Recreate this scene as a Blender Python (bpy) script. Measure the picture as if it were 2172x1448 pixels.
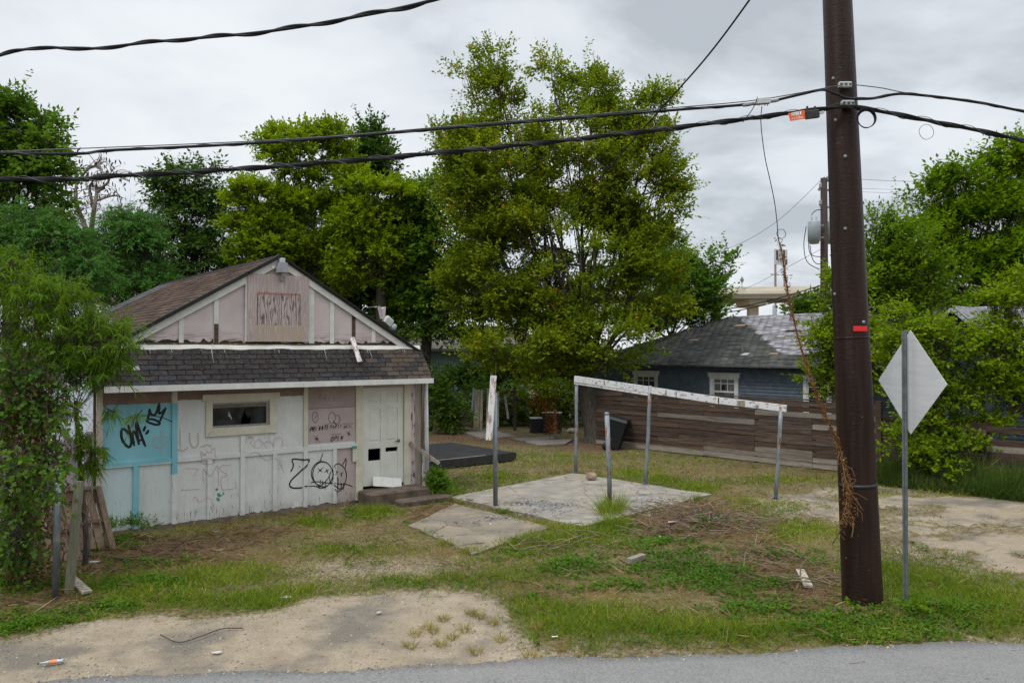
import bpy, math, random
import numpy as np
from mathutils import Vector, Matrix, noise as mnoise
R = math.radians
random.seed(7); rng = np.random.default_rng(11)
for o in list(bpy.data.objects): bpy.data.objects.remove(o)
scene = bpy.context.scene
COL = scene.collection

# ------------------------------------------------------------------ camera
F, CX, CY = 1690.0, 1086.0, 724.0
CAMZ, PITCH = 3.14, math.atan(18/1690)
cam_d = bpy.data.cameras.new('camera'); cam = bpy.data.objects.new('camera', cam_d); COL.objects.link(cam)
cam.location = (0, 0, CAMZ); cam.rotation_euler = (R(90)+PITCH, 0, 0)
cam_d.sensor_width = 36; cam_d.lens = 36*F/2172; cam_d.clip_end = 3000; cam_d.clip_start = .1
scene.camera = cam

# ------------------------------------------------------------------ world + sun
SUN_EL, SUN_AZ = 52, -35
w = bpy.data.worlds.new("World"); scene.world = w; w.use_nodes = True
nt = w.node_tree; nt.nodes.clear()
def wn(t, **k):
    n = nt.nodes.new(t)
    for a, b in k.items(): setattr(n, a, b)
    return n
out = wn('ShaderNodeOutputWorld')
sky = wn('ShaderNodeTexSky', sky_type='NISHITA'); sky.sun_disc = False
sky.sun_elevation = R(SUN_EL); sky.sun_rotation = R(SUN_AZ)
bg1 = wn('ShaderNodeBackground'); bg1.inputs[1].default_value = .08
nt.links.new(sky.outputs[0], bg1.inputs[0])
tc = wn('ShaderNodeTexCoord')
sep = wn('ShaderNodeSeparateXYZ'); nt.links.new(tc.outputs['Generated'], sep.inputs[0])
def wm(op, a, b, clamp=False):
    n = wn('ShaderNodeMath', operation=op); n.use_clamp = clamp
    for i, v in enumerate((a, b)):
        if v is None: continue
        if isinstance(v, (int, float)): n.inputs[i].default_value = v
        else: nt.links.new(v, n.inputs[i])
    return n.outputs[0]
zc = wm('MAXIMUM', sep.outputs[2], 0.0)
zz = wm('ADD', zc, .22)
cx = wm('DIVIDE', sep.outputs[0], zz); cy = wm('DIVIDE', sep.outputs[1], zz)
cmb = wn('ShaderNodeCombineXYZ'); nt.links.new(cx, cmb.inputs[0]); nt.links.new(cy, cmb.inputs[1])
cmb.inputs[2].default_value = 3.7
n1 = wn('ShaderNodeTexNoise'); n1.inputs['Scale'].default_value = 1.5; n1.inputs['Detail'].default_value = 7
n1.inputs['Roughness'].default_value = .54; n1.inputs['Distortion'].default_value = .25
nt.links.new(cmb.outputs[0], n1.inputs['Vector'])
n2 = wn('ShaderNodeTexNoise'); n2.inputs['Scale'].default_value = .55; n2.inputs['Detail'].default_value = 4
nt.links.new(cmb.outputs[0], n2.inputs['Vector'])
mixn = wm('ADD', wm('MULTIPLY', n1.outputs[0], .62), wm('MULTIPLY', n2.outputs[0], .38))
cr = wn('ShaderNodeValToRGB')
cr.color_ramp.elements[0].position = .41; cr.color_ramp.elements[0].color = (.42, .455, .495, 1)
cr.color_ramp.elements[1].position = .59; cr.color_ramp.elements[1].color = (.74, .765, .79, 1)
e = cr.color_ramp.elements.new(.50); e.color = (.635, .675, .715, 1)
nt.links.new(mixn, cr.inputs[0])
bg2 = wn('ShaderNodeBackground'); nt.links.new(cr.outputs[0], bg2.inputs[0])
grad = wm('ADD', wm('MULTIPLY', wm('MAXIMUM', wm('SUBTRACT', sep.outputs[2], .41), 0.0), 3.3), 1.0)
nt.links.new(grad, bg2.inputs[1])
mx = wn('ShaderNodeMixShader'); mx.inputs[0].default_value = .93
nt.links.new(bg1.outputs[0], mx.inputs[1]); nt.links.new(bg2.outputs[0], mx.inputs[2])
nt.links.new(mx.outputs[0], out.inputs[0])
sl = bpy.data.lights.new('sun', 'SUN'); sl.energy = 1.3; sl.angle = R(16); sl.color = (1, .96, .9)
so = bpy.data.objects.new('sun', sl); COL.objects.link(so)
sd = Vector((math.sin(R(SUN_AZ))*math.cos(R(SUN_EL)), -math.cos(R(SUN_AZ))*math.cos(R(SUN_EL))*-1, math.sin(R(SUN_EL))))
sd = Vector((-.45, -.55, 1.0)).normalized()
so.rotation_euler = sd.to_track_quat('Z', 'Y').to_euler()
sky.sun_elevation = math.asin(sd.z); sky.sun_rotation = math.atan2(sd.x, sd.y)
scene.view_settings.view_transform = 'Standard'; scene.view_settings.look = 'None'
scene.view_settings.exposure = 0.32; scene.view_settings.gamma = 1
scene.view_settings.use_curve_mapping = False
scene.render.engine = 'CYCLES'
scene.cycles.max_bounces = 6; scene.cycles.transparent_max_bounces = 8

# ------------------------------------------------------------------ pixel <-> place
cp, sp = math.cos(PITCH), math.sin(PITCH)
def ray(px, py):
    x = (px-CX)/F; z = (CY-py)/F
    return Vector((x, cp-sp*z, sp+cp*z))
def at(px, py, Y):
    r = ray(px, py); return Vector((r.x/r.y*Y, Y, CAMZ+r.z/r.y*Y))
def grd(px, py, z=0.0):
    r = ray(px, py); k = (z-CAMZ)/r.z; return Vector((r.x*k, r.y*k, z))
def to_px(x, y, z):
    yy = y*cp+(z-CAMZ)*sp; zz = -y*sp+(z-CAMZ)*cp
    return CX+F*x/yy, CY-F*zz/yy

# ------------------------------------------------------------------ helpers
def tag(o, label=None, cat=None, group=None, kind=None):
    if label: o['label'] = label
    if cat: o['category'] = cat
    if group: o['group'] = group
    if kind: o['kind'] = kind
    return o
def empty(name, loc=(0,0,0), rz=0, label=None, cat=None, group=None):
    o = bpy.data.objects.new(name, None); COL.objects.link(o)
    o.location = loc; o.rotation_euler = (0, 0, rz); o.empty_display_size = .1
    return tag(o, label, cat, group)
class MB:
    def __init__(s): s.v = []; s.f = []
    def add(s, vs, fs):
        b = len(s.v); s.v += [tuple(v) for v in vs]; s.f += [tuple(i+b for i in f) for f in fs]; return s
    def box(s, x0, x1, y0, y1, z0, z1, M=None):
        vs = [Vector((x, y, z)) for z in (z0, z1) for y in (y0, y1) for x in (x0, x1)]
        if M is not None: vs = [M @ v for v in vs]
        return s.add(vs, [(0,2,3,1),(4,5,7,6),(0,1,5,4),(2,6,7,3),(0,4,6,2),(1,3,7,5)])
    def bevbox(s, x0, x1, y0, y1, z0, z1, b, M=None):
        # box with chamfered vertical and top edges
        def ring(z, k): return [Vector(p) for p in ((x0+k,y0+b,z),(x0+b,y0+k,z),(x1-b,y0+k,z),(x1-k,y0+b,z),(x1-k,y1-b,z),(x1-b,y1-k,z),(x0+b,y1-k,z),(x0+k,y1-b,z))]
        vs = ring(z0, 0)+ring(z1-b, 0)+ring(z1, b)
        if M is not None: vs = [M @ v for v in vs]
        fs = [tuple(reversed(range(8))), tuple(range(16, 24))]
        for r in range(2):
            for i in range(8): fs.append((r*8+i, r*8+(i+1) % 8, r*8+8+(i+1) % 8, r*8+8+i))
        return s.add(vs, fs)
    def beam(s, a, b, w, h, up=Vector((0,0,1))):
        a = Vector(a); b = Vector(b); d = (b-a); L = d.length; d.normalize()
        x = d.cross(up)
        if x.length < 1e-4: x = Vector((1,0,0))
        x.normalize(); u = x.cross(d)
        vs = [p+x*sx*w/2+u*su*h/2 for p in (a, b) for sx, su in ((-1,-1),(1,-1),(1,1),(-1,1))]
        return s.add(vs, [(0,1,2,3),(7,6,5,4),(0,4,5,1),(1,5,6,2),(2,6,7,3),(3,7,4,0)])
    def prism(s, poly, fn, d0, d1):
        n = len(poly); vs = [fn(p[0], p[1], d0) for p in poly]+[fn(p[0], p[1], d1) for p in poly]
        fs = [tuple(range(n)), tuple(reversed(range(n, 2*n)))]+[(i, i+n, (i+1) % n+n, (i+1) % n) for i in range(n)]
        return s.add(vs, fs)
    def tube(s, pts, r, n=8, cap=True):
        pts = [Vector(p) for p in pts]; m = len(pts)
        rr = r if hasattr(r, '__len__') else [r]*m
        rings = []; prev = None
        for i, p in enumerate(pts):
            d = (pts[min(i+1, m-1)]-pts[max(i-1, 0)])
            if d.length < 1e-9: d = Vector((0,0,1))
            d.normalize()
            if prev is None:
                a = Vector((0,0,1)) if abs(d.z) < .9 else Vector((1,0,0))
                x = d.cross(a).normalized()
            else:
                x = prev-d*prev.dot(d)
                x = x.normalized() if x.length > 1e-6 else d.orthogonal().normalized()
            prev = x; y = d.cross(x)
            rings.append([p+(x*math.cos(2*math.pi*k/n)+y*math.sin(2*math.pi*k/n))*rr[i] for k in range(n)])
        vs = [v for rg in rings for v in rg]; fs = []
        for i in range(m-1):
            for k in range(n): fs.append((i*n+k, i*n+(k+1) % n, (i+1)*n+(k+1) % n, (i+1)*n+k))
        if cap: fs += [tuple(reversed(range(n))), tuple(range((m-1)*n, m*n))]
        return s.add(vs, fs)
    def lathe(s, prof, n=16, M=None):
        vs = [Vector((r*math.cos(2*math.pi*k/n), r*math.sin(2*math.pi*k/n), z)) for r, z in prof for k in range(n)]
        if M is not None: vs = [M @ v for v in vs]
        m = len(prof); fs = []
        for i in range(m-1):
            for k in range(n): fs.append((i*n+k, i*n+(k+1) % n, (i+1)*n+(k+1) % n, (i+1)*n+k))
        fs += [tuple(reversed(range(n))), tuple(range((m-1)*n, m*n))]
        return s.add(vs, fs)
    def mesh(s, name, mat, smooth=False):
        me = bpy.data.meshes.new(name); me.from_pydata(s.v, [], s.f)
        if mat: me.materials.append(mat)
        if smooth: me.polygons.foreach_set('use_smooth', [True]*len(me.polygons))
        me.update(); return me
    def build(s, name, mat, parent=None, smooth=False):
        return link(name, s.mesh(name, mat, smooth), parent)
def link(name, me, parent=None, loc=None, rot=None):
    o = bpy.data.objects.new(name, me); COL.objects.link(o)
    if parent is not None: o.parent = parent
    if loc is not None: o.location = loc
    if rot is not None: o.rotation_euler = rot
    return o
def smooth_path(pts, n=8):
    P = [Vector(p) for p in pts]; P = [P[0]*2-P[1]]+P+[P[-1]*2-P[-2]]; o = []
    for i in range(1, len(P)-2):
        a, b, c, d = P[i-1:i+3]
        for k in range(n):
            t = k/n
            o.append(.5*((2*b)+(c-a)*t+(2*a-5*b+4*c-d)*t*t+(3*b-a-3*c+d)*t**3))
    o.append(P[-2]); return o
def quads_obj(name, V, nper, faces, mat, parent=None, var=None, extra=None):
    """V (n*nper,3); faces: list of index tuples (quads) inside one item"""
    n = len(V)//nper; Fq = np.array(faces, dtype=np.int64); k, q = Fq.shape
    idx = (np.arange(n)[:, None, None]*nper+Fq[None]).reshape(-1)
    me = bpy.data.meshes.new(name); me.vertices.add(len(V)); me.vertices.foreach_set('co', np.asarray(V, dtype=np.float32).ravel())
    me.loops.add(len(idx)); me.loops.foreach_set('vertex_index', idx.astype(np.int32))
    me.polygons.add(n*k); me.polygons.foreach_set('loop_start', (np.arange(n*k)*q).astype(np.int32))
    me.polygons.foreach_set('loop_total', np.full(n*k, q, dtype=np.int32))
    me.update(calc_edges=True)
    if var is not None:
        a = me.attributes.new('var', 'FLOAT', 'POINT'); a.data.foreach_set('value', np.repeat(var, nper).astype(np.float32))
    me.materials.append(mat)
    return link(name, me, parent)

# ------------------------------------------------------------------ materials
class NT:
    def __init__(s, name):
        s.m = bpy.data.materials.new(name); s.m.use_nodes = True; s.t = s.m.node_tree
        s.b = s.t.nodes['Principled BSDF']; s.o = s.t.nodes['Material Output']
        s.tc = s.t.nodes.new('ShaderNodeTexCoord'); s.co = s.tc.outputs['Object']; s._xyz = None
    def n(s, t, **k):
        x = s.t.nodes.new(t)
        for a, b in k.items(): setattr(x, a, b)
        return x
    def l(s, a, b): s.t.links.new(a, b)
    def math(s, op, a, b=None, clamp=False):
        x = s.n('ShaderNodeMath', operation=op); x.use_clamp = clamp
        for i, v in enumerate((a, b)):
            if v is None: continue
            if isinstance(v, (int, float)): x.inputs[i].default_value = v
            else: s.l(v, x.inputs[i])
        return x.outputs[0]
    def noise(s, scale, stretch=(1,1,1), detail=5, rough=.55, dist=0, off=None):
        mp = s.n('ShaderNodeMapping'); mp.inputs['Scale'].default_value = stretch; s.l(s.co, mp.inputs[0])
        if off is not None: mp.inputs['Location'].default_value = off
        x = s.n('ShaderNodeTexNoise'); x.inputs['Scale'].default_value = scale; x.inputs['Detail'].default_value = detail
        x.inputs['Roughness'].default_value = rough; x.inputs['Distortion'].default_value = dist
        s.l(mp.outputs[0], x.inputs['Vector']); return x.outputs[0]
    def step(s, v, lo, hi):
        x = s.n('ShaderNodeMapRange'); x.clamp = True
        for i, q in enumerate((v, lo, hi, 0.0, 1.0)):
            if isinstance(q, (int, float)): x.inputs[i].default_value = q
            else: s.l(q, x.inputs[i])
        return x.outputs[0]
    def mix(s, f, a, b, mode='MIX'):
        x = s.n('ShaderNodeMix', data_type='RGBA', blend_type=mode)
        for i, v in ((0, f), (6, a), (7, b)):
            if isinstance(v, (int, float)): x.inputs[i].default_value = v
            elif isinstance(v, tuple): x.inputs[i].default_value = (*v[:3], 1)
            else: s.l(v, x.inputs[i])
        return x.outputs[2]
    def xyz(s):
        if s._xyz is None:
            x = s.n('ShaderNodeSeparateXYZ'); s.l(s.co, x.inputs[0]); s._xyz = x.outputs
        return s._xyz
    def box(s, x0, x1, z0, z1, ragged=.03, fs=9):
        X, _, Z = s.xyz(); nn = s.math('MULTIPLY', s.math('SUBTRACT', s.noise(fs), .5), ragged*2)
        Xn = s.math('ADD', X, nn); Zn = s.math('ADD', Z, nn)
        e = .006
        m = s.math('MULTIPLY', s.step(Xn, x0-e, x0+e), s.step(Xn, x1+e, x1-e))
        return s.math('MULTIPLY', m, s.math('MULTIPLY', s.step(Zn, z0-e, z0+e), s.step(Zn, z1+e, z1-e)))
    def bump(s, h, strength=.3, dist=.01):
        b = s.n('ShaderNodeBump'); b.inputs['Strength'].default_value = strength; b.inputs['Distance'].default_value = dist
        s.l(h, b.inputs['Height']); s.l(b.outputs[0], s.b.inputs['Normal'])
    def rand(s):
        x = s.n('ShaderNodeObjectInfo'); return x.outputs['Random']
    def offset_random(s):
        x = s.n('ShaderNodeObjectInfo'); m = s.math('MULTIPLY', x.outputs['Random'], 37.0)
        v = s.n('ShaderNodeVectorMath', operation='ADD'); s.l(s.co, v.inputs[0])
        c = s.n('ShaderNodeCombineXYZ'); s.l(m, c.inputs[0]); s.l(m, c.inputs[1]); s.l(m, c.inputs[2])
        s.l(c.outputs[0], v.inputs[1]); s.co = v.outputs[0]
    def done(s, col, rough=.8, spec=.3, metal=0):
        if isinstance(col, tuple): s.b.inputs['Base Color'].default_value = (*col[:3], 1)
        else: s.l(col, s.b.inputs['Base Color'])
        s.b.inputs['Roughness'].default_value = rough; s.b.inputs['Specular IOR Level'].default_value = spec
        s.b.inputs['Metallic'].default_value = metal; return s.m
def simple(name, col, col2=None, scale=6, stretch=(1,1,1), rough=.75, spec=.3, metal=0, bump=.0, lo=.38, hi=.62, dirt=None, dlo=.55, dhi=.7, dscale=3, rnd=0, off=False, dstretch=(1,1,1)):
    t = NT(name)
    if off: t.offset_random()
    n = t.noise(scale, stretch, 7, .6)
    c = t.mix(t.step(n, lo, hi), col, col2 or tuple(x*.72 for x in col))
    if dirt:
        c = t.mix(t.step(t.noise(dscale, dstretch, 8, .65, off=(3,1,7)), dlo, dhi), c, dirt)
    if rnd:
        hv = t.n('ShaderNodeHueSaturation'); t.l(c, hv.inputs['Color'])
        t.l(t.math('ADD', t.math('MULTIPLY', t.rand(), 2*rnd), 1-rnd), hv.inputs['Value']); c = hv.outputs[0]
    if bump: t.bump(n, bump)
    return t.done(c, rough, spec, metal)
def wood(name, a, b, axis='x', rough=.85, knots=True, rnd=.18, paint=None, plo=.45, phi=.55):
    t = NT(name); t.offset_random()
    st = {'x': (.6, 9, 9), 'z': (9, 9, .6), 'y': (9, .6, 9)}[axis]
    n = t.noise(3.2, st, 8, .62, 1.2); n2 = t.noise(1.1, st, 3, .5)
    c = t.mix(t.step(n, .34, .66), a, b)
    c = t.mix(t.math('MULTIPLY', t.step(n2, .5, .7), .55), c, tuple(x*.45 for x in a))
    crack = t.step(t.noise(14, tuple(v*1.3 for v in st), 4, .6), .66, .7)
    c = t.mix(crack, c, (.015, .011, .008))
    if paint:
        pm = t.step(t.noise(5, tuple(v**.5 for v in st), 9, .7, off=(5,5,5)), plo, phi)
        c = t.mix(pm, c, paint)
    if rnd:
        hv = t.n('ShaderNodeHueSaturation'); t.l(c, hv.inputs['Color'])
        t.l(t.math('ADD', t.math('MULTIPLY', t.rand(), 2*rnd), 1-rnd), hv.inputs['Value']); c = hv.outputs[0]
    t.bump(n, .5, .006)
    return t.done(c, rough, .2)
def leafmat(name, a, b, c3=None, trans=.38, c3pos=.86, rough=.5, dead=None):
    t = NT(name)
    at_ = t.n('ShaderNodeAttribute', attribute_name='var')
    v = at_.outputs['Fac']
    big = t.noise(.55, detail=3)
    f = t.math('ADD', t.math('MULTIPLY', v, .65), t.math('MULTIPLY', t.step(big, .3, .7), .35), True)
    r = t.n('ShaderNodeValToRGB'); r.color_ramp.elements[0].color = (*a, 1); r.color_ramp.elements[1].color = (*b, 1)
    r.color_ramp.elements[0].position = .1; r.color_ramp.elements[1].position = c3pos-.08
    if c3:
        e = r.color_ramp.elements.new(min(.99, c3pos+.05)); e.color = (*c3, 1)
    t.l(f, r.inputs[0]); col = r.outputs[0]
    if dead:
        col = t.mix(t.math('GREATER_THAN', v, .975), col, dead)
    hs = t.n('ShaderNodeHueSaturation'); hs.inputs['Saturation'].default_value = 1.12; t.l(col, hs.inputs['Color']); col = hs.outputs[0]
    t.done(col, .65, .16)
    tr = t.n('ShaderNodeBsdfTranslucent'); g = t.mix(1.0, col, (1.25, 1.3, .55), 'MULTIPLY'); t.l(g, tr.inputs[0])
    m = t.n('ShaderNodeMixShader'); m.inputs[0].default_value = trans
    t.l(t.b.outputs[0], m.inputs[1]); t.l(tr.outputs[0], m.inputs[2]); t.l(m.outputs[0], t.o.inputs[0])
    return t.m

WHITE = (.56, .575, .56); CREAM = (.55, .52, .43); PINK = (.44, .33, .325)
m_trim = simple('white_trim_paint', (.60,.595,.565), (.50,.495,.47), 5, (1,1,1), .6, dirt=(.22,.19,.15), dlo=.66, dhi=.72, dscale=9, bump=.1)
m_cream = simple('cream_trim_paint', (.55,.52,.42), (.47,.44,.34), 4, (1,1,1), .6, dirt=(.2,.17,.11), dlo=.68, dhi=.74, dscale=11)
m_rot = wood('rotten_wood', (.045,.028,.018), (.12,.08,.05), 'x')
m_greywood = wood('weathered_grey_wood', (.21,.18,.145), (.34,.30,.25), 'z')
m_fence = wood('brown_fence_wood', (.030,.019,.014), (.095,.064,.046), 'x', rnd=.36)
m_fence_grey = wood('greyed_fence_wood', (.13,.11,.09), (.25,.22,.185), 'x', rnd=.25)
m_pallet = wood('pallet_wood', (.15,.105,.075), (.28,.21,.155), 'z', rnd=.3)
m_lav = wood('lavender_painted_wood', (.20,.165,.16), (.30,.26,.25), 'z', paint=(.37,.325,.375), plo=.34, phi=.4, rnd=.1)
m_pk_cream = wood('cream_picket_wood', (.25,.22,.15), (.42,.38,.28), 'z', paint=(.46,.43,.32), plo=.4, phi=.5, rnd=.12)
m_peel = wood('peeling_white_painted_wood', (.22,.2,.18), (.32,.3,.28), 'x', paint=(.58,.585,.59), plo=.42, phi=.46, rnd=.05)
m_peelz = wood('peeling_white_pinkish_wood', (.26,.19,.17), (.40,.30,.29), 'z', paint=(.64,.62,.6), plo=.44, phi=.5, rnd=.05)
m_galv = simple('galvanised_steel', (.22,.245,.265), (.15,.17,.19), 14, (1,1,.4), .45, .5, .55, dirt=(.4,.41,.4), dlo=.55, dhi=.65)
m_rust = simple('rusted_steel', (.17,.065,.035), (.25,.12,.075), 12, (1,1,.5), .85)
def galv_rust(name, face):
    t = NT(name); n = t.noise(12, (1,1,.4), 6); base = t.mix(t.step(n, .4, .6), (.25,.275,.295), (.18,.20,.22))
    rm = t.step(t.noise(3.5, (3,3,.8), 7, .6, off=(2,9,4)), face, face+.03)
    c = t.mix(rm, base, (.20,.085,.05)); t.done(c, .55, .4, .3); return t.m
m_post = galv_rust('painted_steel_with_rust', .58)
m_black_cable = simple('black_cable_jacket', (.008,.008,.009), (.018,.018,.02), 30, (1,1,1), .65, .2)
m_black = simple('black_plastic', (.012,.013,.014), (.02,.021,.022), 20, (1,1,1), .45, .4)
m_steelwire = simple('steel_strand', (.10,.105,.11), (.05,.05,.055), 40, (1,1,1), .5, .5, .3)
m_plastic_grey = simple('grey_plastic', (.42,.44,.43), (.34,.35,.34), 9, (1,1,1), .55)
m_orange = simple('orange_tag_plastic', (.72,.13,.04), (.64,.11,.035), 5, (1,1,1), .45)
m_red = simple('red_marker_tape', (.62,.02,.02), (.5,.018,.018), 5, (1,1,1), .4)
m_whiteprint = simple('white_print', (.78,.78,.76), (.7,.7,.7), 5)
m_darkprint = simple('dark_print', (.02,.02,.022), (.03,.03,.03), 5)
m_dark = simple('dark_interior', (.012,.011,.010), (.02,.018,.016), 3, (1,1,1), .9, .1)
m_ink = simple('black_spray_paint', (.009,.010,.013), (.014,.015,.018), 20, (1,1,1), .55, .3)
m_redink = simple('faded_pink_marker', (.42,.20,.24), (.45,.28,.31), 20, (1,1,1), .8)
m_beigeink = simple('faded_beige_paint', (.40,.36,.29), (.42,.40,.35), 14, (1,1,1), .8)
m_beigeblue = simple('faded_beige_over_blue', (.30,.36,.34), (.24,.38,.40), 14, (1,1,1), .8)
m_greenpaint = simple('green_paint_under_chips', (.03,.22,.14), (.06,.30,.20), 9)
m_brownink = simple('brown_pencil', (.17,.105,.095), (.2,.13,.12), 9)
m_tan = simple('tan_scrape', (.27,.18,.12), (.22,.15,.1), 9)
def fan(name, a, b, **k): return leafmat(name, a, b, **k)

# ------------------------------------------------------------------ fast noise
def make_n3(seed, octs=3):
    r = np.random.default_rng(seed); ks = []
    for o in range(octs):
        for _ in range(6):
            d = r.normal(size=3); d /= np.linalg.norm(d); ks.append((d*(1.9**o), r.uniform(0, 6.28), .62**o))
    tot = sum(k[2] for k in ks)
    def f(P, s=1.0):
        P = np.asarray(P)*s; a = np.zeros(len(P))
        for d, ph, w_ in ks: a += w_*np.sin(P @ d*2.2+ph)
        return a/tot*2.2
    return f
n3a, n3b, n3c = make_n3(1), make_n3(2), make_n3(3, 4)

# ------------------------------------------------------------------ ground zones (which soil or plant grows where), in pixels of the photo laid on the ground
def inpoly(x, y, poly):
    c = np.zeros(len(x), bool); n = len(poly); j = n-1
    for i in range(n):
        xi, yi = poly[i]; xj, yj = poly[j]
        if yi != yj:
            m = ((yi > y) != (yj > y)) & (x < (xj-xi)*(y-yi)/(yj-yi)+xi); c ^= m
        j = i
    return c
SAND = [[(-900,1420),(-300,1375),(0,1348),(150,1338),(330,1302),(500,1312),(640,1277),(800,1258),(930,1238),(1015,1256),(1075,1300),(1090,1345),(1180,1372),(1320,1386),(1300,1405),(860,1440),(0,1530),(-900,1600)],
        [(1660,1050),(1740,1035),(1800,1022),(1900,1032),(2172,1062),(2700,1100),(2700,1260),(2172,1222),(2050,1185),(1940,1140),(1850,1118),(1750,1090)],
        [(1180,1386),(1400,1378),(1800,1365),(2300,1345),(2300,1362),(1800,1384),(1200,1402)]]
THIN = [[(560,1222),(640,1195),(760,1180),(900,1178),(960,1200),(880,1228),(760,1245),(640,1240)],
        [(1880,1110),(2050,1190),(2172,1230),(2172,1262),(2050,1230),(1900,1170)],
        [(1600,1062),(1700,1040),(1760,1080),(1700,1105)]]
BROWN = [[(230,1150),(480,1120),(620,1105),(560,1150),(520,1190),(300,1215),(150,1210)],
         [(0,1270),(170,1240),(200,1290),(60,1310),(0,1330)],
         [(1300,1080),(1450,1050),(1590,1070),(1650,1130),(1600,1190),(1480,1165),(1350,1130)],
         [(1500,1190),(1760,1200),(1800,1300),(1700,1300),(1560,1240)],
         [(900,915),(1180,925),(1330,935),(1330,962),(1100,945),(900,935)],
         [(860,1095),(950,1050),(1000,1070),(900,1110)]]
# (cx, cy, rx, ry, strength)
GREEN = [(1250,1320,300,38,1.2),(1500,1345,330,28,1.1),(1850,1345,260,22,1.0),(600,1272,260,24,1.2),(900,1232,170,20,1.1),(1080,1215,90,22,.9),
         (330,1262,160,32,.8),(150,1322,190,18,.9),(1290,1120,60,26,1.1),(1400,1020,45,10,1.1),(1470,1034,50,12,1.2),(1340,1005,60,10,.9),
         (1050,1012,50,12,.9),(950,1040,40,22,1.0),(650,1105,50,12,.9),(790,1085,45,14,1.1),(1960,1230,170,45,.8),(2060,1270,150,60,1.0),
         (1560,1090,120,20,.8),(1700,1115,90,22,.8),(2000,1040,260,26,1.1),(1150,1150,120,24,.9),(700,1165,140,16,.5),(1300,965,420,14,.35),(450,1225,150,25,.7),(1640,1020,120,12,.6),
         (2100,1330,150,30,1.0)]
WEED = [(1205,1200,62,22,1.2),(1420,1185,90,16,1.0),(1480,1210,150,22,1.1),(1600,1245,120,22,1.0),(1700,1290,110,24,.9),(1850,1335,130,26,1.2),(1985,1290,80,30,1.3),(1990,1330,150,26,1.1),
        (300,1195,130,22,.9),(210,1160,80,18,1.0),(280,1150,70,16,1.1),(400,1185,90,20,.7),(350,1240,110,22,.9),(90,1318,140,22,1.4),(220,1295,110,18,1.0),(935,1050,36,18,1.3),(1480,1130,110,22,1.0),(1560,1110,60,16,.9),(1420,1150,80,16,.9),
        (1620,1190,110,20,.8),(1100,1170,70,20,.5),(520,1150,60,12,.6),(1090,1080,26,8,.8),(760,1085,40,8,.7),(1700,1180,80,16,.7),(1820,1220,80,22,.7),(1350,1240,140,20,.6),(60,1240,90,25,.8),(930,985,60,12,.5)]
def blobs(px, py, L):
    a = np.zeros(len(px))
    for cx_, cy_, rx, ry, s_ in L: a = np.maximum(a, s_*np.exp(-.9*(((px-cx_)/rx)**2+((py-cy_)/ry)**2)))
    return a
def zones(x, y):
    P = np.stack([x, y, np.zeros_like(x)], 1)
    wx = n3a(P, 1.6)*.16+n3b(P, .5)*.22+n3c(P, 6)*.05; wy = n3b(P, 1.4)*.18+n3a(P, .6)*.18+n3c(P[:, [1,0,2]], 6)*.05
    yy = np.maximum(y+wy, 4.0)
    px, py = to_px(x+wx, yy, 0*x)
    sand = np.zeros(len(x)); thin = np.zeros(len(x)); br = np.zeros(len(x))
    OFF = [(0,0),(.22,.0),(-.22,.0),(0,.26),(0,-.22),(.4,.3),(-.4,-.3),(.3,-.4),(-.3,.4)]
    for dx, dy in OFF:
        qx, qy = to_px(x+wx+dx, np.maximum(yy+dy, 4.0), 0*x); a_, b_, c_ = (np.zeros(len(x)) for _ in range(3))
        for p in SAND: a_ = np.maximum(a_, inpoly(qx, qy, p))
        for p in THIN: b_ = np.maximum(b_, inpoly(qx, qy, p)*1.0)
        for p in BROWN: c_ = np.maximum(c_, inpoly(qx, qy, p)*1.0)
        sand += a_/9; thin += b_/9; br += c_/9
    drive = np.clip((x-2.5)*.6, 0, 1)*np.clip((y-10.5)*1.5, 0, 1)
    sand = np.clip(sand*(1-.55*drive*(n3c(P, 1.7) > .25))+.16*n3c(P, 2.3)*(sand > .05)*(sand < .95), 0, 1)
    g = blobs(px, py, GREEN)+n3c(P, 1.1)*.28; wd_ = blobs(px, py, WEED)+n3b(P, 2.1)*.18
    g = np.clip(g, 0, 1.2)*(1-sand)**1.2; wd_ = np.clip(wd_, 0, 1.3)*(1-sand)
    return sand, thin, br, g, wd_
def gz(x, y):
    x = np.atleast_1d(np.asarray(x, float)); y = np.atleast_1d(np.asarray(y, float))
    P = np.stack([x, y, np.zeros_like(x)], 1)
    z = .012*n3a(P, 1.3)+.008*n3c(P, 5)-.012
    for (px, py, h, r) in ((1480,1115,.26,.8),(1700,1240,.08,.8),(1840,1300,.09,.5),(1985,1300,.06,.5),(1570,1170,.2,.9),(1300,1180,.05,1.0)):
        c = grd(px, py); z += h*np.exp(-(((x-c.x)/r)**2+((y-c.y)/r)**2)*1.2)
    # road bed is lower
    ye = road_edge(x); z = np.where(y < ye+.05, -.045, z+np.clip((y-ye)*.0, 0, 0)); z = z-.03*np.exp(-np.clip(y-ye, 0, 9)*4)
    # under slabs
    for poly in (SLAB1, SLAB2, DECKP):
        cxs = [p[0] for p in poly]; cys = [p[1] for p in poly]; c = np.array([sum(cxs)/4, sum(cys)/4])
        ins = inpoly(x, y, [tuple(c+(np.array(p)-c)*1.0) for p in poly]); z = np.where(ins, np.minimum(z, -.02), z)
    z = np.where(y > 32, z*np.exp(-(y-32)*.1), z)
    return z
RA = grd(860, 1412); RB = grd(2172, 1358)
def road_edge(x): return RA.y+(x-RA.x)*(RB.y-RA.y)/(RB.x-RA.x)+.05*np.sin(x*1.7+1)+.03*np.sin(x*4.3)+.014*np.sin(x*17)+.01*np.sin(x*31+2)+.008*np.sin(x*53)
def gp(px, py): v = grd(px, py, .03); return (v.x, v.y)
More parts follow.
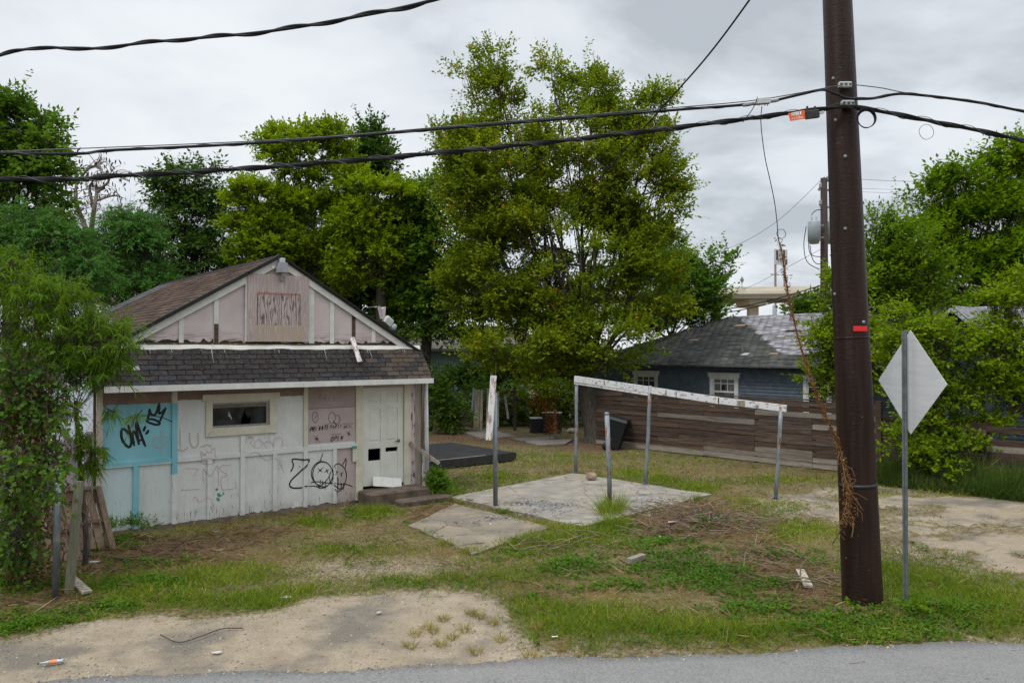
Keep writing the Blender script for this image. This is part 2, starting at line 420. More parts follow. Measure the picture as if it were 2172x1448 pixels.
SLAB1 = [gp(953,1054), gp(1216,1003), gp(1508,1048), gp(1236,1116)]
SLAB2 = [gp(868,1112), gp(966,1066), gp(1165,1116), gp(1004,1173)]
DECKP = [(-2.2,20.75), (.02,22.6), (-2.0,25.2), (-4.2,23.4)]

xs = np.concatenate([-np.geomspace(900, 15, 16), np.arange(-14, 16.01, .13), np.geomspace(17, 900, 16)])
ys = np.concatenate([[-300, -80, -20, 0, 4], np.arange(5.5, 15, .10), np.arange(15, 34, .18), np.geomspace(35, 1500, 18)])
GX, GY = np.meshgrid(xs, ys); gx, gy = GX.ravel(), GY.ravel()
zs = gz(gx, gy); V = np.stack([gx, gy, zs], 1)
nx, ny = len(xs), len(ys)
i0 = (np.arange(ny-1)[:, None]*nx+np.arange(nx-1)[None]).ravel()
Fq = np.stack([i0, i0+1, i0+nx+1, i0+nx], 1)
me = bpy.data.meshes.new('ground'); me.vertices.add(len(V)); me.vertices.foreach_set('co', V.astype(np.float32).ravel())
me.loops.add(Fq.size); me.loops.foreach_set('vertex_index', Fq.ravel().astype(np.int32))
me.polygons.add(len(Fq)); me.polygons.foreach_set('loop_start', (np.arange(len(Fq))*4).astype(np.int32)); me.polygons.foreach_set('loop_total', np.full(len(Fq), 4, np.int32))
me.update(calc_edges=True); me.polygons.foreach_set('use_smooth', [True]*len(me.polygons))
zsand, zthin, zbr, zg, zw = zones(gx, gy)
for nm, arr in (('sand', zsand), ('thin', zthin), ('brown', zbr), ('green', zg)):
    a = me.attributes.new(nm, 'FLOAT', 'POINT'); a.data.foreach_set('value', arr.astype(np.float32))
t = NT('soil_and_sand'); A = lambda k: t.n('ShaderNodeAttribute', attribute_name=k).outputs['Fac']
nz = t.noise(3, detail=9, rough=.7); nf = t.noise(45, detail=4, rough=.7); nm_ = t.noise(11, detail=6, rough=.65)
soil = t.mix(t.step(nz, .35, .65), (.082,.058,.031), (.17,.13,.072))
soil = t.mix(t.math('MULTIPLY', t.step(nm_, .45, .6), .6), soil, (.19,.165,.075))
soil = t.mix(t.math('MULTIPLY', t.step(t.noise(.7, detail=5, off=(9,3,0)), .5, .62), .55), soil, (.115,.062,.032))
soil = t.mix(t.math('MULTIPLY', A('green'), .6), soil, (.09,.095,.035))
sandc = t.mix(t.step(nz, .3, .7), (.225,.18,.125), (.335,.28,.205))
sandc = t.mix(t.step(t.noise(1.1, detail=5, off=(4,4,0)), .47, .62), sandc, (.15,.132,.108))
vor = t.n('ShaderNodeTexVoronoi'); vor.inputs['Scale'].default_value = 38; t.l(t.co, vor.inputs['Vector'])
peb = t.step(vor.outputs['Distance'], .24, .12)
sandc = t.mix(t.math('MULTIPLY', t.math('MULTIPLY', peb, t.step(nm_, .4, .6)), .8), sandc, (.46,.43,.38))
sandc = t.mix(t.math('MULTIPLY', t.step(nf, .5, .68), .6), sandc, (.14,.115,.085))
c = t.mix(t.math('MULTIPLY', A('thin'), t.step(nm_, .35, .5)), soil, sandc)
c = t.mix(A('brown'), c, t.mix(t.step(nm_, .4, .6), (.07,.042,.025), (.16,.10,.06)))
sm = t.step(t.math('ADD', A('sand'), t.math('MULTIPLY', t.math('SUBTRACT', nm_, .5), 1.5)), .30, .72)
c = t.mix(sm, c, sandc)
t.bump(t.math('ADD', nf, nm_), .6, .02); t.done(c, .95, .15)
me.materials.append(t.m); link('ground', me)['kind'] = 'structure'

# road
xs2 = np.unique(np.concatenate([np.linspace(-60,-8,40), np.linspace(-8, 9, 600), np.linspace(9,60,40)])); mb = MB()
for i, x in enumerate(xs2):
    e_ = float(road_edge(np.array([x]))[0]); es = RA.y+(x-RA.x)*(RB.y-RA.y)/(RB.x-RA.x); mb.v += [(x, e_, .004), (x, e_, -.08), (x, es-.22, .008), (x, es-5.5, .03)]
for i in range(len(xs2)-1):
    b = i*4; mb.f += [(b, b+4, b+5, b+1), (b+2, b+6, b+4, b), (b+3, b+7, b+6, b+2)]
t = NT('asphalt'); n = t.noise(55, detail=6, rough=.85); n2 = t.noise(1.2, detail=6, rough=.6)
c = t.mix(t.step(n, .35, .68), (.075,.075,.074), (.30,.293,.28)); c = t.mix(t.math('MULTIPLY', t.step(n2, .45, .7), .45), c, (.23,.222,.21))
c = t.mix(t.step(t.noise(2.6, (1,2.5,1), 5, off=(1,7,0)), .68, .72), c, (.045,.045,.047))
t.bump(n, .5, .008); t.done(c, .85, .3)
mb.build('road', t.m, smooth=True)['kind'] = 'structure'

# concrete slabs
def concrete(name, light):
    t = NT(name); n = t.noise(2.2, (1,1,1), 8, .65, .6); n2 = t.noise(40, detail=4, rough=.7)
    c = t.mix(t.step(n, .3, .62), (.13,.117,.095), light); c = t.mix(t.step(t.noise(1.1, (1,2,1), 5, off=(7,2,1)), .5, .72), c, (.265,.215,.155))
    c = t.mix(t.math('MULTIPLY', t.step(n2, .55, .72), .45), c, (.12,.11,.1)); vo = t.n('ShaderNodeTexVoronoi', feature='DISTANCE_TO_EDGE'); vo.inputs['Scale'].default_value = .62; vm = t.n('ShaderNodeVectorMath', operation='ADD'); t.l(t.co, vm.inputs[0]); nv = t.n('ShaderNodeTexNoise'); nv.inputs['Scale'].default_value = 2.5; nv.inputs['Detail'].default_value = 5; t.l(t.co, nv.inputs['Vector']); sv = t.n('ShaderNodeVectorMath', operation='SCALE'); sv.inputs['Scale'].default_value = .5; t.l(nv.outputs['Color'], sv.inputs[0]); t.l(sv.outputs[0], vm.inputs[1]); t.l(vm.outputs[0], vo.inputs['Vector']); c = t.mix(t.math('MULTIPLY', t.step(vo.outputs['Distance'], .009, .003), .8), c, (.05,.042,.035)); t.bump(n2, .3, .006); return t.done(c, .9, .2)
def slab(poly, zt, name, light):
    n = 14; mb = MB(); P = [Vector((*p, 0)) for p in poly]; edge = []
    for i in range(4):
        for k in range(n):
            p = P[i].lerp(P[(i+1) % 4], k/n); q = mnoise.noise(p*1.7)*.06+mnoise.noise(p*6)*.025
            edge.append((p.x+q, p.y+q*.7))
    mb.prism(edge, lambda a, b, d: Vector((a, b, d)), zt, -.12)
    o = mb.build(name, concrete(name, light)); o['kind'] = 'structure'; return o
slab(SLAB1, .035, 'concrete_slab', (.29,.27,.235)); slab(SLAB2, .018, 'concrete_slab', (.22,.185,.14))

# ------------------------------------------------------------------ vegetation kernels
def unit(a): return a/np.maximum(np.linalg.norm(a, axis=1, keepdims=True), 1e-9)
def leaves(P, D, L, W, r, foldk=.12, updir=.6):
    n = len(P); N = r.normal(size=(n, 3)); N[:, 2] = np.abs(N[:, 2])+updir; S = unit(np.cross(D, N)); U = np.cross(S, D)
    L = L[:, None]; W = W[:, None]
    V = np.empty((n, 4, 3)); V[:, 0] = P; V[:, 1] = P+D*L*.42+S*W*.5+U*W*foldk; V[:, 2] = P+D*L-U*L*.12; V[:, 3] = P+D*L*.42-S*W*.5+U*W*foldk
    return V.reshape(-1, 3)
def strips(P, D, L, W, bend, r):
    n = len(P); N = r.normal(size=(n, 3)); N[:, 2] += .2; S = unit(np.cross(D, N)); L = L[:, None]; W = W[:, None]; B = bend[:, None]*np.array([0, 0, -1.0])
    V = np.empty((n, 6, 3)); m = P+D*L*.5+B*L*.22; tp = P+D*L+B*L*.8
    V[:, 0] = P-S*W*.3; V[:, 1] = P+S*W*.3; V[:, 2] = m-S*W*.5; V[:, 3] = m+S*W*.5; V[:, 4] = tp-S*W*.06; V[:, 5] = tp+S*W*.06
    return V.reshape(-1, 3)
LEAFQ = [(0,1,2,3)]; STRIPQ = [(0,1,3,2), (2,3,5,4)]
m_bark = simple('bark', (.10,.085,.07), (.045,.038,.03), 9, (3,3,.5), .95, .1, bump=.5)
m_barkp = simple('pale_bark', (.23,.2,.17), (.12,.1,.085), 9, (3,3,.5), .95, .1, bump=.4)
def tree(name, label, base, lobes, Y, mat, dens=9, L=.11, W=.055, lpt=10, tw=.42, up=.35, droop=.1, gap=-.25, seed=1, style='leaf', bark=None, trunk_r=.16, group=None, cat='tree', gf=.8, shell=1.6, depth=.85, twigs=True, trunk=True, fork=.35, leafname='crown', sub=0, shoots=0):
    r = np.random.default_rng(seed); bark = bark or m_bark
    root = empty(name, base, 0, label, cat, group); B = Vector(base)
    P0, D0, S0 = [], [], []; cents = []
    if base[1] > 15: dens *= 3.3; L *= 1.18; W *= 1.18
    elif style == 'strip': dens *= 1.25
    else: dens *= 2.0
    for lb in lobes:
        px, py, rx, ry = lb[:4]; dY = lb[4] if len(lb) > 4 else 0
        c = at(px, py, Y+dY); k = (Y+dY)/F; a, cz = rx*k, ry*k; b = (a+cz)/2*depth; cents.append((c, a, b, cz))
        n = int(dens*4*math.pi*((a*cz+b*cz+a*b)/3)); d = unit(r.normal(size=(n, 3)))
        rad = 1-(r.random(n)**shell)*.8
        p = np.array(c)+d*rad[:, None]*np.array([a, b, cz])*(1+.16*n3a(d*2+np.array(c), 1.0))[:, None]
        if sub:
            ns = max(5, int(4*math.pi*((a*cz+b*cz+a*b)/3)/(sub*sub*2.2))); sdv = unit(r.normal(size=(ns, 3))); sc0 = np.array(c)+sdv*np.maximum(np.array([a, b, cz])*.35, np.array([a, b, cz])-sub*.48)*(.74+.26*r.random((ns, 1)))
            pick = r.integers(0, ns, n); dd_ = unit(r.normal(size=(n, 3))); dd_[:, 2] = np.where(dd_[:, 2] < -.2, -dd_[:, 2]*.6, dd_[:, 2])
            p = sc0[pick]+dd_*(sub*(.55+.5*r.random(ns))[pick]*(1-.5*r.random(n)**2))[:, None]*np.array([1, 1, .75])
        p = p[p[:, 2] > .15]
        d = unit((p-np.array(c))/np.array([a, b, cz]))
        keep = n3b(p, gf)+.35*r.normal(size=len(p)) > gap
        p, d = p[keep], d[keep]
        q = d*.75+np.array([0, 0, up])+r.normal(size=p.shape)*.38; P0.append(p); D0.append(unit(q)); S0.append(np.full(len(p), 1.0))
    P0 = np.concatenate(P0); D0 = np.concatenate(D0); n = len(P0)
    TL = tw*(.5+r.random(n)); V = []; var = []
    clump = .5+.5*n3c(P0, 1.4)
    for j in range(lpt):
        s_ = (j+.6+.4*r.random(n))/lpt; pp = P0+D0*(TL*s_)[:, None]; pp[:, 2] -= droop*TL*s_**2*1.2
        side = unit(np.cross(D0, r.normal(size=D0.shape)*.5+np.array([0, 0, 1])))*(1 if j % 2 else -1)
        dd = unit(D0*.5+side*.85+r.normal(size=D0.shape)*.3+np.array([0, 0, -droop*1.6]))
        if j == lpt-1: dd = unit(D0+np.array([0, 0, -droop]))
        LL = L*(.65+.6*r.random(n)); WW = W*(.7+.5*r.random(n))
        V.append(leaves(pp, dd, LL, WW, r) if style == 'leaf' else strips(pp, dd, LL, WW, .4+.6*r.random(n), r))
        var.append(np.clip(.25+.5*clump+r.normal(size=n)*.16, 0, 1))
    if shoots:
        wts = np.array([c_[1]*c_[3] for c_ in cents]); wts /= wts.sum()
        for k in range(shoots):
            c_, a_, b_, cz_ = cents[r.choice(len(cents), p=wts)]; d_ = unit(r.normal(size=(1, 3)))[0]; d_[2] = abs(d_[2])*.8+.15; d_ /= np.linalg.norm(d_)
            st_ = np.array(c_)+d_*np.array([a_, b_, cz_])*.85; dr = unit((d_*.5+np.array([0, 0, .9])+r.normal(size=3)*.15)[None])[0]; LN = .5+.85*r.random(); m_ = int(26*LN)
            tt = np.linspace(.05, 1, m_); pp = st_+dr*LN*tt[:, None]+np.array([dr[0], dr[1], 0])*(tt**2*LN*.25)[:, None]; pp += r.normal(size=pp.shape)*.03
            sd = unit(np.cross(np.tile(dr, (m_, 1)), r.normal(size=(m_, 3)))); dd = unit(sd*.9+dr*.4+np.array([0, 0, -.15]))
            LL = L*(.7+.5*r.random(m_))*(1-.35*tt)
            V.append(leaves(pp, dd, LL, LL*W/L, r)); var.append(np.clip(.5+.3*tt+r.normal(size=m_)*.12, 0, 1))
    V = np.concatenate(V); var = np.concatenate(var)
    V = V-np.array(B)
    quads_obj(leafname, V, 4 if style == 'leaf' else 6, LEAFQ if style == 'leaf' else STRIPQ, mat, root, var)
    # wood
    mb = MB()
    if trunk:
        cc = sum((c[0]*c[1]*c[3] for c in cents), Vector())/sum(c[1]*c[3] for c in cents)
        low = min(c[0].z-c[3] for c in cents); hi = max(c[0].z+c[3]*.5 for c in cents)
        fz = max(B.z+.8, low+(cc.z-low)*fork*.6); fk = Vector((B.x*.75+cc.x*.25, B.y*.8+cc.y*.2, fz))
        tr_ = smooth_path([B+Vector((0,0,-.2)), B+Vector((.05,0,.3)), B.lerp(fk, .55)+Vector((r.normal()*.1, 0, 0)), fk], 5)
        mb.tube([p-B for p in tr_], [trunk_r*(1.35-.55*i/(len(tr_)-1)) for i in range(len(tr_))], 10)
        for ci, (c, a, b, cz) in enumerate(cents):
            tip = c+Vector((0, 0, cz*.55)); mid = fk.lerp(tip, .5)+Vector((r.normal()*.3, r.normal()*.3, -.15*(tip-fk).length*.4))
            pth = smooth_path([fk-Vector((0,0,.15)), mid, tip], 6); r0 = trunk_r*.36*min(1, .4+a/4)
            mb.tube([p-B for p in pth], [r0*(1-.82*i/(len(pth)-1)) for i in range(len(pth))], 6)
            for k in range(int(4+a*b*1.1)):
                d = Vector(r.normal(size=3)); d.z = abs(d.z)*.7+.1; d.normalize(); e_ = c+Vector((d.x*a, d.y*b, d.z*cz-.1*cz))*.9
                s_ = pth[int(len(pth)*r.uniform(.25, .9))]; m_ = s_.lerp(e_, .5)+Vector((0, 0, -.06*(e_-s_).length)); q = smooth_path([s_, m_, e_], 4)
                rb = r0*.32; mb.tube([p-B for p in q], [rb*(1-.85*i/(len(q)-1))+.003 for i in range(len(q))], 4, False)
        mb.build('trunk', bark, root, True)
    if twigs:
        sel = r.random(n) < min(1, 2200/n); Pn, Dn, Tn = P0[sel], D0[sel], TL[sel]
        x = unit(np.cross(Dn, r.normal(size=Dn.shape))); y = np.cross(Dn, x); wv = .006
        V = np.empty((len(Pn), 6, 3)); st = Pn-Dn*Tn[:, None]*.9; en = Pn+Dn*Tn[:, None]
        for k in range(3):
            o_ = (x*math.cos(k*2.094)+y*math.sin(k*2.094))*wv; V[:, k] = st+o_; V[:, 3+k] = en+o_*.3
        quads_obj('twigs', V.reshape(-1, 3)-np.array(B), 6, [(0,1,4,3),(1,2,5,4),(2,0,3,5)], bark, root, None)['kind'] = 'stuff'
    return root

# ================================================================== WHITE HOUSE (root frame: x along the facade, y into depth)
HO = grd(218, 1135, 0.0); HO = Vector((-6.93, 13.5, 0)); HA = R(38.1)
U = Vector((math.cos(HA), math.sin(HA), 0)); Vv = Vector((-math.sin(HA), math.cos(HA), 0))
H = empty('abandoned_house', HO, HA, 'small derelict white and pink house with graffiti, gabled shingle roof and boarded gable window', 'house')
def hp(px, py, s=0.0):
    r = ray(px, py); o = Vector((0, 0, CAMZ))-HO; k = (s-o.dot(Vv))/r.dot(Vv); p = o+r*k; return p.dot(U), p.z
def T(px, py=900, s=0): return hp(px, py, s)[0]
def Z(px, py, s=0): return hp(px, py, s)[1]
HW, APX, APZ, EZ, SL = 6.13, 3.066, 4.95, 3.15, .587
fn = lambda a, b, d: Vector((a, d, b))
# facade paint
BT = [T(288), T(369.5), T(444), T(514), T(582.5), T(647.5), T(709.5)]
def facade_mat():
    t = NT('painted_plywood_facade')
    grain = t.noise(5, (6, 6, .7), 8, .65, .8)
    fine = t.noise(8, (5, 5, .4), 6, .65)
    white = t.mix(t.step(t.noise(2.5, detail=5), .3, .7), (.52,.53,.515), (.61,.61,.585))
    pale = t.mix(.5, white, (.40,.58,.62))
    blue = t.mix(t.step(t.noise(1.5, detail=6), .35, .65), (.165,.40,.47), (.22,.48,.55))
    pink = t.mix(t.step(t.noise(2, detail=6), .35, .65), (.36,.285,.272), (.43,.355,.34))
    brown = t.mix(t.step(t.noise(2, detail=4), .35, .65), (.19,.125,.10), (.26,.175,.15))
    c = white
    x1 = T(364)
    c = t.mix(t.box(-.2, T(283), .0, 1.14, .01), c, pale)
    c = t.mix(t.box(T(296), T(363), .0, 1.12, .01), c, t.mix(.5, white, (.50,.57,.55)))
    c = t.mix(t.box(-.2, x1+.1, 1.15, 2.2, .02), c, blue)
    c = t.mix(t.box(T(281.5), T(295.5), -.1, 1.3, .012), c, blue)
    c = t.mix(t.box(x1-.01, T(375)+.015, .93, 2.2, .03), c, blue)
    c = t.mix(t.box(-.5, T(363), 2.2, 3, .03), c, brown)
    c = t.mix(t.box(T(375), T(643), 2.24, 3, .025), c, brown)
    c = t.mix(t.box(T(652), T(754), 1.27, 3, .02), c, pink)
    c = t.mix(t.box(T(652), T(754), 1.98, 3, .004), c, t.mix(.5, pink, brown))
    c = t.mix(t.box(T(713), T(756), -.1, 1.15, .01), c, pink)
    c = t.mix(t.box(T(765), 7, -.1, 3, .01), c, pink)
    # paint flaked along the grain, more of it near the ground
    _, _, Zz = t.xyz()
    low = t.step(Zz, 1.2, .1)
    lim = t.math('SUBTRACT', .70, t.math('MULTIPLY', low, .105))
    fl = t.step(fine, lim, t.math('ADD', lim, .015))
    c = t.mix(fl, c, (.10,.085,.07))
    c = t.mix(t.math('MULTIPLY', t.step(grain, .52, .75), .45), c, (.30,.29,.26))
    c = t.mix(t.step(t.noise(26, detail=2, off=(2,2,2)), .73, .75), c, (.07,.06,.05))
    dirt = t.math('MULTIPLY', t.step(Zz, .35, .02), t.step(t.noise(4, detail=6), .35, .7))
    c = t.mix(t.math('MULTIPLY', dirt, .6), c, (.17,.14,.10))
    t.bump(fine, .35, .004); return t.done(c, .7, .25)
m_fac = facade_mat()
def jag(x0, x1, z, amp=.02, n=10):
    return [(x0+(x1-x0)*i/n, z+random.uniform(-amp, amp)*(0 < i < n)) for i in range(n+1)]
WX0, WX1, WZ0, WZ1 = T(450, 880), T(571, 880), Z(510, 905), Z(510, 852)
DX0, DX1, DZ0, DZ1 = T(769, 930), T(856, 930), .27, Z(810, 822)
# lower panels
edges = [0]+BT+[T(754)]
for i in range(len(edges)-1):
    x0, x1 = edges[i], edges[i+1]; amp = .012 if i < 4 else .03
    poly = jag(x0, x1, .06, amp)+[(x1, 1.185), (x0, 1.185)]
    o = MB().prism(poly, fn, 0, .02).build('wall_panel', m_fac, H)
# upper panels
for x0, x1, z0, z1 in ((0, BT[1], 1.185, 2.6), (BT[1], WX0, 1.185, 2.6), (WX0, BT[3], 1.185, WZ0), (BT[3], WX1, 1.185, WZ0), (WX0, WX1, WZ1, 2.6), (WX1, BT[5], 1.185, 2.6), (BT[5], T(754), 1.185, 1.97), (BT[5], T(754), 1.98, 2.6), (DX1, HW, .05, 2.6), (T(754), DX0, .05, 2.6), (DX0, DX1, DZ1, 2.6)):
    MB().box(x0+.001, x1-.001, 0, .02, z0, z1).build('wall_panel', m_fac, H)
# sheathing and house shell
mb = MB(); 
for x0, x1, z0, z1 in ((0, WX0, 0, 3.15), (WX1, DX0, 0, 3.15), (WX0, WX1, 0, WZ0), (WX0, WX1, WZ1, 3.15), (DX0, DX1, DZ1, 3.15), (DX1, HW, 0, 3.15), (DX0, DX1, 0, DZ0-.02)):
    mb.box(x0, x1, .022, .1, z0-.1, z1)
mb.box(HW-.1, HW, .1, 11, -.1, 3.15); mb.box(.1, HW-.1, 10.9, 11, -.1, 3.15)
mb.build('wall', simple('bare_sheathing', (.14,.11,.09), (.2,.16,.13), 4), H)
mb = MB().box(-.002, .1, .1, 11, -.1, 3.12)
mb.build('side_wall', simple('pale_blue_side_wall', (.38,.43,.50), (.46,.50,.55), 3, (.5,.5,4), .8, dirt=(.2,.2,.2), dlo=.62, dhi=.72), H)
MB().box(0, DX0-.3, -.012, .02, -.1, .055).build('foundation', simple('dirty_foundation', (.13,.10,.075), (.2,.16,.12), 5), H)
MB().box(.1, HW-.1, .1, 10.9, .1, .2).build('floor', m_dark, H)
MB().box(.3, 5.8, 2.4, 2.45, .2, 3).build('inner_wall', simple('dim_inner_wall', (.09,.08,.07), (.06,.055,.05), 4), H)
# battens
def batten(x, z0, z1, w_=.085, d=.036, mat=None): return MB().box(x-w_/2, x+w_/2, -d, -.0005, z0, z1).build('batten', mat or m_fac, H)
for i, x in enumerate(BT):
    if i in (1,): batten(x, .05, 2.5, .085)
    elif i == 5: batten(x, .05, 2.5, .085)
    elif i == 3: batten(x, .05, WZ0-.17, .085)
    else: batten(x, .05, 1.14, .08)
MB().box(BT[1]-.042, BT[1]+.042, -.039, -.0365, 2.2, 2.5).build('bare_batten_end', m_cream, H)
MB().box(BT[5]-.042, BT[5]+.042, -.039, -.0365, 1.24, 2.5).build('cream_batten_face', m_cream, H)
# rails between battens
rl = [(0, BT[1]-.044), (BT[1]+.044, BT[3]-.044), (BT[3]+.044, BT[4]+.04), (BT[4]+.042, BT[5]-.044), (BT[5]+.044, T(754)-.002)]
for i, (a, b) in enumerate(rl):
    dz = random.uniform(-.006, .006)
    MB().box(a, b, -.032, -.0005, 1.1405+dz, 1.225+dz).build('rail', m_fac, H)
m_corner = simple('chalky_corner_trim', (.52,.47,.40), (.44,.38,.32), 5, (1,1,1), .7, dirt=(.1,.07,.05), dlo=.62, dhi=.66, dscale=7)
MB().box(-.1, -.002, -.028, .03, .0, 2.5).build('corner_board', m_corner, H)
MB().box(-.135, -.101, .0, .06, .0, 2.5).build('rotten_corner_stud', m_rot, H)
MB().box(T(870), 6.12, -.024, -.001, .05, 2.5).build('corner_board', wood('pink_flaked_corner', (.06,.04,.03), (.14,.1,.08), 'z', paint=(.42,.34,.34), plo=.42, phi=.48), H)
MB().box(6.125, 6.27, -.02, .1, -.05, 2.5).build('corner_post', m_greywood, H)
# window
wfr = MB(); wa, wb, wc_, wd2 = T(436, 890), T(586, 890), Z(510, 917), Z(510, 840)
W_ = MB().box(T(429,845), T(592,845), -.04, -.0005, Z(429, 852), Z(429, 837)).build('window_header', m_cream, H)
MB().box(T(436), WX0+.0, -.035, -.0005, Z(436, 908)+.0, Z(429,852)-.001).build('window_casing', m_cream, H)
MB().box(WX1, T(586), -.035, -.0005, Z(436, 908), Z(429,852)-.001).build('window_casing', m_cream, H)
MB().box(T(436), T(586), -.04, -.0005, Z(436, 926), Z(436, 908)-.001).build('window_sill', m_cream, H)
win = MB()
wz0, wz1 = Z(436,908), Z(429,852)
m_alu = simple('oxidised_aluminium', (.33,.30,.29), (.25,.22,.21), 12, rough=.6, metal=.2)
win.box(WX0, WX1, .012, .06, wz1-.06, wz1-.002); win.box(WX0, WX1, .012, .06, wz0+.002, wz0+.03); win.box(WX0, WX0+.012, .012, .06, wz0+.03, wz1-.06); win.box(WX1-.05, WX1, .012, .06, wz0+.03, wz1-.06)
win = win.build('window_frame', m_alu, H)
gx0, gx1, gz0, gz1 = WX0+.012, WX1-.05, wz0+.03, wz1-.06
def gq(u_, v_): return (gx0+(gx1-gx0)*u_, gz0+(gz1-gz0)*v_)
glass = NT('dirty_glass'); gn = glass.noise(6, detail=7)
glass.done(glass.mix(glass.step(gn, .4, .65), (.010,.012,.012), (.04,.048,.048)), .16, .3); glass.b.inputs['Alpha'].default_value = .86
m_glass = glass.m
left = [gq(0,0), gq(.52,.0), gq(.53,.12), gq(.535,.3), gq(.575,.55), gq(.60,.72), gq(.6,1), gq(0,1)]
right = [gq(.6,1), gq(.60,.72), gq(.61,.5), gq(.63,.38), gq(.665,.26), gq(.68,.38), gq(.70,.36), gq(.71,.2), gq(.69,.03), gq(.685,0), gq(1,0), gq(1,1)]
MB().prism(left, fn, .034, .037).build('pane', m_glass, win); MB().prism(right, fn, .034, .037).build('pane', m_glass, win)
MB().prism([gq(.29,.66), gq(.31,.62), gq(.36,.28), gq(.34,.26), gq(.31,.40), gq(.285,.42)], fn, .031, .0335).build('glass_shard', simple('pale_glass_shard', (.3,.32,.31), (.2,.22,.22), 6, rough=.2, spec=.6), win)
# door
m_door = simple('door_cream_paint', (.60,.60,.54), (.54,.535,.47), 3, (1,1,1), .45, dirt=(.16,.13,.09), dlo=.70, dhi=.76, dscale=8)
D = MB(); dw = DX1-DX0; dh = DZ1-DZ0
def dq(u_, v_): return DX0+dw*u_, DZ0+dh*v_
cols = [(.14, .44), (.56, .86)]; rows = [(.06, .39), (.45, .75), (.83, .95)]
D2 = MB(); y0, y1 = .012, .05
xsd = [0, .14, .44, .56, .86, 1]; zsd = [0, .06, .39, .45, .79, .84, .94, 1]
pan = [(.06, .39), (.45, .79), (.84, .94)]
def dbox(m, u0, u1, v0, v1, ya, yb): a, b = dq(u0, v0); c_, d = dq(u1, v1); m.box(a, c_, ya, yb, b, d)
for u0, u1 in ((0, .14), (.44, .56), (.86, 1)): dbox(D2, u0, u1, .02 if u0 else .02, 1, y0, y1)
for v0, v1 in ((.02, .06), (.39, .45), (.79, .84), (.94, 1)):
    for u0, u1 in ((.14, .44), (.56, .86)): dbox(D2, u0, u1, v0, v1, y0+.001, y1)
door = D2.build('door', m_door, H)
for ci, (u0, u1) in enumerate(((.14, .44), (.56, .86))):
    for ri, (v0, v1) in enumerate(pan):
        m = MB(); a0, b0 = dq(u0, v0); a1, b1 = dq(u1, v1)
        if ri == 0:
            top = b1-.135 if ci == 0 else b1-.06   # the gap above is a broken-out black opening
            m.box(a0, a1, y0+.012, y1-.01, b0, b1-.25 if ci == 0 else b1-.09)
        else:
            m.box(a0, a1, y0+.014, y1-.01, b0, b1)
            i_ = .035; m.add([(a0+i_, y0+.014, b0+i_), (a1-i_, y0+.014, b0+i_), (a1-i_, y0+.014, b1-i_), (a0+i_, y0+.014, b1-i_), (a0+i_*1.5, y0+.004, b0+i_*1.5), (a1-i_*1.5, y0+.004, b0+i_*1.5), (a1-i_*1.5, y0+.004, b1-i_*1.5), (a0+i_*1.5, y0+.004, b1-i_*1.5)], [(4,5,6,7),(0,1,5,4),(1,2,6,5),(2,3,7,6),(3,0,4,7)])
        m.build('door_panel', m_door, door)
m_brass = simple('tarnished_brass', (.26,.20,.10), (.18,.14,.07), 9, rough=.35, metal=.7)
kx, kz = T(846, 934), Z(846, 934)
kn = MB(); Mk = Matrix.Translation((kx, .012, kz)) @ Matrix.Rotation(R(90), 4, 'X'); kn.lathe([(.034,0),(.034,.012),(.016,.016),(.013,.045)], 14, Mk); kn.beam((kx, -.035, kz), (kx-.1, -.035, kz-.006), .016, .02)
kn.build('door_handle', m_brass, door, True)
for pz in (.2, 1.0, 1.85): MB().box(DX0-.012, DX0+.006, -.004, .011, DZ0+pz-.05, DZ0+pz+.05).build('hinge', m_black, door)
MB().box(T(754), DX0-.005, -.032, -.0005, .05, 2.5).build('door_casing', m_cream, H)
MB().box(DX1+.004, T(870)-.002, -.032, -.0005, .2, 2.5).build('door_casing', m_cream, H)
MB().box(T(746, 950), T(754.5), -.05, -.033, Z(750,978), Z(750,948)).build('blocking_board', m_cream, H)
MB().box(T(744, 950), T(754), -.056, -.051, Z(750,951), Z(750,945)).build('green_paint_patch', m_greenpaint, H)
# steps
m_step = simple('stained_concrete_step', (.06,.045,.034), (.125,.095,.07), 5, (1,1,1), .9, bump=.3, dirt=(.05,.04,.03), dlo=.55, dhi=.7)
st = empty('door_step', HO+U*((DX0+DX1)/2), HA, 'brown stained two-tier concrete step below the cream door', 'step')
MB().bevbox(-.62, .78, -.62, -.03, -.06, .255, .03).build('upper_tread', m_step, st)
MB().bevbox(-.1, 1.1, -.95, -.621, -.06, .1, .03).build('lower_tread', m_step, st)
# white board lying at the door foot
wb_ = empty('loose_white_board', HO+U*(T(818))-Vv*.1, HA, 'loose white painted board leaning against the foot of the cream door', 'board')
MB().box(-.36, .32, -.009, .009, 0, .2, Matrix.Translation((0, -.02, .27)) @ Matrix.Rotation(R(9), 4, 'Y') @ Matrix.Rotation(R(-18), 4, 'X')).build('board', simple('loose_board_white', (.66,.66,.62), (.58,.58,.54), 5), wb_)
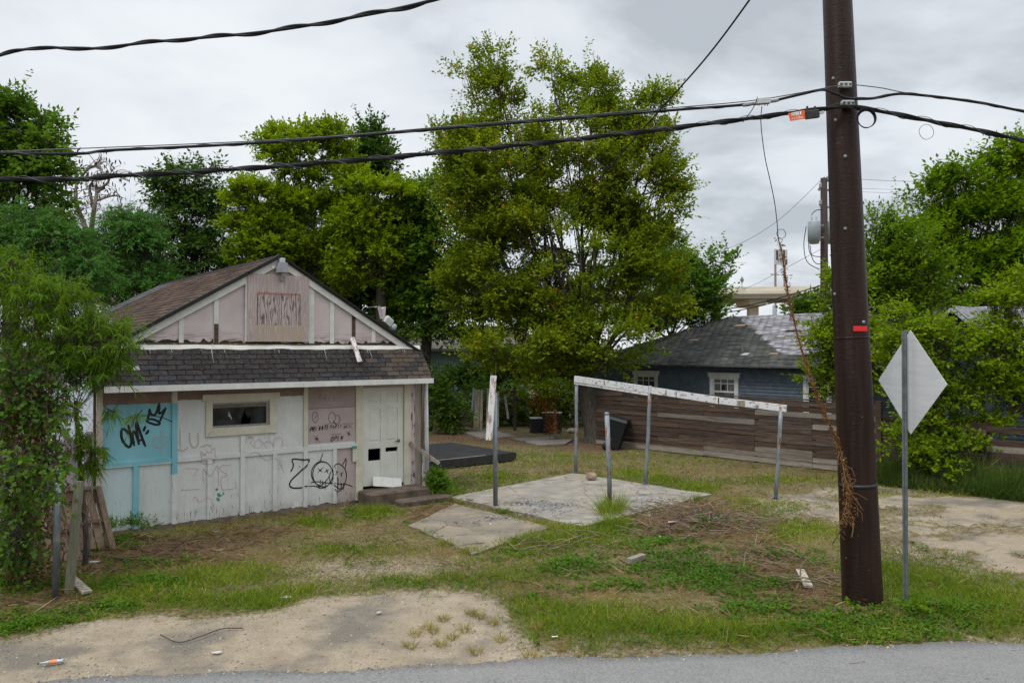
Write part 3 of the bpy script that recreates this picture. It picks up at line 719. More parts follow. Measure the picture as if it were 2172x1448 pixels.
# awning (small shingled pent roof)
A0, A1 = (-.06, 3.16), (-.40, 2.53); tL, tR0, tR1 = -.22, 6.24, 6.36
dA = Vector((0, A1[0]-A0[0], A1[1]-A0[1])); lenA = dA.length; dAn = dA.normalized(); nA = Vector((0, -.88, .475)); nA = Vector((0, dAn.z, -dAn.y)).normalized(); nA = nA if nA.y < 0 else -nA
m_sh = simple('brown_black_shingle', (.028,.0245,.025), (.052,.045,.0445), 14, (1,1,1), .95, .12, rnd=.15, off=True, bump=.4, dirt=(.03,.027,.027), dlo=.6, dhi=.7)
m_sh2 = simple('new_black_shingle', (.022,.024,.028), (.04,.042,.047), 20, rough=.9, rnd=.2, off=True)
m_sh3 = simple('tan_brown_shingle', (.05,.038,.031), (.078,.058,.046), 14, rough=.95, rnd=.2, off=True)
m_sh4 = simple('bare_grey_patch', (.33,.34,.36), (.26,.27,.29), 10, rough=.8)
MB().prism([(tL, 0), (tR0, 0), (tR1, 1), (tL-.04, 1)], lambda a, b, d: Vector((a, A0[0]+(A1[0]-A0[0])*b, A0[1]+(A1[1]-A0[1])*b))-nA*d, .004, .03).build('awning_deck', m_dark, H)
MB().prism([(-.4, 2.53), (-.06, 3.16), (-.0, 3.1), (0, 2.53)], lambda a, b, d: Vector((d, a, b)), tR1-.16, tR1-.10).build('awning_end', m_rot, H)
MB().box(tL, tR1-.05, -.39, -.001, 2.5, 2.52).build('awning_soffit', simple('soffit', (.3,.24,.2), (.22,.17,.14), 4), H)
rowsN = 7; ph = lenA/rowsN; sw = .297
def shingle_mesh(w_, mat):
    g = .009; mb = MB(); 
    a = [(g, 0), (w_-g, 0), (w_-g, ph*1.18), (g, ph*1.18)]
    vs = []
    for (x, d) in a:
        off = .004+.013*(d/ph)*.9; vs.append(Vector((x, 0, 0))+dAn*d+nA*off)
    vs2 = [v-nA*.004 for v in vs]
    mb.add(vs+vs2, [(3,2,1,0),(4,5,6,7),(2,3,7,6),(0,1,5,4),(1,2,6,5),(3,0,4,7)])
    return mb.mesh('shingle', mat)
cache = {}
for r_ in range(rowsN):
    b0 = r_/rowsN; x = tL-(.15 if r_ % 2 else 0)+random.uniform(-.02, .02); xr = tR0+(tR1-tR0)*b0
    while x < xr-.03:
        x0 = max(x, tL-.04*b0); x1 = min(x+sw, xr); wq = round(x1-x0, 2)
        if wq > .04:
            q = random.random(); mt = m_sh
            if x > 5.1 and q < .6: mt = m_sh3
            elif x > 4.4 and q < .15: mt = m_sh3
            elif x < 1.1 and r_ in (3,) and q < .8 and x < .5: mt = m_sh4
            elif (x < 1.1 and r_ > 2 and q < .45) or (r_ == 6 and q < .45) or (x > 5.7 and r_ == 0): mt = m_sh2
            k = (wq, mt.name)
            if k not in cache: cache[k] = shingle_mesh(wq, mt)
            p = Vector((x0, A0[0], A0[1]))+dAn*(ph*r_-.004)+nA*(.001)
            link('shingle', cache[k], H, p, (0, R(random.uniform(-.5, .5)), 0))
        x += sw
# drips of white paint on the awning
drip = MB()
for _ in range(16):
    x = random.uniform(.3, 5.9); n_ = random.uniform(.01, .1) if random.random() < .7 else random.uniform(.1, .26); p = Vector((x, A0[0], A0[1]))+dAn*.03+nA*.0205; wq = random.uniform(.002, .005)
    e_ = p+dAn*n_+Vector((random.uniform(-.01, .03)*n_*5, 0, 0)); drip.add([p-Vector((wq,0,0)), p+Vector((wq,0,0)), e_+Vector((wq*.3,0,0)), e_-Vector((wq*.3,0,0))], [(0,3,2,1)])
for _ in range(150):
    x = random.uniform(.2, 6.0); d = abs(random.gauss(0, .16)); p = Vector((x, A0[0], A0[1]))+dAn*(.02+d)+nA*.021; q = random.uniform(.003, .007); drip.add([p, p+Vector((q,0,0)), p+Vector((q,0,0))+dAn*q, p+dAn*q], [(0,3,2,1)])
drip.build('paint_drips', simple('splashed_white_paint', (.62,.6,.55), (.5,.48,.44), 6), H)['kind'] = 'stuff'
MB().box(-.06, tR1-.02, -.43, -.405, 2.43, 2.535).build('fascia', m_trim, H)
fl = MB(); n_ = 40
for i in range(n_+1):
    x = tL+(6.22-tL)*i/n_; w1 = .006*math.sin(i*1.9)+.008*math.sin(i*.7); fl.v += [(x, -.012, 3.235+w1*.3), (x, -.05, 3.225+w1), (x, -.078, 3.155+w1)]
fl.f += [(i*3+k, i*3+k+1, i*3+4+k, i*3+3+k) for i in range(n_) for k in (0, 1)]
fl.build('flashing', simple('white_flashing', (.66,.65,.6), (.58,.56,.5), 4, dirt=(.3,.26,.18), dlo=.62, dhi=.7), H)
MB().box(tL, 6.2, -.056, -.001, 3.10, 3.16).build('flashing_backing', m_cream, H)
# gable
def rz_(x): return APZ-.02-SL*abs(x-APX)
t = NT('weathered_pink_plywood'); n = t.noise(4, (.6,6,7), 8, .65, 1.5)
c = t.mix(t.step(t.noise(2, detail=5), .35, .65), (.45,.375,.37), (.53,.46,.45)); c = t.mix(t.step(n, .67, .69), c, (.16,.10,.09)); 
X, Y_, Zz = t.xyz(); c = t.mix(t.math('MULTIPLY', t.step(Zz, 3.5, 3.3), t.step(n, .5, .6)), c, (.12,.075,.05))
ya = t.box(2.0, 4.2, 4.45, 5.1, .05); c = t.mix(t.math('MULTIPLY', ya, .8), c, (.55,.47,.30))
t.bump(n, .5, .006); m_gpink = t.done(c, .8, .2)
gxs = [T(384, 700)-0, T(458, 700), T(524, 700), T(660, 700), T(703.5, 700), T(750, 700), T(791.5, 705)]
ge = [.1]+gxs+[6.03]
for a, b in zip(ge[:-1], ge[1:]):
    top = [(b, rz_(b)-.0), (a, rz_(a))] if (b <= APX or a >= APX) else [(b, rz_(b)), (APX, rz_(APX)), (a, rz_(a))]
    MB().prism([(p_, q_+random.choice((0, 0, .02, .05))) for p_, q_ in jag(a, b, 3.285, .022, 11)]+top, fn, 0, .02).build('gable_panel', m_gpink, H)
MB().prism([(.0, 3.16), (6.13, 3.16), (APX, rz_(APX)-.01)], fn, .022, .1).build('gable_sheathing', m_rot, H)
MB().box(.15, 6.0, -.02, .0215, 3.165, 3.262).build('rotten_sill_plate', wood('rotten_sill', (.03,.02,.014), (.16,.13,.10), 'x', paint=(.45,.44,.42), plo=.57, phi=.6, rnd=0), H)
gm = [None, m_trim, None, m_trim, m_trim, m_rot, m_trim]
for i, x in enumerate(gxs):
    if gm[i] is None: continue
    w_ = .085 if i != 3 else .11; mz = 3.27 if i != 6 else 3.3
    MB().prism([(x-w_/2, mz), (x+w_/2, mz), (x+w_/2, rz_(x+w_/2)-.15), (x-w_/2, rz_(x-w_/2)-.15)], fn, -.022 if gm[i] is not m_rot else -.004, -.0005).build('gable_batten', gm[i], H)
MB().prism([(gxs[0]-.04, 3.27), (gxs[0]+.04, 3.27), (gxs[0]+.04, rz_(gxs[0])-.15), (gxs[0]-.04, rz_(gxs[0])-.15)], fn, -.022, -.0005).build('gable_batten', m_trim, H)
MB().box(gxs[1]-.04, gxs[1]+.04, -.026, -.0225, 3.27, 3.62).build('rotten_batten_foot', m_rot, H)
MB().prism([(T(600,575)-.06, 4.5), (T(600,575)+.05, 4.5), (T(600,575)+.05, 4.75), (T(600,575)-.06, 4.75)], fn, -.02, -.0005).build('gable_batten', m_cream, H)
def rake(sg, off, wd_, ya, yb, mat, name, ex=.0, z_end=None):
    # board following the roof slope; off = distance below the roof line
    xe = APX+sg*(APX+.05+ex) if z_end is None else APX+sg*((APZ-z_end)/SL)
    p = [(APX, APZ-off), (xe, APZ-off-SL*abs(xe-APX)), (xe, APZ-off-wd_-SL*abs(xe-APX)), (APX, APZ-off-wd_)]
    return MB().prism(p, fn, ya, yb).build(name, mat, H)
rake(-1, .03, .155, -.055, -.023, m_trim, 'rake_board'); rake(1, .03, .155, -.055, -.023, m_trim, 'rake_board', z_end=3.3)
# boarded window in the gable
bx0, bx1 = T(524, 650, -.06), T(655, 650, -.06); bz0, bz1 = 3.30, Z(590, 583, -.06)
t = NT('boarded_plywood'); n = t.noise(2.2, (5,5,.5), 6, .6, 2.2)
wv = t.n('ShaderNodeTexWave'); wv.inputs['Scale'].default_value = 1.9; wv.inputs['Distortion'].default_value = 22; wv.inputs['Detail'].default_value = 4; wv.inputs['Detail Scale'].default_value = 1.2
mp = t.n('ShaderNodeMapping'); mp.inputs['Scale'].default_value = (3.2,1,.5); t.l(t.co, mp.inputs[0]); t.l(mp.outputs[0], wv.inputs['Vector'])
c = t.mix(t.step(wv.outputs['Fac'], .3, .8), (.33,.265,.25), (.40,.335,.32)); 
inner = t.box(bx0+.2, bx1-.2, 3.62, bz1-.33, .008)
c = t.mix(t.math('MULTIPLY', inner, t.step(wv.outputs['Fac'], .22, .12)), c, (.13,.10,.09))
c = t.mix(t.math('MULTIPLY', t.box(bx0+.15, bx1-.1, 3.3, 3.62, .05), t.step(t.noise(4, (3,3,.7), 5), .4, .6)), c, (.36,.29,.2))
c = t.mix(t.math('MULTIPLY', inner, t.step(t.noise(5, (3,3,.8), 5, off=(8,1,1)), .66, .7)), c, (.45,.15,.12))
t.bump(wv.outputs['Fac'], .5, .006); m_ply = t.done(c, .8, .2)
MB().box(bx0, bx1, -.078, -.06, bz0, bz1).build('boarded_window', m_ply, H)
ib = MB(); ix0, ix1, iz0, iz1 = bx0+.19, bx1-.19, 3.62, bz1-.36
ib.box(ix0, ix1, -.084, -.0785, iz1-.012, iz1+.012)
ib.build('red_painted_line', simple('red_paint_line', (.42,.12,.10), (.36,.16,.13), 12), H)
ib = MB(); ib.box(ix0-.006, ix0+.006, -.082, -.0785, iz0, iz1-.013); ib.box(ix1-.006, ix1+.006, -.082, -.0785, iz0, iz1-.013); ib.build('board_groove', m_rot, H)
MB().box(bx0-.03, bx0-.002, -.06, -.024, 3.30, bz1-.1).build('window_trim', m_trim, H)
# flood lights
t_ = T(600, 557, -.2)
lamp = empty('gable_floodlight', HO+U*t_+Vector((0,0,4.62)), HA, 'grey security floodlight with motion sensor under the gable peak', 'light')
m_lamp = simple('grey_lamp_housing', (.20,.21,.23), (.26,.27,.28), 9, rough=.5)
MB().add([(-.085,-.26,.0),(.085,-.26,.0),(.10,-.06,.0),(-.10,-.06,.0),(-.065,-.25,.19),(.075,-.25,.19),(.075,-.08,.19),(-.065,-.08,.19)], [(3,2,1,0),(4,5,6,7),(0,1,5,4),(1,2,6,5),(2,3,7,6),(3,0,4,7)]).build('lamp_head', m_lamp, lamp)
MB().bevbox(-.04, .055, -.20, -.1, .191, .28, .012).build('photocell', m_plastic_grey, lamp)
MB().lathe([(.045,0),(.05,.02),(.03,.08)], 12, Matrix.Translation((-.13, -.0, .1)) @ Matrix.Rotation(R(90), 4, 'X')).build('sensor', m_whiteprint, lamp, True)
MB().beam((-.12, -.05, .1), (-.05, -.12, .1), .04, .04).build('bracket', m_lamp, lamp)
MB().tube(smooth_path([(.07,-.15,0), (.065,-.14,-.08), (.04,-.12,-.11)], 4), .004, 5).build('wire', m_black, lamp)
MB().lathe([(.005,-.03),(.03,-.02),(.035,.01),(.015,.03)], 10, Matrix.Translation((.02, -.12, -.13))).build('socket', m_lamp, lamp, True)
rl_x = T(812, 675); lamp2 = empty('roof_floodlight', HO+U*(rl_x)+Vv*.02+Vector((0,0,rz_(rl_x)+.10)), HA, 'broken bent-hooded floodlight on the right slope of the brown shingled roof', 'light')
hood = MB(); nn = 9
for i in range(nn):
    a = -.2+.4*i/(nn-1); cq = math.cos(i/(nn-1)*math.pi)*.02
    hood.v += [(a*.35-.02, -.05-cq, .1), (a*.6-.0, .03-cq*2, .34+.03*math.sin(i)), (a*.6-.03, .22, .36)]
hood.f += [(i*3+k, i*3+k+1, i*3+4+k, i*3+3+k) for i in range(nn-1) for k in (0,1)]
hood.build('hood', m_alu, lamp2); MB().beam((-.34, 0, .33), (-.1, .02, .365), .05, .008).build('bent_arm', m_alu, lamp2)
MB().bevbox(-.11, .11, -.06, .06, -.05, .12, .03, Matrix.Translation((.12,0,.03)) @ Matrix.Rotation(R(38), 4, 'Y')).build('lamp_body', m_plastic_grey, lamp2)
MB().lathe([(.06,0),(.09,.06),(.09,.1)], 14, Matrix.Translation((.2,0,-.04)) @ Matrix.Rotation(R(120), 4, 'Y')).build('lens', m_lamp, lamp2, True)
# main roof
EXT = .30; S0, S1, S2 = -.09, 8.2, 11.3; EZZ = APZ-SL*(APX+EXT)
def rp(side, x, s, up=0):   # x measured from ridge, down slope
    xx = APX+side*x; return Vector((xx, s, APZ-SL*x))+Vector((side*SL, 0, 1)).normalized()*up
roof = MB()
for side in (-1, 1):
    e_ = APX+EXT; q = [rp(side, 0, S0), rp(side, e_, S0), rp(side, e_, S2), rp(side, 0, S1)]; roof.add([p-Vector((0,0,.001)) for p in q]+[p-Vector((0,0,.045)) for p in q], [(0,1,2,3) if side < 0 else (3,2,1,0), (7,6,5,4), (0,4,5,1), (1,5,6,2)])
roof.add([rp(-1,0,S1), rp(-1,APX+EXT,S2), rp(1,APX+EXT,S2)], [(0,1,2)])
roof.build('roof', simple('dark_roof_deck', (.02,.018,.017), (.035,.03,.028), 8), H)
t = NT('brown_roof_shingles'); n = t.noise(2.5, (1,.35,1), 7, .65); n2 = t.noise(30, detail=3)
c = t.mix(t.step(n, .35, .65), (.062,.044,.036), (.115,.077,.058)); c = t.mix(t.step(t.noise(1.3, (2.5,.6,1), 6, off=(3,3,3)), .58, .7), c, (.16,.125,.105)); c = t.mix(t.math('MULTIPLY', t.step(n2, .45, .6), .4), c, (.05,.035,.03))
X, Y_, Zz = t.xyz(); g = t.step(t.math('ADD', Y_, t.math('MULTIPLY', X, .55)), 8.35, 8.42); c = t.mix(g, c, t.mix(t.step(n, .3, .7), (.085,.09,.10), (.15,.155,.165)))
att = t.n('ShaderNodeAttribute', attribute_name='var'); hv = t.n('ShaderNodeHueSaturation'); t.l(c, hv.inputs['Color']); t.l(t.math('ADD', t.math('MULTIPLY', att.outputs['Fac'], .6), .7), hv.inputs['Value'])
m_roof = t.done(hv.outputs[0], .95, .15)
def tabs(name, parent, nrows, pitch, pos, nrm, dn, along, x_lim, mat, w_=.3, thick=.01, miss=.0):
    """pos(a, d): point at distance a along eave, d down slope"""
    V = []; var = []
    for r_ in range(nrows):
        a0, a1 = x_lim(r_*pitch); a = a0-(w_/2 if r_ % 2 else 0)+random.uniform(-.03, .03)
        while a < a1-.02:
            b0, b1 = max(a, a0)+.003, min(a+w_, a1)-.003
            if b1-b0 > .03 and random.random() > miss:
                j = random.uniform(0, .004); p = [pos(b0, r_*pitch), pos(b1, r_*pitch), pos(b1, (r_+1.1)*pitch), pos(b0, (r_+1.1)*pitch)]
                o_ = [.004, .004, .004+thick+j, .004+thick+j]; V += [tuple(q+nrm*o) for q, o in zip(p, o_)]+[tuple(q+nrm*(o-.006)) for q, o in zip(p, o_)]; var.append(random.random())
            a += w_
    V = np.array(V); return quads_obj(name, V, 8, [(3,2,1,0),(2,3,7,6),(1,2,6,5),(3,0,4,7)], mat, parent, np.array(var))
sl_len = (APX+EXT)*math.hypot(1, SL); npt = 26; pit = sl_len/npt
for side in (-1, 1):
    o = tabs('roof_shingles', H, npt, pit, lambda a, d, s_=side: rp(s_, d/math.hypot(1, SL), a), Vector((side*SL, 0, 1)).normalized(), None, None, lambda d: (S0-.01, S1+(S2-S1)*d/sl_len), m_roof)
    o['kind'] = 'stuff'
rc = MB()
for i in range(28): 
    s_ = S0+i*.3; p = rp(-1, .0, s_); rc.add([rp(-1,.13,s_,.02), rp(-1,0,s_,.03)+Vector((0,0,.004)), rp(1,.13,s_,.02), rp(-1,.13,s_+.31,.012), rp(-1,0,s_+.31,.02), rp(1,.13,s_+.31,.012)], [(0,1,4,3),(1,2,5,4)])
rc.build('ridge_cap', m_sh, H)
el = MB(); 
for k in range(11): 
    a = k/11; x_ = a*(APX+EXT); x2 = (k+1)/11*(APX+EXT); j = random.uniform(-.012, .012); el.add([rp(-1,x_,S0-.03+j,.03), rp(-1,x2,S0-.03+j,.03), rp(-1,x2,S0-.03+j,-.03), rp(-1,x_,S0-.03+j,-.03), rp(-1,x_,S0+.12,.03), rp(-1,x2,S0+.12,.03)], [(0,1,2,3),(0,4,5,1)])
    el.add([rp(1,x_,S0-.02+j,.02), rp(1,x2,S0-.02+j,.02), rp(1,x2,S0-.02+j,-.01), rp(1,x_,S0-.02+j,-.01), rp(1,x_,S0+.12,.03), rp(1,x2,S0+.12,.03)], [(3,2,1,0),(1,5,4,0)])
el.build('roof_edge', simple('tar_black_roof_edge', (.012,.011,.011), (.02,.018,.016), 9), H)
MB().add([rp(-1, 2.35, 3.7, .03), rp(-1, 2.1, 3.9, .03), rp(-1, 2.0, 4.6, .03), rp(-1, 2.2, 4.5, .03)], [(0,1,2,3)]).build('torn_patch', m_sh4, H)
# right end of the pent roof return, leaning board, side posts
MB().beam((6.2, .1, 3.05), (6.62, .55, 2.86), .12, .05).build('eave_outrigger', simple('pink_grey_outrigger', (.4,.34,.33), (.5,.46,.44), 5), H)
lbx, lbz = hp(747, 716, -.12); lbx2, lbz2 = hp(763, 768, -.36)
lb = empty('fallen_white_batten', HO+U*lbx, HA, 'short white batten fallen from the gable and lying askew on the awning shingles', 'board')
p1 = Vector((0, -.095, lbz)); p2 = Vector((lbx2-lbx, -.345, lbz2+.0)); nB = nA*.02
MB().beam(p1+nB, p2+nB, .10, .02, nA).build('board', m_peelz, lb)
m_pipew = simple('chalky_white_pipe', (.50,.50,.50), (.36,.37,.38), 8, (1,1,.3), .6)
def upright(name, label, x, s, x2, s2, z0, z1, w_, d_, mat, cat='post'):
    o = empty(name, HO+U*x+Vv*s, HA, label, cat); 
    if cat == 'pipe': MB().tube([(0,0,z0), (x2-x, s2-s, z1)], w_/2, 12).build('pipe', mat, o, True)
    else: MB().beam((0,0,z0), (x2-x, s2-s, z1), d_, w_, Vector((1,0,0))).build('plank', mat, o)
    return o
upright('porch_plank', 'reddish brown plank propped upright at the right end of the awning', T(890,1000,.3), .3, T(899,830,.1), .1, 0, 2.5, .1, .04, wood('red_brown_plank', (.14,.085,.07), (.24,.16,.13), 'z'))
upright('porch_pipe', 'white galvanised pipe holding up the right end of the awning', T(907,1030,-.15), -.15, T(903,830,-.15), -.15, -.05, 2.5, .09, .09, m_pipew, 'pipe')
upright('porch_stub', 'short white post stub beside the awning pipe', T(899,1030,-.05), -.05, T(900,965,-.05), -.05, -.05, Z(900, 962, -.05), .085, .05, m_peelz)
hr = empty('broken_handrail', HO+U*T(872,938,-.1)-Vv*.1, HA, 'broken grey wooden handrail sloping down from the wall beside the door', 'handrail')
q1 = hp(870, 938, -.06); q2 = hp(932, 983, -.5); MB().beam((q1[0]-T(872,938,-.1), .05, q1[1]), (q2[0]-T(872,938,-.1), -.4, q2[1]), .05, .07).build('rail', m_greywood, hr)

# ------------------------------------------------------------------ graffiti: flat strokes of paint on the facade
def wall_out(x, z):
    if x > T(754) and (x < DX0 or x > DX1): return .032
    for i, b in enumerate(BT):
        if abs(x-b) < .047 and (z < 1.15 or i in (1, 3, 5)): return .0395 if i == 5 else .036
    if 1.13 < z < 1.235: return .034
    if z < WZ0 and z > WZ0-.2 and T(434) < x < T(588): return .04
    return .0
lay = [0]
def strokes(lst, tf, width, mat, name, label, closed=False, taper=.5):
    mb = MB()
    for st_ in lst:
        wq = width
        if isinstance(st_, tuple): wq, st_ = st_
        P = [hp(*tf(p)) for p in st_]
        P = [Vector((a, b, 0)) for a, b in P]
        if len(P) > 2: P = smooth_path(P, 5)
        Q = [P[0]]
        for a, b in zip(P[:-1], P[1:]):
            n_ = max(1, int((b-a).length/.022)); Q += [a.lerp(b, (k+1)/n_) for k in range(n_)]
        lay[0] = (lay[0]+1) % 12; base = .0022+lay[0]*.00022; m = len(Q); b0 = len(mb.v)
        for i, p in enumerate(Q):
            d = Q[min(i+1, m-1)]-Q[max(i-1, 0)]; d = d.normalized() if d.length > 1e-6 else Vector((1,0,0)); nn_ = Vector((-d.y, d.x, 0))
            e_ = min(i, m-1-i); k = wq/2*(taper+(1-taper)*min(1, e_/2.0))
            for sg in (-1, 1):
                q = p+nn_*k*sg; mb.v.append((q.x, -(wall_out(q.x, q.y)+base+.00002*i), q.y))
        for i in range(m-1): mb.f.append((b0+2*i, b0+2*i+2, b0+2*i+3, b0+2*i+1))
    o = mb.build(name, mat, H); o['label'] = label; return o
tfA = lambda p: (240+p[0]/11.136, 840+p[1]/11.136)
strokes([[(355,910),(330,840),(270,780),(220,775),(190,840),(200,980),(250,1090),(330,1180),(390,1195),(425,1120),(425,1000),(400,860),(350,660)],
         [(430,1020),(460,880),(490,830),(540,900),(580,1020),(615,1150)], [(450,880),(465,1000),(500,1180)], [(610,1140),(570,900),(545,700),(550,580)], [(550,585),(620,800),(690,1000),(765,1190)], [(600,1060),(700,1010)],
         [(765,700),(735,770),(715,830)], [(835,790),(810,850),(760,895)]], tfA, .044, m_ink, 'graffiti', 'thick black spray tag reading CHA')
strokes([[(820,600),(800,560),(830,480),(850,400),(858,290)], [(858,290),(880,390),(930,440),(990,430),(1040,330),(1085,160)], [(1085,160),(1090,280),(1080,400),(1120,400),(1180,350),(1250,265)], [(1250,265),(1190,400),(1140,500),(1095,610)],
         [(790,605),(850,545),(950,545),(1050,590),(1100,640),(1060,670),(960,660),(790,605)]], tfA, .040, m_ink, 'graffiti', 'black spray painted crown')
strokes([[(650,465),(800,455),(950,465),(1150,500),(1300,560),(1400,605)]], tfA, .016, m_ink, 'graffiti', 'thin black sprayed line through the crown')
strokes([[(1130,780),(1130,960)],[(950,1100),(940,1020),(1000,980),(1130,950),(1260,960),(1330,1020),(1320,1090)],[(960,1100),(1000,1190),(1130,1200),(1250,1130)],[(1130,960),(1130,1380)]], tfA, .026, m_beigeblue, 'graffiti', 'faded beige mark on the blue panel')
tfB = lambda p: (600+p[0]/12.07, 940+p[1]/12.07)
strokes([[(190,725),(240,650),(265,540),(235,440),(260,400),(350,400),(480,415),(650,405),(670,440),(600,550),(450,710),(250,900),(180,1000),(175,1080),(240,1130),(380,1140),(510,1125)], [(525,1095),(640,1078)]], tfB, .028, m_ink, 'graffiti', 'large black letter Z')
cir = lambda cx_, cy_, rx, ry, a0=0, a1=360, n=16: [(cx_+rx*math.cos(R(a0+(a1-a0)*i/n)), cy_+ry*math.sin(R(a0+(a1-a0)*i/n))) for i in range(n+1)]
strokes([cir(1020,790,255,320,-80,280), cir(1000,770,270,310,100,300,12), [(1025,250),(985,350),(950,440),(860,540)], [(975,380),(985,460)],
         [(900,640),(1010,735)],[(1035,615),(895,740)],[(1110,650),(1160,780)],[(1180,660),(1060,740)],
         [(700,1015),(780,985),(950,980),(1100,1005),(1300,1010),(1480,1040),(1620,1045),(1720,1075),(1790,1120)], [(650,1100),(780,1085),(900,1110),(1000,1060),(1100,960),(1180,850),(1230,700)], [(1190,850),(1210,980),(1250,1060)],
         (.014,[(950,920),(960,980),(935,1160)]),(.016,[(1015,940),(1005,1110)]),(.014,[(1095,940),(1080,1190)]), [(840,1080),(940,1140),(1060,1130),(1160,1060),(1230,960)]], tfB, .018, m_ink, 'graffiti', 'black outline face with crossed eyes and stitched mouth')
strokes([[(1280,605),(1340,530),(1400,515),(1480,545),(1590,660),(1625,820),(1600,980),(1540,1130),(1430,1220),(1370,1225),(1300,1150)], [(1515,560),(1570,470),(1612,370)],[(1612,370),(1620,450),(1600,640)],
         [(1335,690),(1385,790)],[(1420,715),(1325,800)],[(1490,740),(1510,860)],[(1545,735),(1475,790)], [(1400,850),(1410,960),(1400,1190)], [(1490,990),(1500,1120)],[(1560,990),(1540,1200)],[(1280,1040),(1340,1100),(1450,1160),(1520,1110)]], tfB, .021, m_ink, 'graffiti', 'second black outline face with horn and crossed eyes')
# lettering on the pink panel
GL = {'P': [[(0,0),(0,1)],[(0,1),(.6,.95),(.65,.65),(.05,.48)]], 'R': [[(0,0),(0,1)],[(0,1),(.6,.93),(.6,.62),(.05,.5)],[(.15,.5),(.7,0)]], 'i': [[(.15,0),(.15,.75)],[(.13,1.05),(.2,1.12)]], 'I': [[(.15,0),(.15,1)]],
      'V': [[(0,1),(.3,0)],[(.3,0),(.65,1)]], 'A': [[(0,0),(.35,1)],[(.35,1),(.7,0)],[(.15,.38),(.58,.38)]], 'T': [[(.35,0),(.35,1)],[(-.05,.98),(.75,1.02)]], 'E': [[(0,0),(0,1)],[(0,1),(.6,1)],[(0,.5),(.5,.52)],[(0,0),(.62,.02)]],
      'Y': [[(0,1),(.3,.5)],[(.65,1),(.1,-.05)]], 'U': [[(0,1),(.05,.2),(.3,0),(.55,.2),(.6,1)]], 'N': [[(0,0),(0,1)],[(0,1),(.55,0)],[(.55,0),(.6,1)]], 'L': [[(0,1),(0,0)],[(0,0),(.55,0)]], 'O': [cir(.35,.5,.35,.5,0,360,10)],
      '2': [[(0,.75),(.2,1),(.5,.95),(.55,.7),(.3,.35),(0,0)],[(0,0),(.6,.02)]], '6': [[(.5,1),(.2,.75),(.03,.35),(.2,.02),(.5,.1),(.5,.42),(.1,.4)]], '1': [[(.2,0),(.25,1)]], '5': [[(.55,1),(.1,1)],[(.1,1),(.08,.55),(.4,.6),(.5,.25),(.3,0),(0,.05)]],
      'S': [[(.55,.9),(.3,1),(.05,.8),(.3,.52),(.55,.3),(.3,0),(0,.1)]], '&': [[(.6,0),(.15,.75),(.3,1),(.42,.78),(.05,.3),(.2,0),(.6,.35)]], 'f': [[(.4,1),(.2,.95),(.15,0)],[(0,.6),(.38,.6)]], 'b': [[(0,1),(0,0)],cir(.25,.3,.25,.3,180,-180,8)], 'e': [[(.02,.32),(.5,.34),(.4,.6),(.1,.58),(.02,.25),(.2,0),(.48,.08)]], 'r': [[(.05,0),(.05,.6)],[(.05,.4),(.2,.58),(.4,.58)]],
      'G': [[(.55,.85),(.3,1),(.05,.7),(.05,.3),(.3,0),(.55,.2),(.55,.45),(.3,.45)]]}
tfC = lambda p: (650+p[0]/11.136, 820+p[1]/11.136)
def word(txt, x, y, dx, dy, cw, ch, sl=.25):
    o = []
    for c_ in txt:
        if c_ != ' ':
            for s_ in GL[c_]: o.append([(x+cw*a+sl*ch*b, y-ch*b) for a, b in s_])
        x += dx; y += dy
    return o
strokes(word('PRiVATE', 75, 1070, 66, -11, 62, 118), tfC, .021, m_ink, 'painted_lettering', 'bold black lettering PRIVATE')
strokes(word('PARTY', 548, 1000, 58, -6, 50, 95), tfC, .0125, m_ink, 'painted_lettering', 'black lettering PARTY')
strokes(word('UNTIL', 875, 980, 42, -2, 36, 75), tfC, .010, m_ink, 'painted_lettering', 'black lettering UNTIL')
strokes(word('OPEN', 570, 1285, 78, -10, 62, 110), tfC, .017, m_ink, 'painted_lettering', 'black lettering OPEN')
strokes(word('2615', 285, 275, 110, 20, 90, 90, .15), tfC, .009, m_brownink, 'painted_lettering', 'faint brown house number 2615')
strokes([cir(205,715,70,125), [(240,660),(200,740),(190,790)], [(200,845),(220,880)], cir(600,730,78,128), cir(715,770,75,100,-110,130), [(640,810),(655,860),(700,880)],(.014,[(630,800),(650,850),(690,875)]), [(560,860),(545,900)]], tfC, .009, m_ink, 'balloon_drawing', 'three black outline balloons')
burst = lambda x, y, rr: [[(x-math.cos(a)*rr*k, y-math.sin(a)*rr*k), (x+math.cos(a)*rr*k, y+math.sin(a)*rr*k)] for a, k in ((.75,1.1),(1.9,1.0),(2.9,.5),(1.3,.7),(.2,.5),(2.3,.4))]
strokes(burst(240,1225,105)+[(.022,[(220,1215),(260,1235)])], tfC, .0065, m_ink, 'burst_drawing', 'black starburst left of OPEN')
strokes(burst(1000,1105,80)+[(.022,[(985,1100),(1020,1110)])], tfC, .0065, m_ink, 'burst_drawing', 'black starburst right of OPEN')
strokes([(.016,[(570,1130),(830,1105)]), (.016,[(850,875),(1150,860)])], tfC, .016, m_tan, 'scraped_strip', 'tan scraped strips')
tfD = lambda p: (360+p[0]/8.046, 900+p[1]/8.046)
strokes([[(260,750),(460,755),(470,790),(400,890)], [(190,1140),(230,1120),(530,1098)], [(190,1140),(220,1090)], [(570,1000),(565,770),(600,790),(680,880),(760,780),(805,700),(825,760),(830,1060)], [(1040,695),(880,700),(865,780),(980,860),(880,910),(880,1050),(905,1110),(1110,1085),(1130,1050),(1110,930)],
         [(530,600),(535,460),(590,520),(640,460),(680,490),(765,400),(760,650)], cir(640,625,125,50,20,330,12), [(380,1290),(440,1230),(500,1325),(640,1245),(700,1290),(760,1420)]], tfD, .009, m_redink, 'graffiti', 'faded pink letters ZME with a small crown')
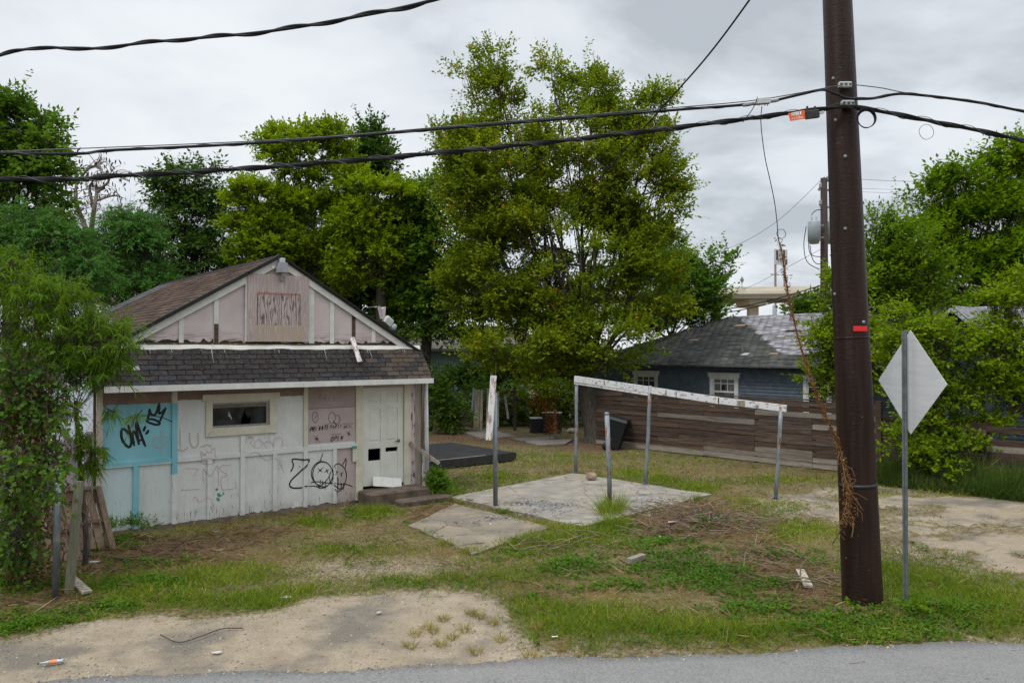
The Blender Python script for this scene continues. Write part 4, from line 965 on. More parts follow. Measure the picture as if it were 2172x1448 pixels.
strokes([[(1305,330),(1320,230),(1390,210),(1430,250),(1360,320)],[(1360,300),(1450,410)], cir(1505,340,60,68), [(1490,265),(1560,240)],[(1520,215),(1660,410)], [(1600,240),(1680,215),(1690,260),(1620,310),(1720,300),(1790,400)], cir(1850,310,80,90,150,420,12), [(1350,510),(1450,465),(1540,520),(1640,610),(1800,580),(1900,730)], [(1870,580),(1950,830)], [(1815,755),(1880,750)]], tfD, .008, m_redink, 'graffiti', 'faded pink scrawl reading ROTBO')
strokes([[(170,60),(175,200),(170,400)],[(90,400),(230,450),(310,380)],[(335,130),(345,300),(400,390),(480,340),(485,130)],[(510,395),(640,350),(710,380)],[(640,190),(660,160),(750,110)]], tfD, .03, m_beigeink, 'graffiti', 'faded beige letters LUL')
strokes([(.07,[(790,1090),(815,1120)]),(.075,[(820,1170),(860,1230)]),(.06,[(905,1160),(925,1175)]),(.06,[(800,1250),(850,1300)]),(.04,[(880,1210),(910,1190)])], tfD, .05, m_greenpaint, 'green_paint_patch', 'green paint showing through chipped white')
strokes([(.022,[(412,560),(418,620)]),(.028,[(1330,600),(1320,650)]),(.03,[(1610,1230),(1630,1300)]),(.02,[(1500,1200),(1520,1230)])], tfB, .03, m_greenpaint, 'green_paint_patch', 'small green paint chips')

# ================================================================== BLUE HOUSE
BO = Vector((5.6, 30.85, 0)); BA = R(-51.9)
BH = empty('blue_house', BO, BA, 'blue clapboard house with sagging grey shingled hip roof behind the horizontal board fence', 'house')
def bk(px, s=0):
    ux, uy = math.cos(BA), math.sin(BA); vx, vy = -uy, ux; q = (px-CX)/F; ox, oy = BO.x+vx*s, BO.y+vy*s
    return (q*oy-ox)/(ux-q*uy)
m_blue = simple('blue_clapboard_paint', (.075,.098,.125), (.105,.132,.16), 4, (1,1,1), .7, dirt=(.05,.06,.07), dlo=.6, dhi=.72)
m_bwall = simple('blue_wall_core', (.05,.07,.10), (.06,.08,.11), 4)
XE0, XE1 = -4.0, 13.5; RY, RZ_, EZ2 = 4.0, 4.52, 2.60
wins = [(bk(1345), bk(1395)), (bk(1506), bk(1566)), (bk(1704), bk(1764))]
WZa, WZb = 1.05, 2.32
MB().box(XE0+.4, XE1-.4, .03, .12, -.1, 2.75).build('wall', m_bwall, BH)
MB().box(XE0+.4, XE0+.5, .12, 8, -.1, 2.75).build('wall', m_bwall, BH); MB().box(XE0+.4, XE1-.4, 7.9, 8, -.1, 2.75).build('wall', m_bwall, BH)
lap = MB(); z = .1; segs = []
while z < 2.6:
    x = XE0+.4; cuts = [(a, b) for a, b in wins if WZa-.12 < z+.05 and z < WZb]
    xx = [XE0+.4]
    for a, b in cuts: xx += [a, b]
    xx.append(XE1-.4)
    for i in range(0, len(xx), 2):
        lap.add([(xx[i], .03, z+.115), (xx[i+1], .03, z+.115), (xx[i+1], .004, z), (xx[i], .004, z), (xx[i], .03, z), (xx[i+1], .03, z)], [(0,3,2,1), (3,4,5,2)])
    z += .115
o = lap.build('clapboards', m_blue, BH); o['kind'] = 'stuff'
m_bt = simple('white_window_trim', (.60,.61,.60), (.5,.51,.5), 6, dirt=(.25,.24,.22), dlo=.64, dhi=.7)
for i, (a, b) in enumerate(wins):
    f = MB(); f.box(a, a+.13, -.03, .03, WZa, WZb-.16); f.box(b-.13, b, -.03, .03, WZa, WZb-.16); f.box(a-.06, b+.06, -.045, .03, WZb-.159, WZb-.02); f.box(a-.1, b+.1, -.07, .03, WZb-.019, WZb+.01); f.box(a-.05, b+.05, -.07, .03, WZa-.06, WZa-.001)
    f = f.build('window', m_bt, BH); ia, ib_ = a+.13, b-.13
    sash = MB(); zt, zb = WZb-.16, WZa; zm = (zt+zb)/2+.05
    sash.box(ia, ib_, .0, .028, zt-.07, zt-.001); sash.box(ia, ib_, .005, .028, zm-.03, zm+.03); sash.box(ia, ia+.05, .0, .028, zb, zt-.071); sash.box(ib_-.05, ib_, .0, .028, zb, zt-.071)
    w3 = (ib_-ia-.1)/3
    for k in (1, 2): sash.box(ia+.05+w3*k-.012, ia+.05+w3*k+.012, .003, .026, zm+.031, zt-.071)
    sash.box(ia+.051, ib_-.051, .004, .025, zm+.28, zm+.305)
    sash.build('sash', m_bt, f)
    m = MB(); m.box(ia+.05, ib_-.05, .020, .0235, zb, zt-.07); m.build('pane', simple('dark_reflecting_glass', (.10,.125,.14), (.03,.035,.04), 2.2, rough=.1, spec=.6) if i == 1 else m_glass, f)
    if i == 1: MB().prism([(ia+.3, zm+.08), (ia+.5, zm+.06), (ia+.52, zm+.2), (ia+.45, zm+.25), (ia+.34, zm+.2)], fn, .014, .0195).build('broken_hole', m_dark, f)
broof = MB(); OV = .45; ez = EZ2
cor = [Vector((XE0, -OV, ez)), Vector((XE1, -OV, ez)), Vector((XE1, 8+OV, ez)), Vector((XE0, 8+OV, ez))]; r0, r1 = Vector((.36, RY, RZ_)), Vector((XE1, RY, RZ_))
broof.add([c_ for c_ in cor]+[r0, r1], [(0,1,5,4), (3,0,4), (2,3,4,5)]); broof.build('roof', simple('roof_felt', (.04,.04,.042), (.07,.07,.07), 5), BH)
k_a, k_b = bk(1562, 3.9), bk(1655, .4); PB_M = (k_b-k_a)/3.5; PB_K = k_b+PB_M*.4
t = NT('aged_grey_shingles'); n = t.noise(1.6, (.5,1,1), 8, .7); n2 = t.noise(9, (.35,1.6,1.6), 6, .7)
c = t.mix(t.step(n, .32, .68), (.055,.058,.057), (.105,.108,.10)); c = t.mix(t.math('MULTIPLY', t.step(n2, .5, .7), .5), c, (.14,.12,.10))
X, Y_, Zz = t.xyz()
pm = t.step(t.math('ADD', t.math('ADD', X, t.math('MULTIPLY', Y_, PB_M)), t.math('MULTIPLY', t.math('SUBTRACT', t.noise(2.2, detail=4), .5), 1.2)), PB_K, PB_K+.15)
pale = t.mix(t.step(n2, .38, .62), (.16,.15,.17), (.44,.43,.46))
c = t.mix(t.math('MULTIPLY', pm, t.step(Zz, 2.95, 3.05)), c, pale)
att = t.n('ShaderNodeAttribute', attribute_name='var'); hv = t.n('ShaderNodeHueSaturation'); t.l(c, hv.inputs['Color']); t.l(t.math('ADD', t.math('MULTIPLY', att.outputs['Fac'], .7), .65), hv.inputs['Value'])
m_broof = t.done(hv.outputs[0], .95, .15)
sd_ = Vector((0, RY+OV, RZ_-ez)); sl2 = sd_.length; sdn = sd_.normalized(); nrm2 = Vector((0, -sdn.z, sdn.y))
NR = 40
o = tabs('roof_shingles', BH, NR, sl2/NR, lambda a, d: Vector((a, RY, RZ_))-sdn*d, nrm2, None, None, lambda d: (.36+(XE0-.36)*d/sl2, XE1), m_broof, w_=.33, thick=.012, miss=.03); o['kind'] = 'stuff'
h0 = Vector((XE0, -OV, ez)); h1 = Vector((XE0, 8+OV, ez))
fc = MB(); fc.box(XE0, XE1, -OV-.02, -OV+.0, ez-.05, ez+.01); fc.build('eave_edge', simple('dark_eave', (.06,.065,.07), (.1,.1,.11), 5), BH)
raf = MB().box(-.035, .035, -.40, .0, -.075, -.01).mesh('rafter_tail', simple('grey_rafter_paint', (.22,.26,.31), (.16,.2,.24), 4))
x = XE0+.6
while x < XE1-.4:
    link('rafter_tail', raf, BH, (x, 0, ez+.0)); x += .72
MB().box(XE0+.2, XE1-.2, -OV+.03, .1, ez+.0-.008, ez+.001).build('eave_soffit', m_bwall, BH)
for (px, py, s_) in ((1404, 748, .9), (1576, 760, .7)):
    k = bk(px, s_); zt = ez+(s_+OV)*(RZ_-ez)/(RY+OV); MB().tube([(k, s_, zt-.05), (k, s_, zt+.28)], .045, 8).build('vent_pipe', m_galv, BH)
for (px, s_, w_, h_, mt) in ((1460,1.6,.5,.12,m_tan),(1555,2.9,.55,.2,m_tan),(1570,.3,.3,.22,m_sh4),(1700,.3,.6,.15,m_dark),(1725,.5,1.0,.18,m_dark),(1628,.4,.4,.12,m_tan),(1690,1.1,.7,.1,m_dark),(1660,2.3,.8,.08,m_dark)):
    k = bk(px, s_); g_ = (RZ_-ez)/(RY+OV); a = Vector((k, s_, ez+(s_+OV)*g_))+nrm2*.035; ux_ = Vector((1,0,0))
    MB().add([a, a+ux_*w_, a+ux_*(w_*.9)+sdn*h_, a+ux_*(w_*.15)+sdn*h_*.9], [(0,1,2,3)]).build('torn_patch', mt, BH)
gk = bk(2022, -.9); gab = [(-1.25, 3.05), (1.25, 3.05), (0, 4.15)]
MB().prism([(gk+a, b) for a, b in gab], fn, -.9, 2.5).build('porch_gable', m_dark, BH)
for sg in (-1, 1):
    MB().beam((gk, -.95, 4.24), (gk+sg*1.35, -.95, 3.03), .08, .14, Vector((0,1,0))).build('gable_trim', simple('pale_blue_trim', (.36,.40,.44), (.3,.34,.38), 5), BH)
    MB().add([(gk, -1.0, 4.33), (gk+sg*1.45, -1.0, 3.02), (gk+sg*1.45, 3, 3.02), (gk, 3, 4.33)], [(0,1,2,3)]).build('porch_roof', m_broof, BH)
MB().box(gk-.9, gk+.9, -.85, .0, -.1, 3.05).build('porch_wall', m_bwall, BH)

# ================================================================== FENCES
FO = Vector((2.94, 26.4, 0)); FA = R(-46.5); 
FN = empty('board_fence', FO, FA, 'long dark brown horizontal board fence with pale bottom board before the blue house', 'fence')
def fk_(px): ux, uy = math.cos(FA), math.sin(FA); q = (px-CX)/F; return (q*FO.y-FO.x)/(ux-q*uy)
rowh = .146; seams = {0: [1395, 1601, 1723], 1: [1320, 1492, 1601], 2: [1395, 1492, 1723], 3: [1440, 1601]}
fend = fk_(1858)
for r_ in range(12):
    cuts = [-.2]+sorted(fk_(p) for p in seams[(r_*2+r_//3) % 4])+[fend]
    if r_ == 0: cuts = [-.2, fk_(1492), fk_(1723), fend]
    for a, b in zip(cuts[:-1], cuts[1:]):
        z0 = .04+r_*rowh; tl = random.uniform(-.004, .004)
        mb = MB().box(a+.004, b-.004, -.012+random.uniform(-.006, .006), .012, 0, rowh-.013)
        for i, v in enumerate(mb.v): mb.v[i] = (v[0], v[1]-.016*(1-v[2]/rowh), z0+v[2]+tl*(v[0]-a)+.02*math.sin(v[0]*.7))
        mb.build('board', m_fence_grey if (r_ == 0 or (r_ == 1 and a > fk_(1400)) or random.random() < .10) else m_fence, FN)
MB().box(fend+.003, fend+.14, -.07, .07, -.1, 1.86).build('post', m_fence, FN)
for px in (1300, 1492, 1601, 1723): k = fk_(px); MB().box(k-.045, k+.045, .03, .12, -.1, 1.75).build('post', m_fence, FN)
MB().box(-.2, fend, -.03, .05, 1.80, 1.83).build('cap_board', m_fence, FN)
F2 = empty('lower_board_fence', FO+Vector((math.cos(FA), math.sin(FA), 0))*(fend+.16), FA, 'lower sagging horizontal board fence half hidden by tall grass right of the pole', 'fence')
for r_ in range(10):
    for a, b in ((0, 2.3), (2.3, 3.75), (3.85, 6.5)):
        if r_ == 8 and a == 2.3: continue
        z0 = .03+r_*rowh-(.09 if a else 0)+(.02 if a > 3 else 0)
        if r_ > 9: continue
        sag = random.uniform(-.01, .01)
        MB().box(a+.005, b-.005, -.012, .012, z0, z0+rowh-.008, Matrix.Rotation(sag, 4, 'Y')).build('board', m_fence_grey if random.random() < .12 else m_fence, F2)
for a in (2.3, 3.8, 6.5): MB().box(a-.06, a+.06, .03, .13, -.1, 1.5).build('post', m_fence, F2)
MB().box(3.79, 3.9, -.05, .02, -.1, 1.62).build('post', m_fence, F2)

# broken picket fence under the elm
PF = empty('broken_picket_fence', grd(1015, 913), R(8), 'remains of a cream picket fence with sagging rails under the trees', 'fence')
def pkt(px0, px1, py0, py1, mat, lean=0, name='picket', dy=0):
    Yp = PF.location.y+dy; a = at(px0, py0, Yp); b = at(px1, py1, Yp); k = Yp/F
    mb = MB().beam(PF.matrix_world.inverted() @ a if False else a, b, .13 if name == 'picket' else .1, .02, Vector((0,-1,0))); return mb
bpy.context.view_layer.update()
Mi = PF.matrix_world.inverted()
def pf(px0, py0, px1, py1, w_, mat, name, dy=0, th=.02):
    a = Mi @ at(px0, py0, PF.location.y+dy); b = Mi @ at(px1, py1, PF.location.y+dy)
    MB().beam(a, b, w_, th, Vector((0, -1, 0))).build(name, mat, PF)
for a in ((1009,826,1007,912),(1015.5,826,1013,912),(1022,826,1020,912),(1036,824,1033,912),(1042,824,1040,912),(1056,830,1055,906)): pf(*a, .105, m_pk_cream, 'picket')
pf(1071,838,1078,888,.09, m_lav, 'picket', -.1); pf(1005,822,1001,872,.08, simple('faded_blue_picket', (.3,.38,.42), (.24,.3,.34), 5), 'picket', -.1)
for a in ((972,843,1090,830),(954,858,1090,851),(1062,866,1092,878)): pf(*a, .09, m_fence, 'rail', .06, .05)
for a in ((1092,820,1092,916),): pf(*a, .12, m_bark, 'post', .1, .1)
post_ = empty('old_fence_post', grd(1177, 928), 0, 'short grey wooden post among dead brown leaves beside the black boxes', 'post')
MB().beam((0,0,-.1), (.0,0,1.0), .1, .1, Vector((0,1,0))).build('post_shaft', m_greywood, post_)
# black boxes
def dark_box(px, py, w_, h_, label, rot):
    b_ = empty('storage_box', grd(px, py), R(rot), label, 'box', 'black storage boxes under the elm'); d_ = .45
    MB().bevbox(-w_/2, w_/2, -d_/2, d_/2, 0, h_, .02).build('box_body', m_black, b_)
    MB().bevbox(-w_/2-.02, w_/2+.02, -d_/2-.02, d_/2+.02, h_+.001, h_+.035, .01).build('lid', simple('dusty_box_lid', (.22,.22,.23), (.4,.4,.42), 4, rough=.5), b_)
    for sx in (-1, 1):
        MB().box(sx*w_*.28-.02, sx*w_*.28+.02, -d_/2-.012, -d_/2-.001, .1, h_-.08).build('side_rib', m_black, b_)
    MB().tube([(-.1,-d_/2-.02,h_*.6),(-.1,-d_/2-.05,h_*.6),(.1,-d_/2-.05,h_*.6),(.1,-d_/2-.02,h_*.6)], .01, 6).build('handle', m_black, b_)
dark_box(1137, 916, .44, .52, 'smaller black storage box at the left of the pair under the elm', 8); dark_box(1171, 917, .68, .74, 'larger black storage box with pale lid at the right of the pair under the elm', -12)
# stepping boards on the ground
for i, (poly, lab) in enumerate((([(985,917),(1040,911),(1095,926),(1020,930)], 'flat grey board lying on the ground left of the picket fence post'), ([(1080,929),(1172,926),(1178,931),(1110,936)], 'flat grey board lying in front of the black boxes'), ([(1108,935),(1216,932),(1200,941),(1140,944)], 'dark flat board lying near the steel post and elm'))):
    P = [grd(*p, .03) for p in poly]; c0 = sum(P, Vector())/4; mb = MB(); mb.prism([(p.x-c0.x, p.y-c0.y) for p in P], lambda a, b, d: Vector((a, b, d)), .05, .0)
    o = mb.build('ground_board', wood('ground_board_wood', (.13,.115,.10), (.22,.20,.175), 'x')); o.location = (c0.x, c0.y, 0); tag(o, lab, 'board', 'flat boards on the ground')

# black deck platform
DK = empty('low_deck', (-2.2, 20.75, 0), R(39.5), 'low weathered black plywood platform on the grass beside the house', 'platform')
m_dk = wood('charred_plywood', (.012,.012,.013), (.035,.035,.037), 'x', paint=(.085,.08,.075), plo=.56, phi=.75, rnd=.12)
DL, DWd, DH = 2.95, 3.2, .24
for i in range(3):
    for j in range(2): MB().box(DL*i/3+.004, DL*(i+1)/3-.004, DWd*j/2+.004, DWd*(j+1)/2-.004, DH-.02, DH).build('deck_panel', m_dk, DK)
MB().box(0, DL+.03, -.03, -.002, .02, DH-.005).build('side_board', simple('black_rim_board', (.02,.02,.021), (.035,.034,.033), 7), DK); MB().box(DL+.001, DL+.03, .0, DWd, .02, DH-.005).build('side_board', m_dk, DK)
MB().box(.0, 1.9, -.025, .02, DH+.001, DH+.012).build('edge_strip', m_greywood, DK)

# carport remains
def gbase(px, py): v = grd(px, py); v.z = 0; return v
PB, PC, PD, PE, PA = gbase(1221,1004), gbase(1369,1030), gbase(1645,1057), gbase(1294,1080), gbase(1051,1076)
CP = empty('carport_frame', PB, 0, 'leaning remains of a carport, three steel posts under one peeling white beam', 'carport')
tops = []
for (b_, px, py) in ((PB,1223,800),(PC,1379,818),(PD,1657,862)):
    tp = at(px, py, b_.y-.15); tops.append(tp)
    mb = MB(); mid = b_.lerp(tp, .5)+Vector((.01,0,0)); mb.tube([p-PB for p in (b_+Vector((0,0,-.03)), b_.lerp(tp,.25), mid, b_.lerp(tp,.75), tp)], .042, 12); 
    po = mb.build('post', m_post, CP, True)
    MB().box(-.08, .08, -.08, .08, -.0, .012, Matrix.Translation(b_-PB+Vector((0,0,.046)))).build('base_plate', m_galv, po)
def bm_(px, py, Y): return at(px, py, Y)-PB
ya_, yc_, yd_ = tops[0].y-.06, tops[1].y+.06, tops[2].y-.06
k1, k2, k3 = bm_(1219,803,tops[0].y-.06), bm_(1381,827,tops[1].y-.03), bm_(1525,849,(tops[1].y+tops[2].y)/2)
k4 = bm_(1668,866,tops[2].y-.06)
MB().beam(k1, k2, .045, .15).build('beam', m_peel, CP); MB().beam(k2+Vector((.01,0,-.003)), k3, .05, .15).build('beam', m_peel, CP); MB().beam(k3+Vector((.01,0,0)), k4, .055, .14).build('beam', m_peel, CP)
MB().beam(k1+Vector((0,.03,-.105)), k2+Vector((-.03,.03,-.105)), .04, .05).build('lower_strip', m_peel, CP)
for px, py, mt in ((1286,811,m_rot),(1346,819,m_dark),(1413,832,m_dark),(1435,835,m_dark),(1524,849,m_rot)):
    f_ = (px-1219)/(1668-1219); q = k1.lerp(k2, (px-1219)/162) if px < 1381 else k2.lerp(k3, (px-1381)/144)
    MB().box(-.02 if mt is m_rot else -.008, .02 if mt is m_rot else .008, -.031, -.027, -.055, .06, Matrix.Translation(q)).build('nail_stain', mt, CP)
q = k3.lerp(k4, .39); MB().box(-.17, .02, -.034, -.029, -.06, .065, Matrix.Translation(q)).build('bare_patch', m_greywood, CP)
sp_ = empty('cut_steel_post', PE, 0, 'short rust-streaked steel post standing free at the front of the slab', 'post')
tp = at(1287, 876, PE.y)-PE; MB().tube([(0,0,-.05), tp*.5+Vector((.01,0,0)), tp], .047, 12).build('post_shaft', galv_rust('free_post_rust', .54), sp_, True)
MB().lathe([(.05,0),(.05,.03),(.036,.05)], 10, Matrix.Translation(tp-Vector((0,0,.03)))).build('post_cap', m_galv, sp_, True)
pa = empty('grey_pipe_post', PA, 0, 'straight grey pipe post at the left edge of the concrete slab', 'post')
tp = at(1050, 833, PA.y)-PA; MB().tube([(0,0,-.05), tp], .046, 12).build('pipe', m_galv, pa, True)
MB().tube([tp, at(1052, 770, PA.y)-PA], .006, 5).build('rod', m_steelwire, pa)
lbd = empty('hanging_white_board', PA+Vector((0,-.06,0)), 0, 'peeling white board hanging aslant from the top of the grey pipe post', 'board')
a = at(1047, 796, PA.y-.08)-PA; b = at(1037, 932, PA.y-.1)-PA; MB().beam(a, b, .125, .025, Vector((0,-1,0))).build('board', m_peelz, lbd)

# wheelie bin
BN = empty('wheelie_bin', (3.18, 25.3, 0), R(-20), 'black wheelie bin leaning back against the fence beside the elm trunk', 'bin')
Mt = Matrix.Rotation(R(14), 4, 'Y') @ Matrix.Identity(4)
m_bin = simple('dark_bin_plastic', (.008,.010,.012), (.014,.017,.019), 5, rough=.5)
def taper(m, w0, d0, w1, d1, z0, z1, M=None):
    vs = [Vector(p) for p in ((-w0,-d0,z0),(w0,-d0,z0),(w0,d0,z0),(-w0,d0,z0),(-w1,-d1,z1),(w1,-d1,z1),(w1,d1,z1),(-w1,d1,z1))]
    if M is not None: vs = [M @ v for v in vs]
    return m.add(vs, [(3,2,1,0),(4,5,6,7),(0,1,5,4),(1,2,6,5),(2,3,7,6),(3,0,4,7)])
taper(MB(), .21, .22, .30, .33, .06, .95, Mt).build('bin_body', m_bin, BN)
taper(MB(), .32, .35, .29, .31, .951, 1.03, Mt).build('lid', m_bin, BN)
taper(MB(), .16, .005, .19, .005, .35, .72, Mt @ Matrix.Translation((0,-.29,0)) @ Matrix.Rotation(R(-6), 4, 'X')).build('front_recess', m_black, BN)
MB().tube([Mt @ Vector(p) for p in ((-.25,.4,.98),(.25,.4,.98))], .02, 8).build('handle', m_bin, BN)
for sx in (-1, 1):
    wmb = MB().lathe([(.02,-.03),(.12,-.03),(.13,-.01),(.13,.02),(.02,.03)], 18, Matrix.Translation((-.14, sx*.24, .11)) @ Matrix.Rotation(R(90), 4, 'X')); wmb.build('wheel', m_black, BN, True)
# rock, cat-coloured rubble, bottle, litter
def rock(name, loc, sx, sy, sz, mat, label, cat='rock', seed=0, group=None):
    r = random.Random(seed); mb = MB(); n_, m_ = 12, 8; pts = []
    for i in range(m_+1):
        th = math.pi*i/m_
        for j in range(n_):
            ph_ = 2*math.pi*j/n_; d = Vector((math.sin(th)*math.cos(ph_), math.sin(th)*math.sin(ph_), math.cos(th))); q = 1+.28*mnoise.noise(d*1.6+Vector((seed,0,0)))+.12*mnoise.noise(d*4+Vector((seed,3,0)))
            pts.append((d.x*sx*q, d.y*sy*q, max(d.z, -.6)*sz*q))
    mb.v = pts; mb.f = [(i*n_+j, (i+1)*n_+j, (i+1)*n_+(j+1) % n_, i*n_+(j+1) % n_) for i in range(m_) for j in range(n_)]
    o = mb.build(name, mat, None); o.location = loc; tag(o, label, cat, group); return o
m_rock = simple('tan_limestone', (.20,.14,.095), (.33,.255,.18), 7, rough=.95, bump=.6, dirt=(.15,.1,.07), dlo=.55, dhi=.65, dscale=9)
v = grd(1254, 1016, .05); rock('rock', v+Vector((0,0,.075)), .15, .11, .095, m_rock, 'brown limestone rock sitting at the back of the large concrete slab', 'rock', 3)
v = grd(1215, 917); rock('rock', v+Vector((0,0,.07)), .22, .16, .1, simple('pale_rubble', (.5,.43,.32), (.38,.33,.25), 6), 'pale rubble stone beside the base of the elm trunk', 'rock', 5)
v = grd(985, 912); rock('rock', v+Vector((0,0,.04)), .22, .15, .07, simple('grey_rubble', (.24,.22,.19), (.18,.16,.14), 6), 'grey stone at the left foot of the picket fence', 'rock', 8)
bt = empty('plastic_bottle', grd(110, 1409, .0)+Vector((0,0,.012)), R(20), 'crushed clear plastic bottle with an orange label on the gravel by the road', 'bottle')
Mb = Matrix.Translation((-.12, 0, .03)) @ Matrix.Rotation(R(90), 4, 'Y')
MB().lathe([(.013,-.02),(.014,.03),(.03,.075),(.032,.10)], 12, Mb).build('neck', simple('clear_grey_plastic', (.35,.37,.38), (.22,.24,.25), 9, rough=.25, spec=.6), bt, True)
MB().lathe([(.033,.10),(.029,.125),(.034,.15),(.033,.175)], 12, Mb).build('label_band', simple('orange_wrap', (.75,.16,.04), (.7,.3,.15), 9), bt, True)
MB().lathe([(.033,.1755),(.027,.21),(.032,.24),(.022,.25)], 12, Mb).build('bottle_body', simple('hazy_plastic', (.45,.48,.52), (.35,.38,.42), 9, rough=.25, spec=.6), bt, True)
MB().lathe([(.016,-.035),(.016,-.0205)], 10, Mb).build('bottle_cap', m_black, bt, True)
bt.scale = (.8, .7, .6)
m_litter = simple('white_litter', (.62,.65,.68), (.5,.52,.56), 5)
def litter(px, py, s_, rot, label, mat=m_litter, name='paper_scrap', cat='litter'):
    v = grd(px, py, .0); v.z = float(gz(v.x, v.y)[0])+.02; r = random.Random(px); mb = MB(); n_ = 9
    mb.v = [(0,0,.012)]+[((s_*(.7+.6*r.random()))*math.cos(6.283*i/n_), s_*.55*(.6+.7*r.random())*math.sin(6.283*i/n_), .018*r.random()) for i in range(n_)]; mb.f = [(0, 1+i, 1+(i+1) % n_) for i in range(n_)]
    o = mb.build(name, mat); o.location = v; o.rotation_euler = (0, 0, R(rot)); tag(o, label, cat, 'scraps of litter')
litter(607, 1268, .06, 30, 'white crumpled paper scrap at the edge of the grass above the gravel')
litter(458, 1383, .06, 10, 'clear plastic scrap on the gravel below the dark stain', m_plastic_grey, 'plastic_scrap')
litter(803, 1300, .05, 60, 'pale plastic scrap on the gravel right of centre-left', m_plastic_grey, 'plastic_scrap')
litter(200, 1192, .13, 15, 'torn grey-white wrapper in the weeds in front of the wooden panels', m_plastic_grey, 'wrapper')
litter(424, 1424, .06, 0, 'white scrap of plastic on the gravel beside the road edge', m_litter, 'plastic_scrap')
litter(1177, 1352, .035, 0, 'tiny white scrap at the grass edge near the road')
litter(455, 1128, .06, 0, 'white scrap among the brown twigs below the white wall'); litter(330, 1145, .07, 0, 'black scrap among the brown twigs below the blue-edged wall', m_black, 'plastic_scrap'); litter(583, 1132, .06, 0, 'dark scrap at the foot of the wall panels', m_black, 'plastic_scrap')
litter(1230, 1085, .03, 0, 'small grey chip near the cut steel post', m_plastic_grey, 'paint_chip')
def plank(px0, py0, px1, py1, w_, label, mat, th=.03, name='loose_plank'):
    a = grd(px0, py0); b = grd(px1, py1)
    a.z = float(gz(a.x, a.y)[0])+.05; b.z = float(gz(b.x, b.y)[0])+.05; o = empty(name, a, 0, label, 'plank'); MB().beam((0,0,0), b-a, w_, th).build('board', mat, o)
m_pale = wood('pale_grey_board', (.30,.26,.21), (.42,.38,.31), 'y')
plank(1697, 1225, 1715, 1258, .11, 'pale grey plank lying in the weeds left of the utility pole', m_pale)
plank(1335, 1200, 1365, 1190, .1, 'short weathered timber offcut in the weeds below the debris heap', m_greywood, .08)
plank(148, 1230, 185, 1262, .12, 'mossy plank lying in the weeds beside the leaning post', m_greywood, .03)
def stick(pts, r0, label):
    P = [grd(*p) for p in pts]
    for p in P: p.z = float(gz(p.x, p.y)[0])+.02+random.uniform(0, .03)
    o = MB().tube([p-P[0] for p in smooth_path(P, 5)], r0, 6).build('fallen_stick', m_bark, None, True); o.location = P[0]; tag(o, label, 'stick', 'fallen sticks')
stick([(340,1350),(380,1362),(430,1350),(470,1336),(515,1334)], .006, 'long bent brown stick on the dark stained gravel')
stick([(150,1184),(200,1180),(265,1188)], .012, 'dark branch lying in the weeds in front of the wooden panels')
stick([(365,1165),(400,1150),(440,1146)], .009, 'thin curved twig below the blue-edged wall')
stick([(185,1433),(205,1431),(222,1431)], .006, 'short twig on the gravel by the road at the left')

# ================================================================== LEFT CORNER: pickets, leaning panels, pipes
LP = empty('lavender_picket_fence', HO-U*.15-Vv*.04, HA, 'faded lavender dog-eared picket fence joining the left corner of the white house', 'fence')
def picket(x, w_, h_, lean=0):
    p = [(-w_/2,-.0),(w_/2,0),(w_/2,h_-.03),(w_/2-.03,h_),(-w_/2+.03,h_),(-w_/2,h_-.03)]
    mb = MB().prism(p, fn, -.01, .01); o = mb.build('picket', m_lav, LP); o.location = (x, random.uniform(-.008, .008), 0); o.rotation_euler = (0, R(lean), 0)
x = -.08; hs = [1.78, 1.66, 1.71, 1.68, 1.65, 1.7, 1.66, 1.68, 1.7, 1.66, 1.69, 1.66]
for i, h_ in enumerate(hs): picket(x, .145, h_, random.uniform(-.8, .8)); x -= .152
for z in (.5, 1.35): MB().box(x, .0, .012, .05, z, z+.08).build('rail', m_lav, LP)
def lean_panel(px, py, wid, hgt, tilt, label, n_=5):
    o = empty('leaning_fence_panel', grd(px, py), HA-R(12), label, 'fence panel', 'leaning wooden slat panels'); Mx = Matrix.Rotation(R(-14), 4, 'X') @ Matrix.Shear('XZ', 4, (-tilt, 0)) if False else Matrix.Rotation(R(-12), 4, 'X')
    Sh = Matrix.Identity(4); Sh[0][2] = -tilt; Mx = Mx @ Sh; w1 = wid/n_
    for i in range(n_):
        z1 = hgt-random.uniform(0, .1); xx = i*w1; MB().box(xx+.006, xx+w1-.01, 0, .018, random.uniform(0, .04), z1, Mx).build('slat', m_pallet, o)
    for z in (hgt*.42, hgt*.93): MB().box(0, wid, -.04, -.003, z, z+.05, Mx).build('cross_rail', m_pallet, o)
    for xx in (0, wid-.07): MB().box(xx, xx+.085, -.07, -.041, 0, hgt*.96, Mx).build('edge_batten', m_pallet, o)
lean_panel(150, 1172, .62, 1.02, .22, 'weathered wooden slat panel leaning against the lavender pickets, right one', 5); lean_panel(78, 1196, .58, 1.0, .22, 'weathered wooden slat panel leaning behind the vines, left one', 5)
gp1 = grd(118, 1268); o = empty('grey_pipe', gp1, 0, 'tall grey galvanised pipe standing in front of the leaning panels', 'pipe'); MB().tube([(0,0,-.05), (.01,0,1.0), at(126, 985, gp1.y)-gp1], .042, 14).build('pipe', m_galv, o, True)
g2 = grd(134, 1262); o = empty('mossy_post', g2+Vector((.0,.12,0)), 0, 'green-grey weathered wooden post right behind the tall grey pipe', 'post'); MB().beam((0,0,-.1), Vector((.08,.1,1.42)), .085, .085, Vector((0,1,0))).build('post_shaft', wood('mossy_wood', (.13,.14,.09), (.24,.23,.17), 'z'), o)
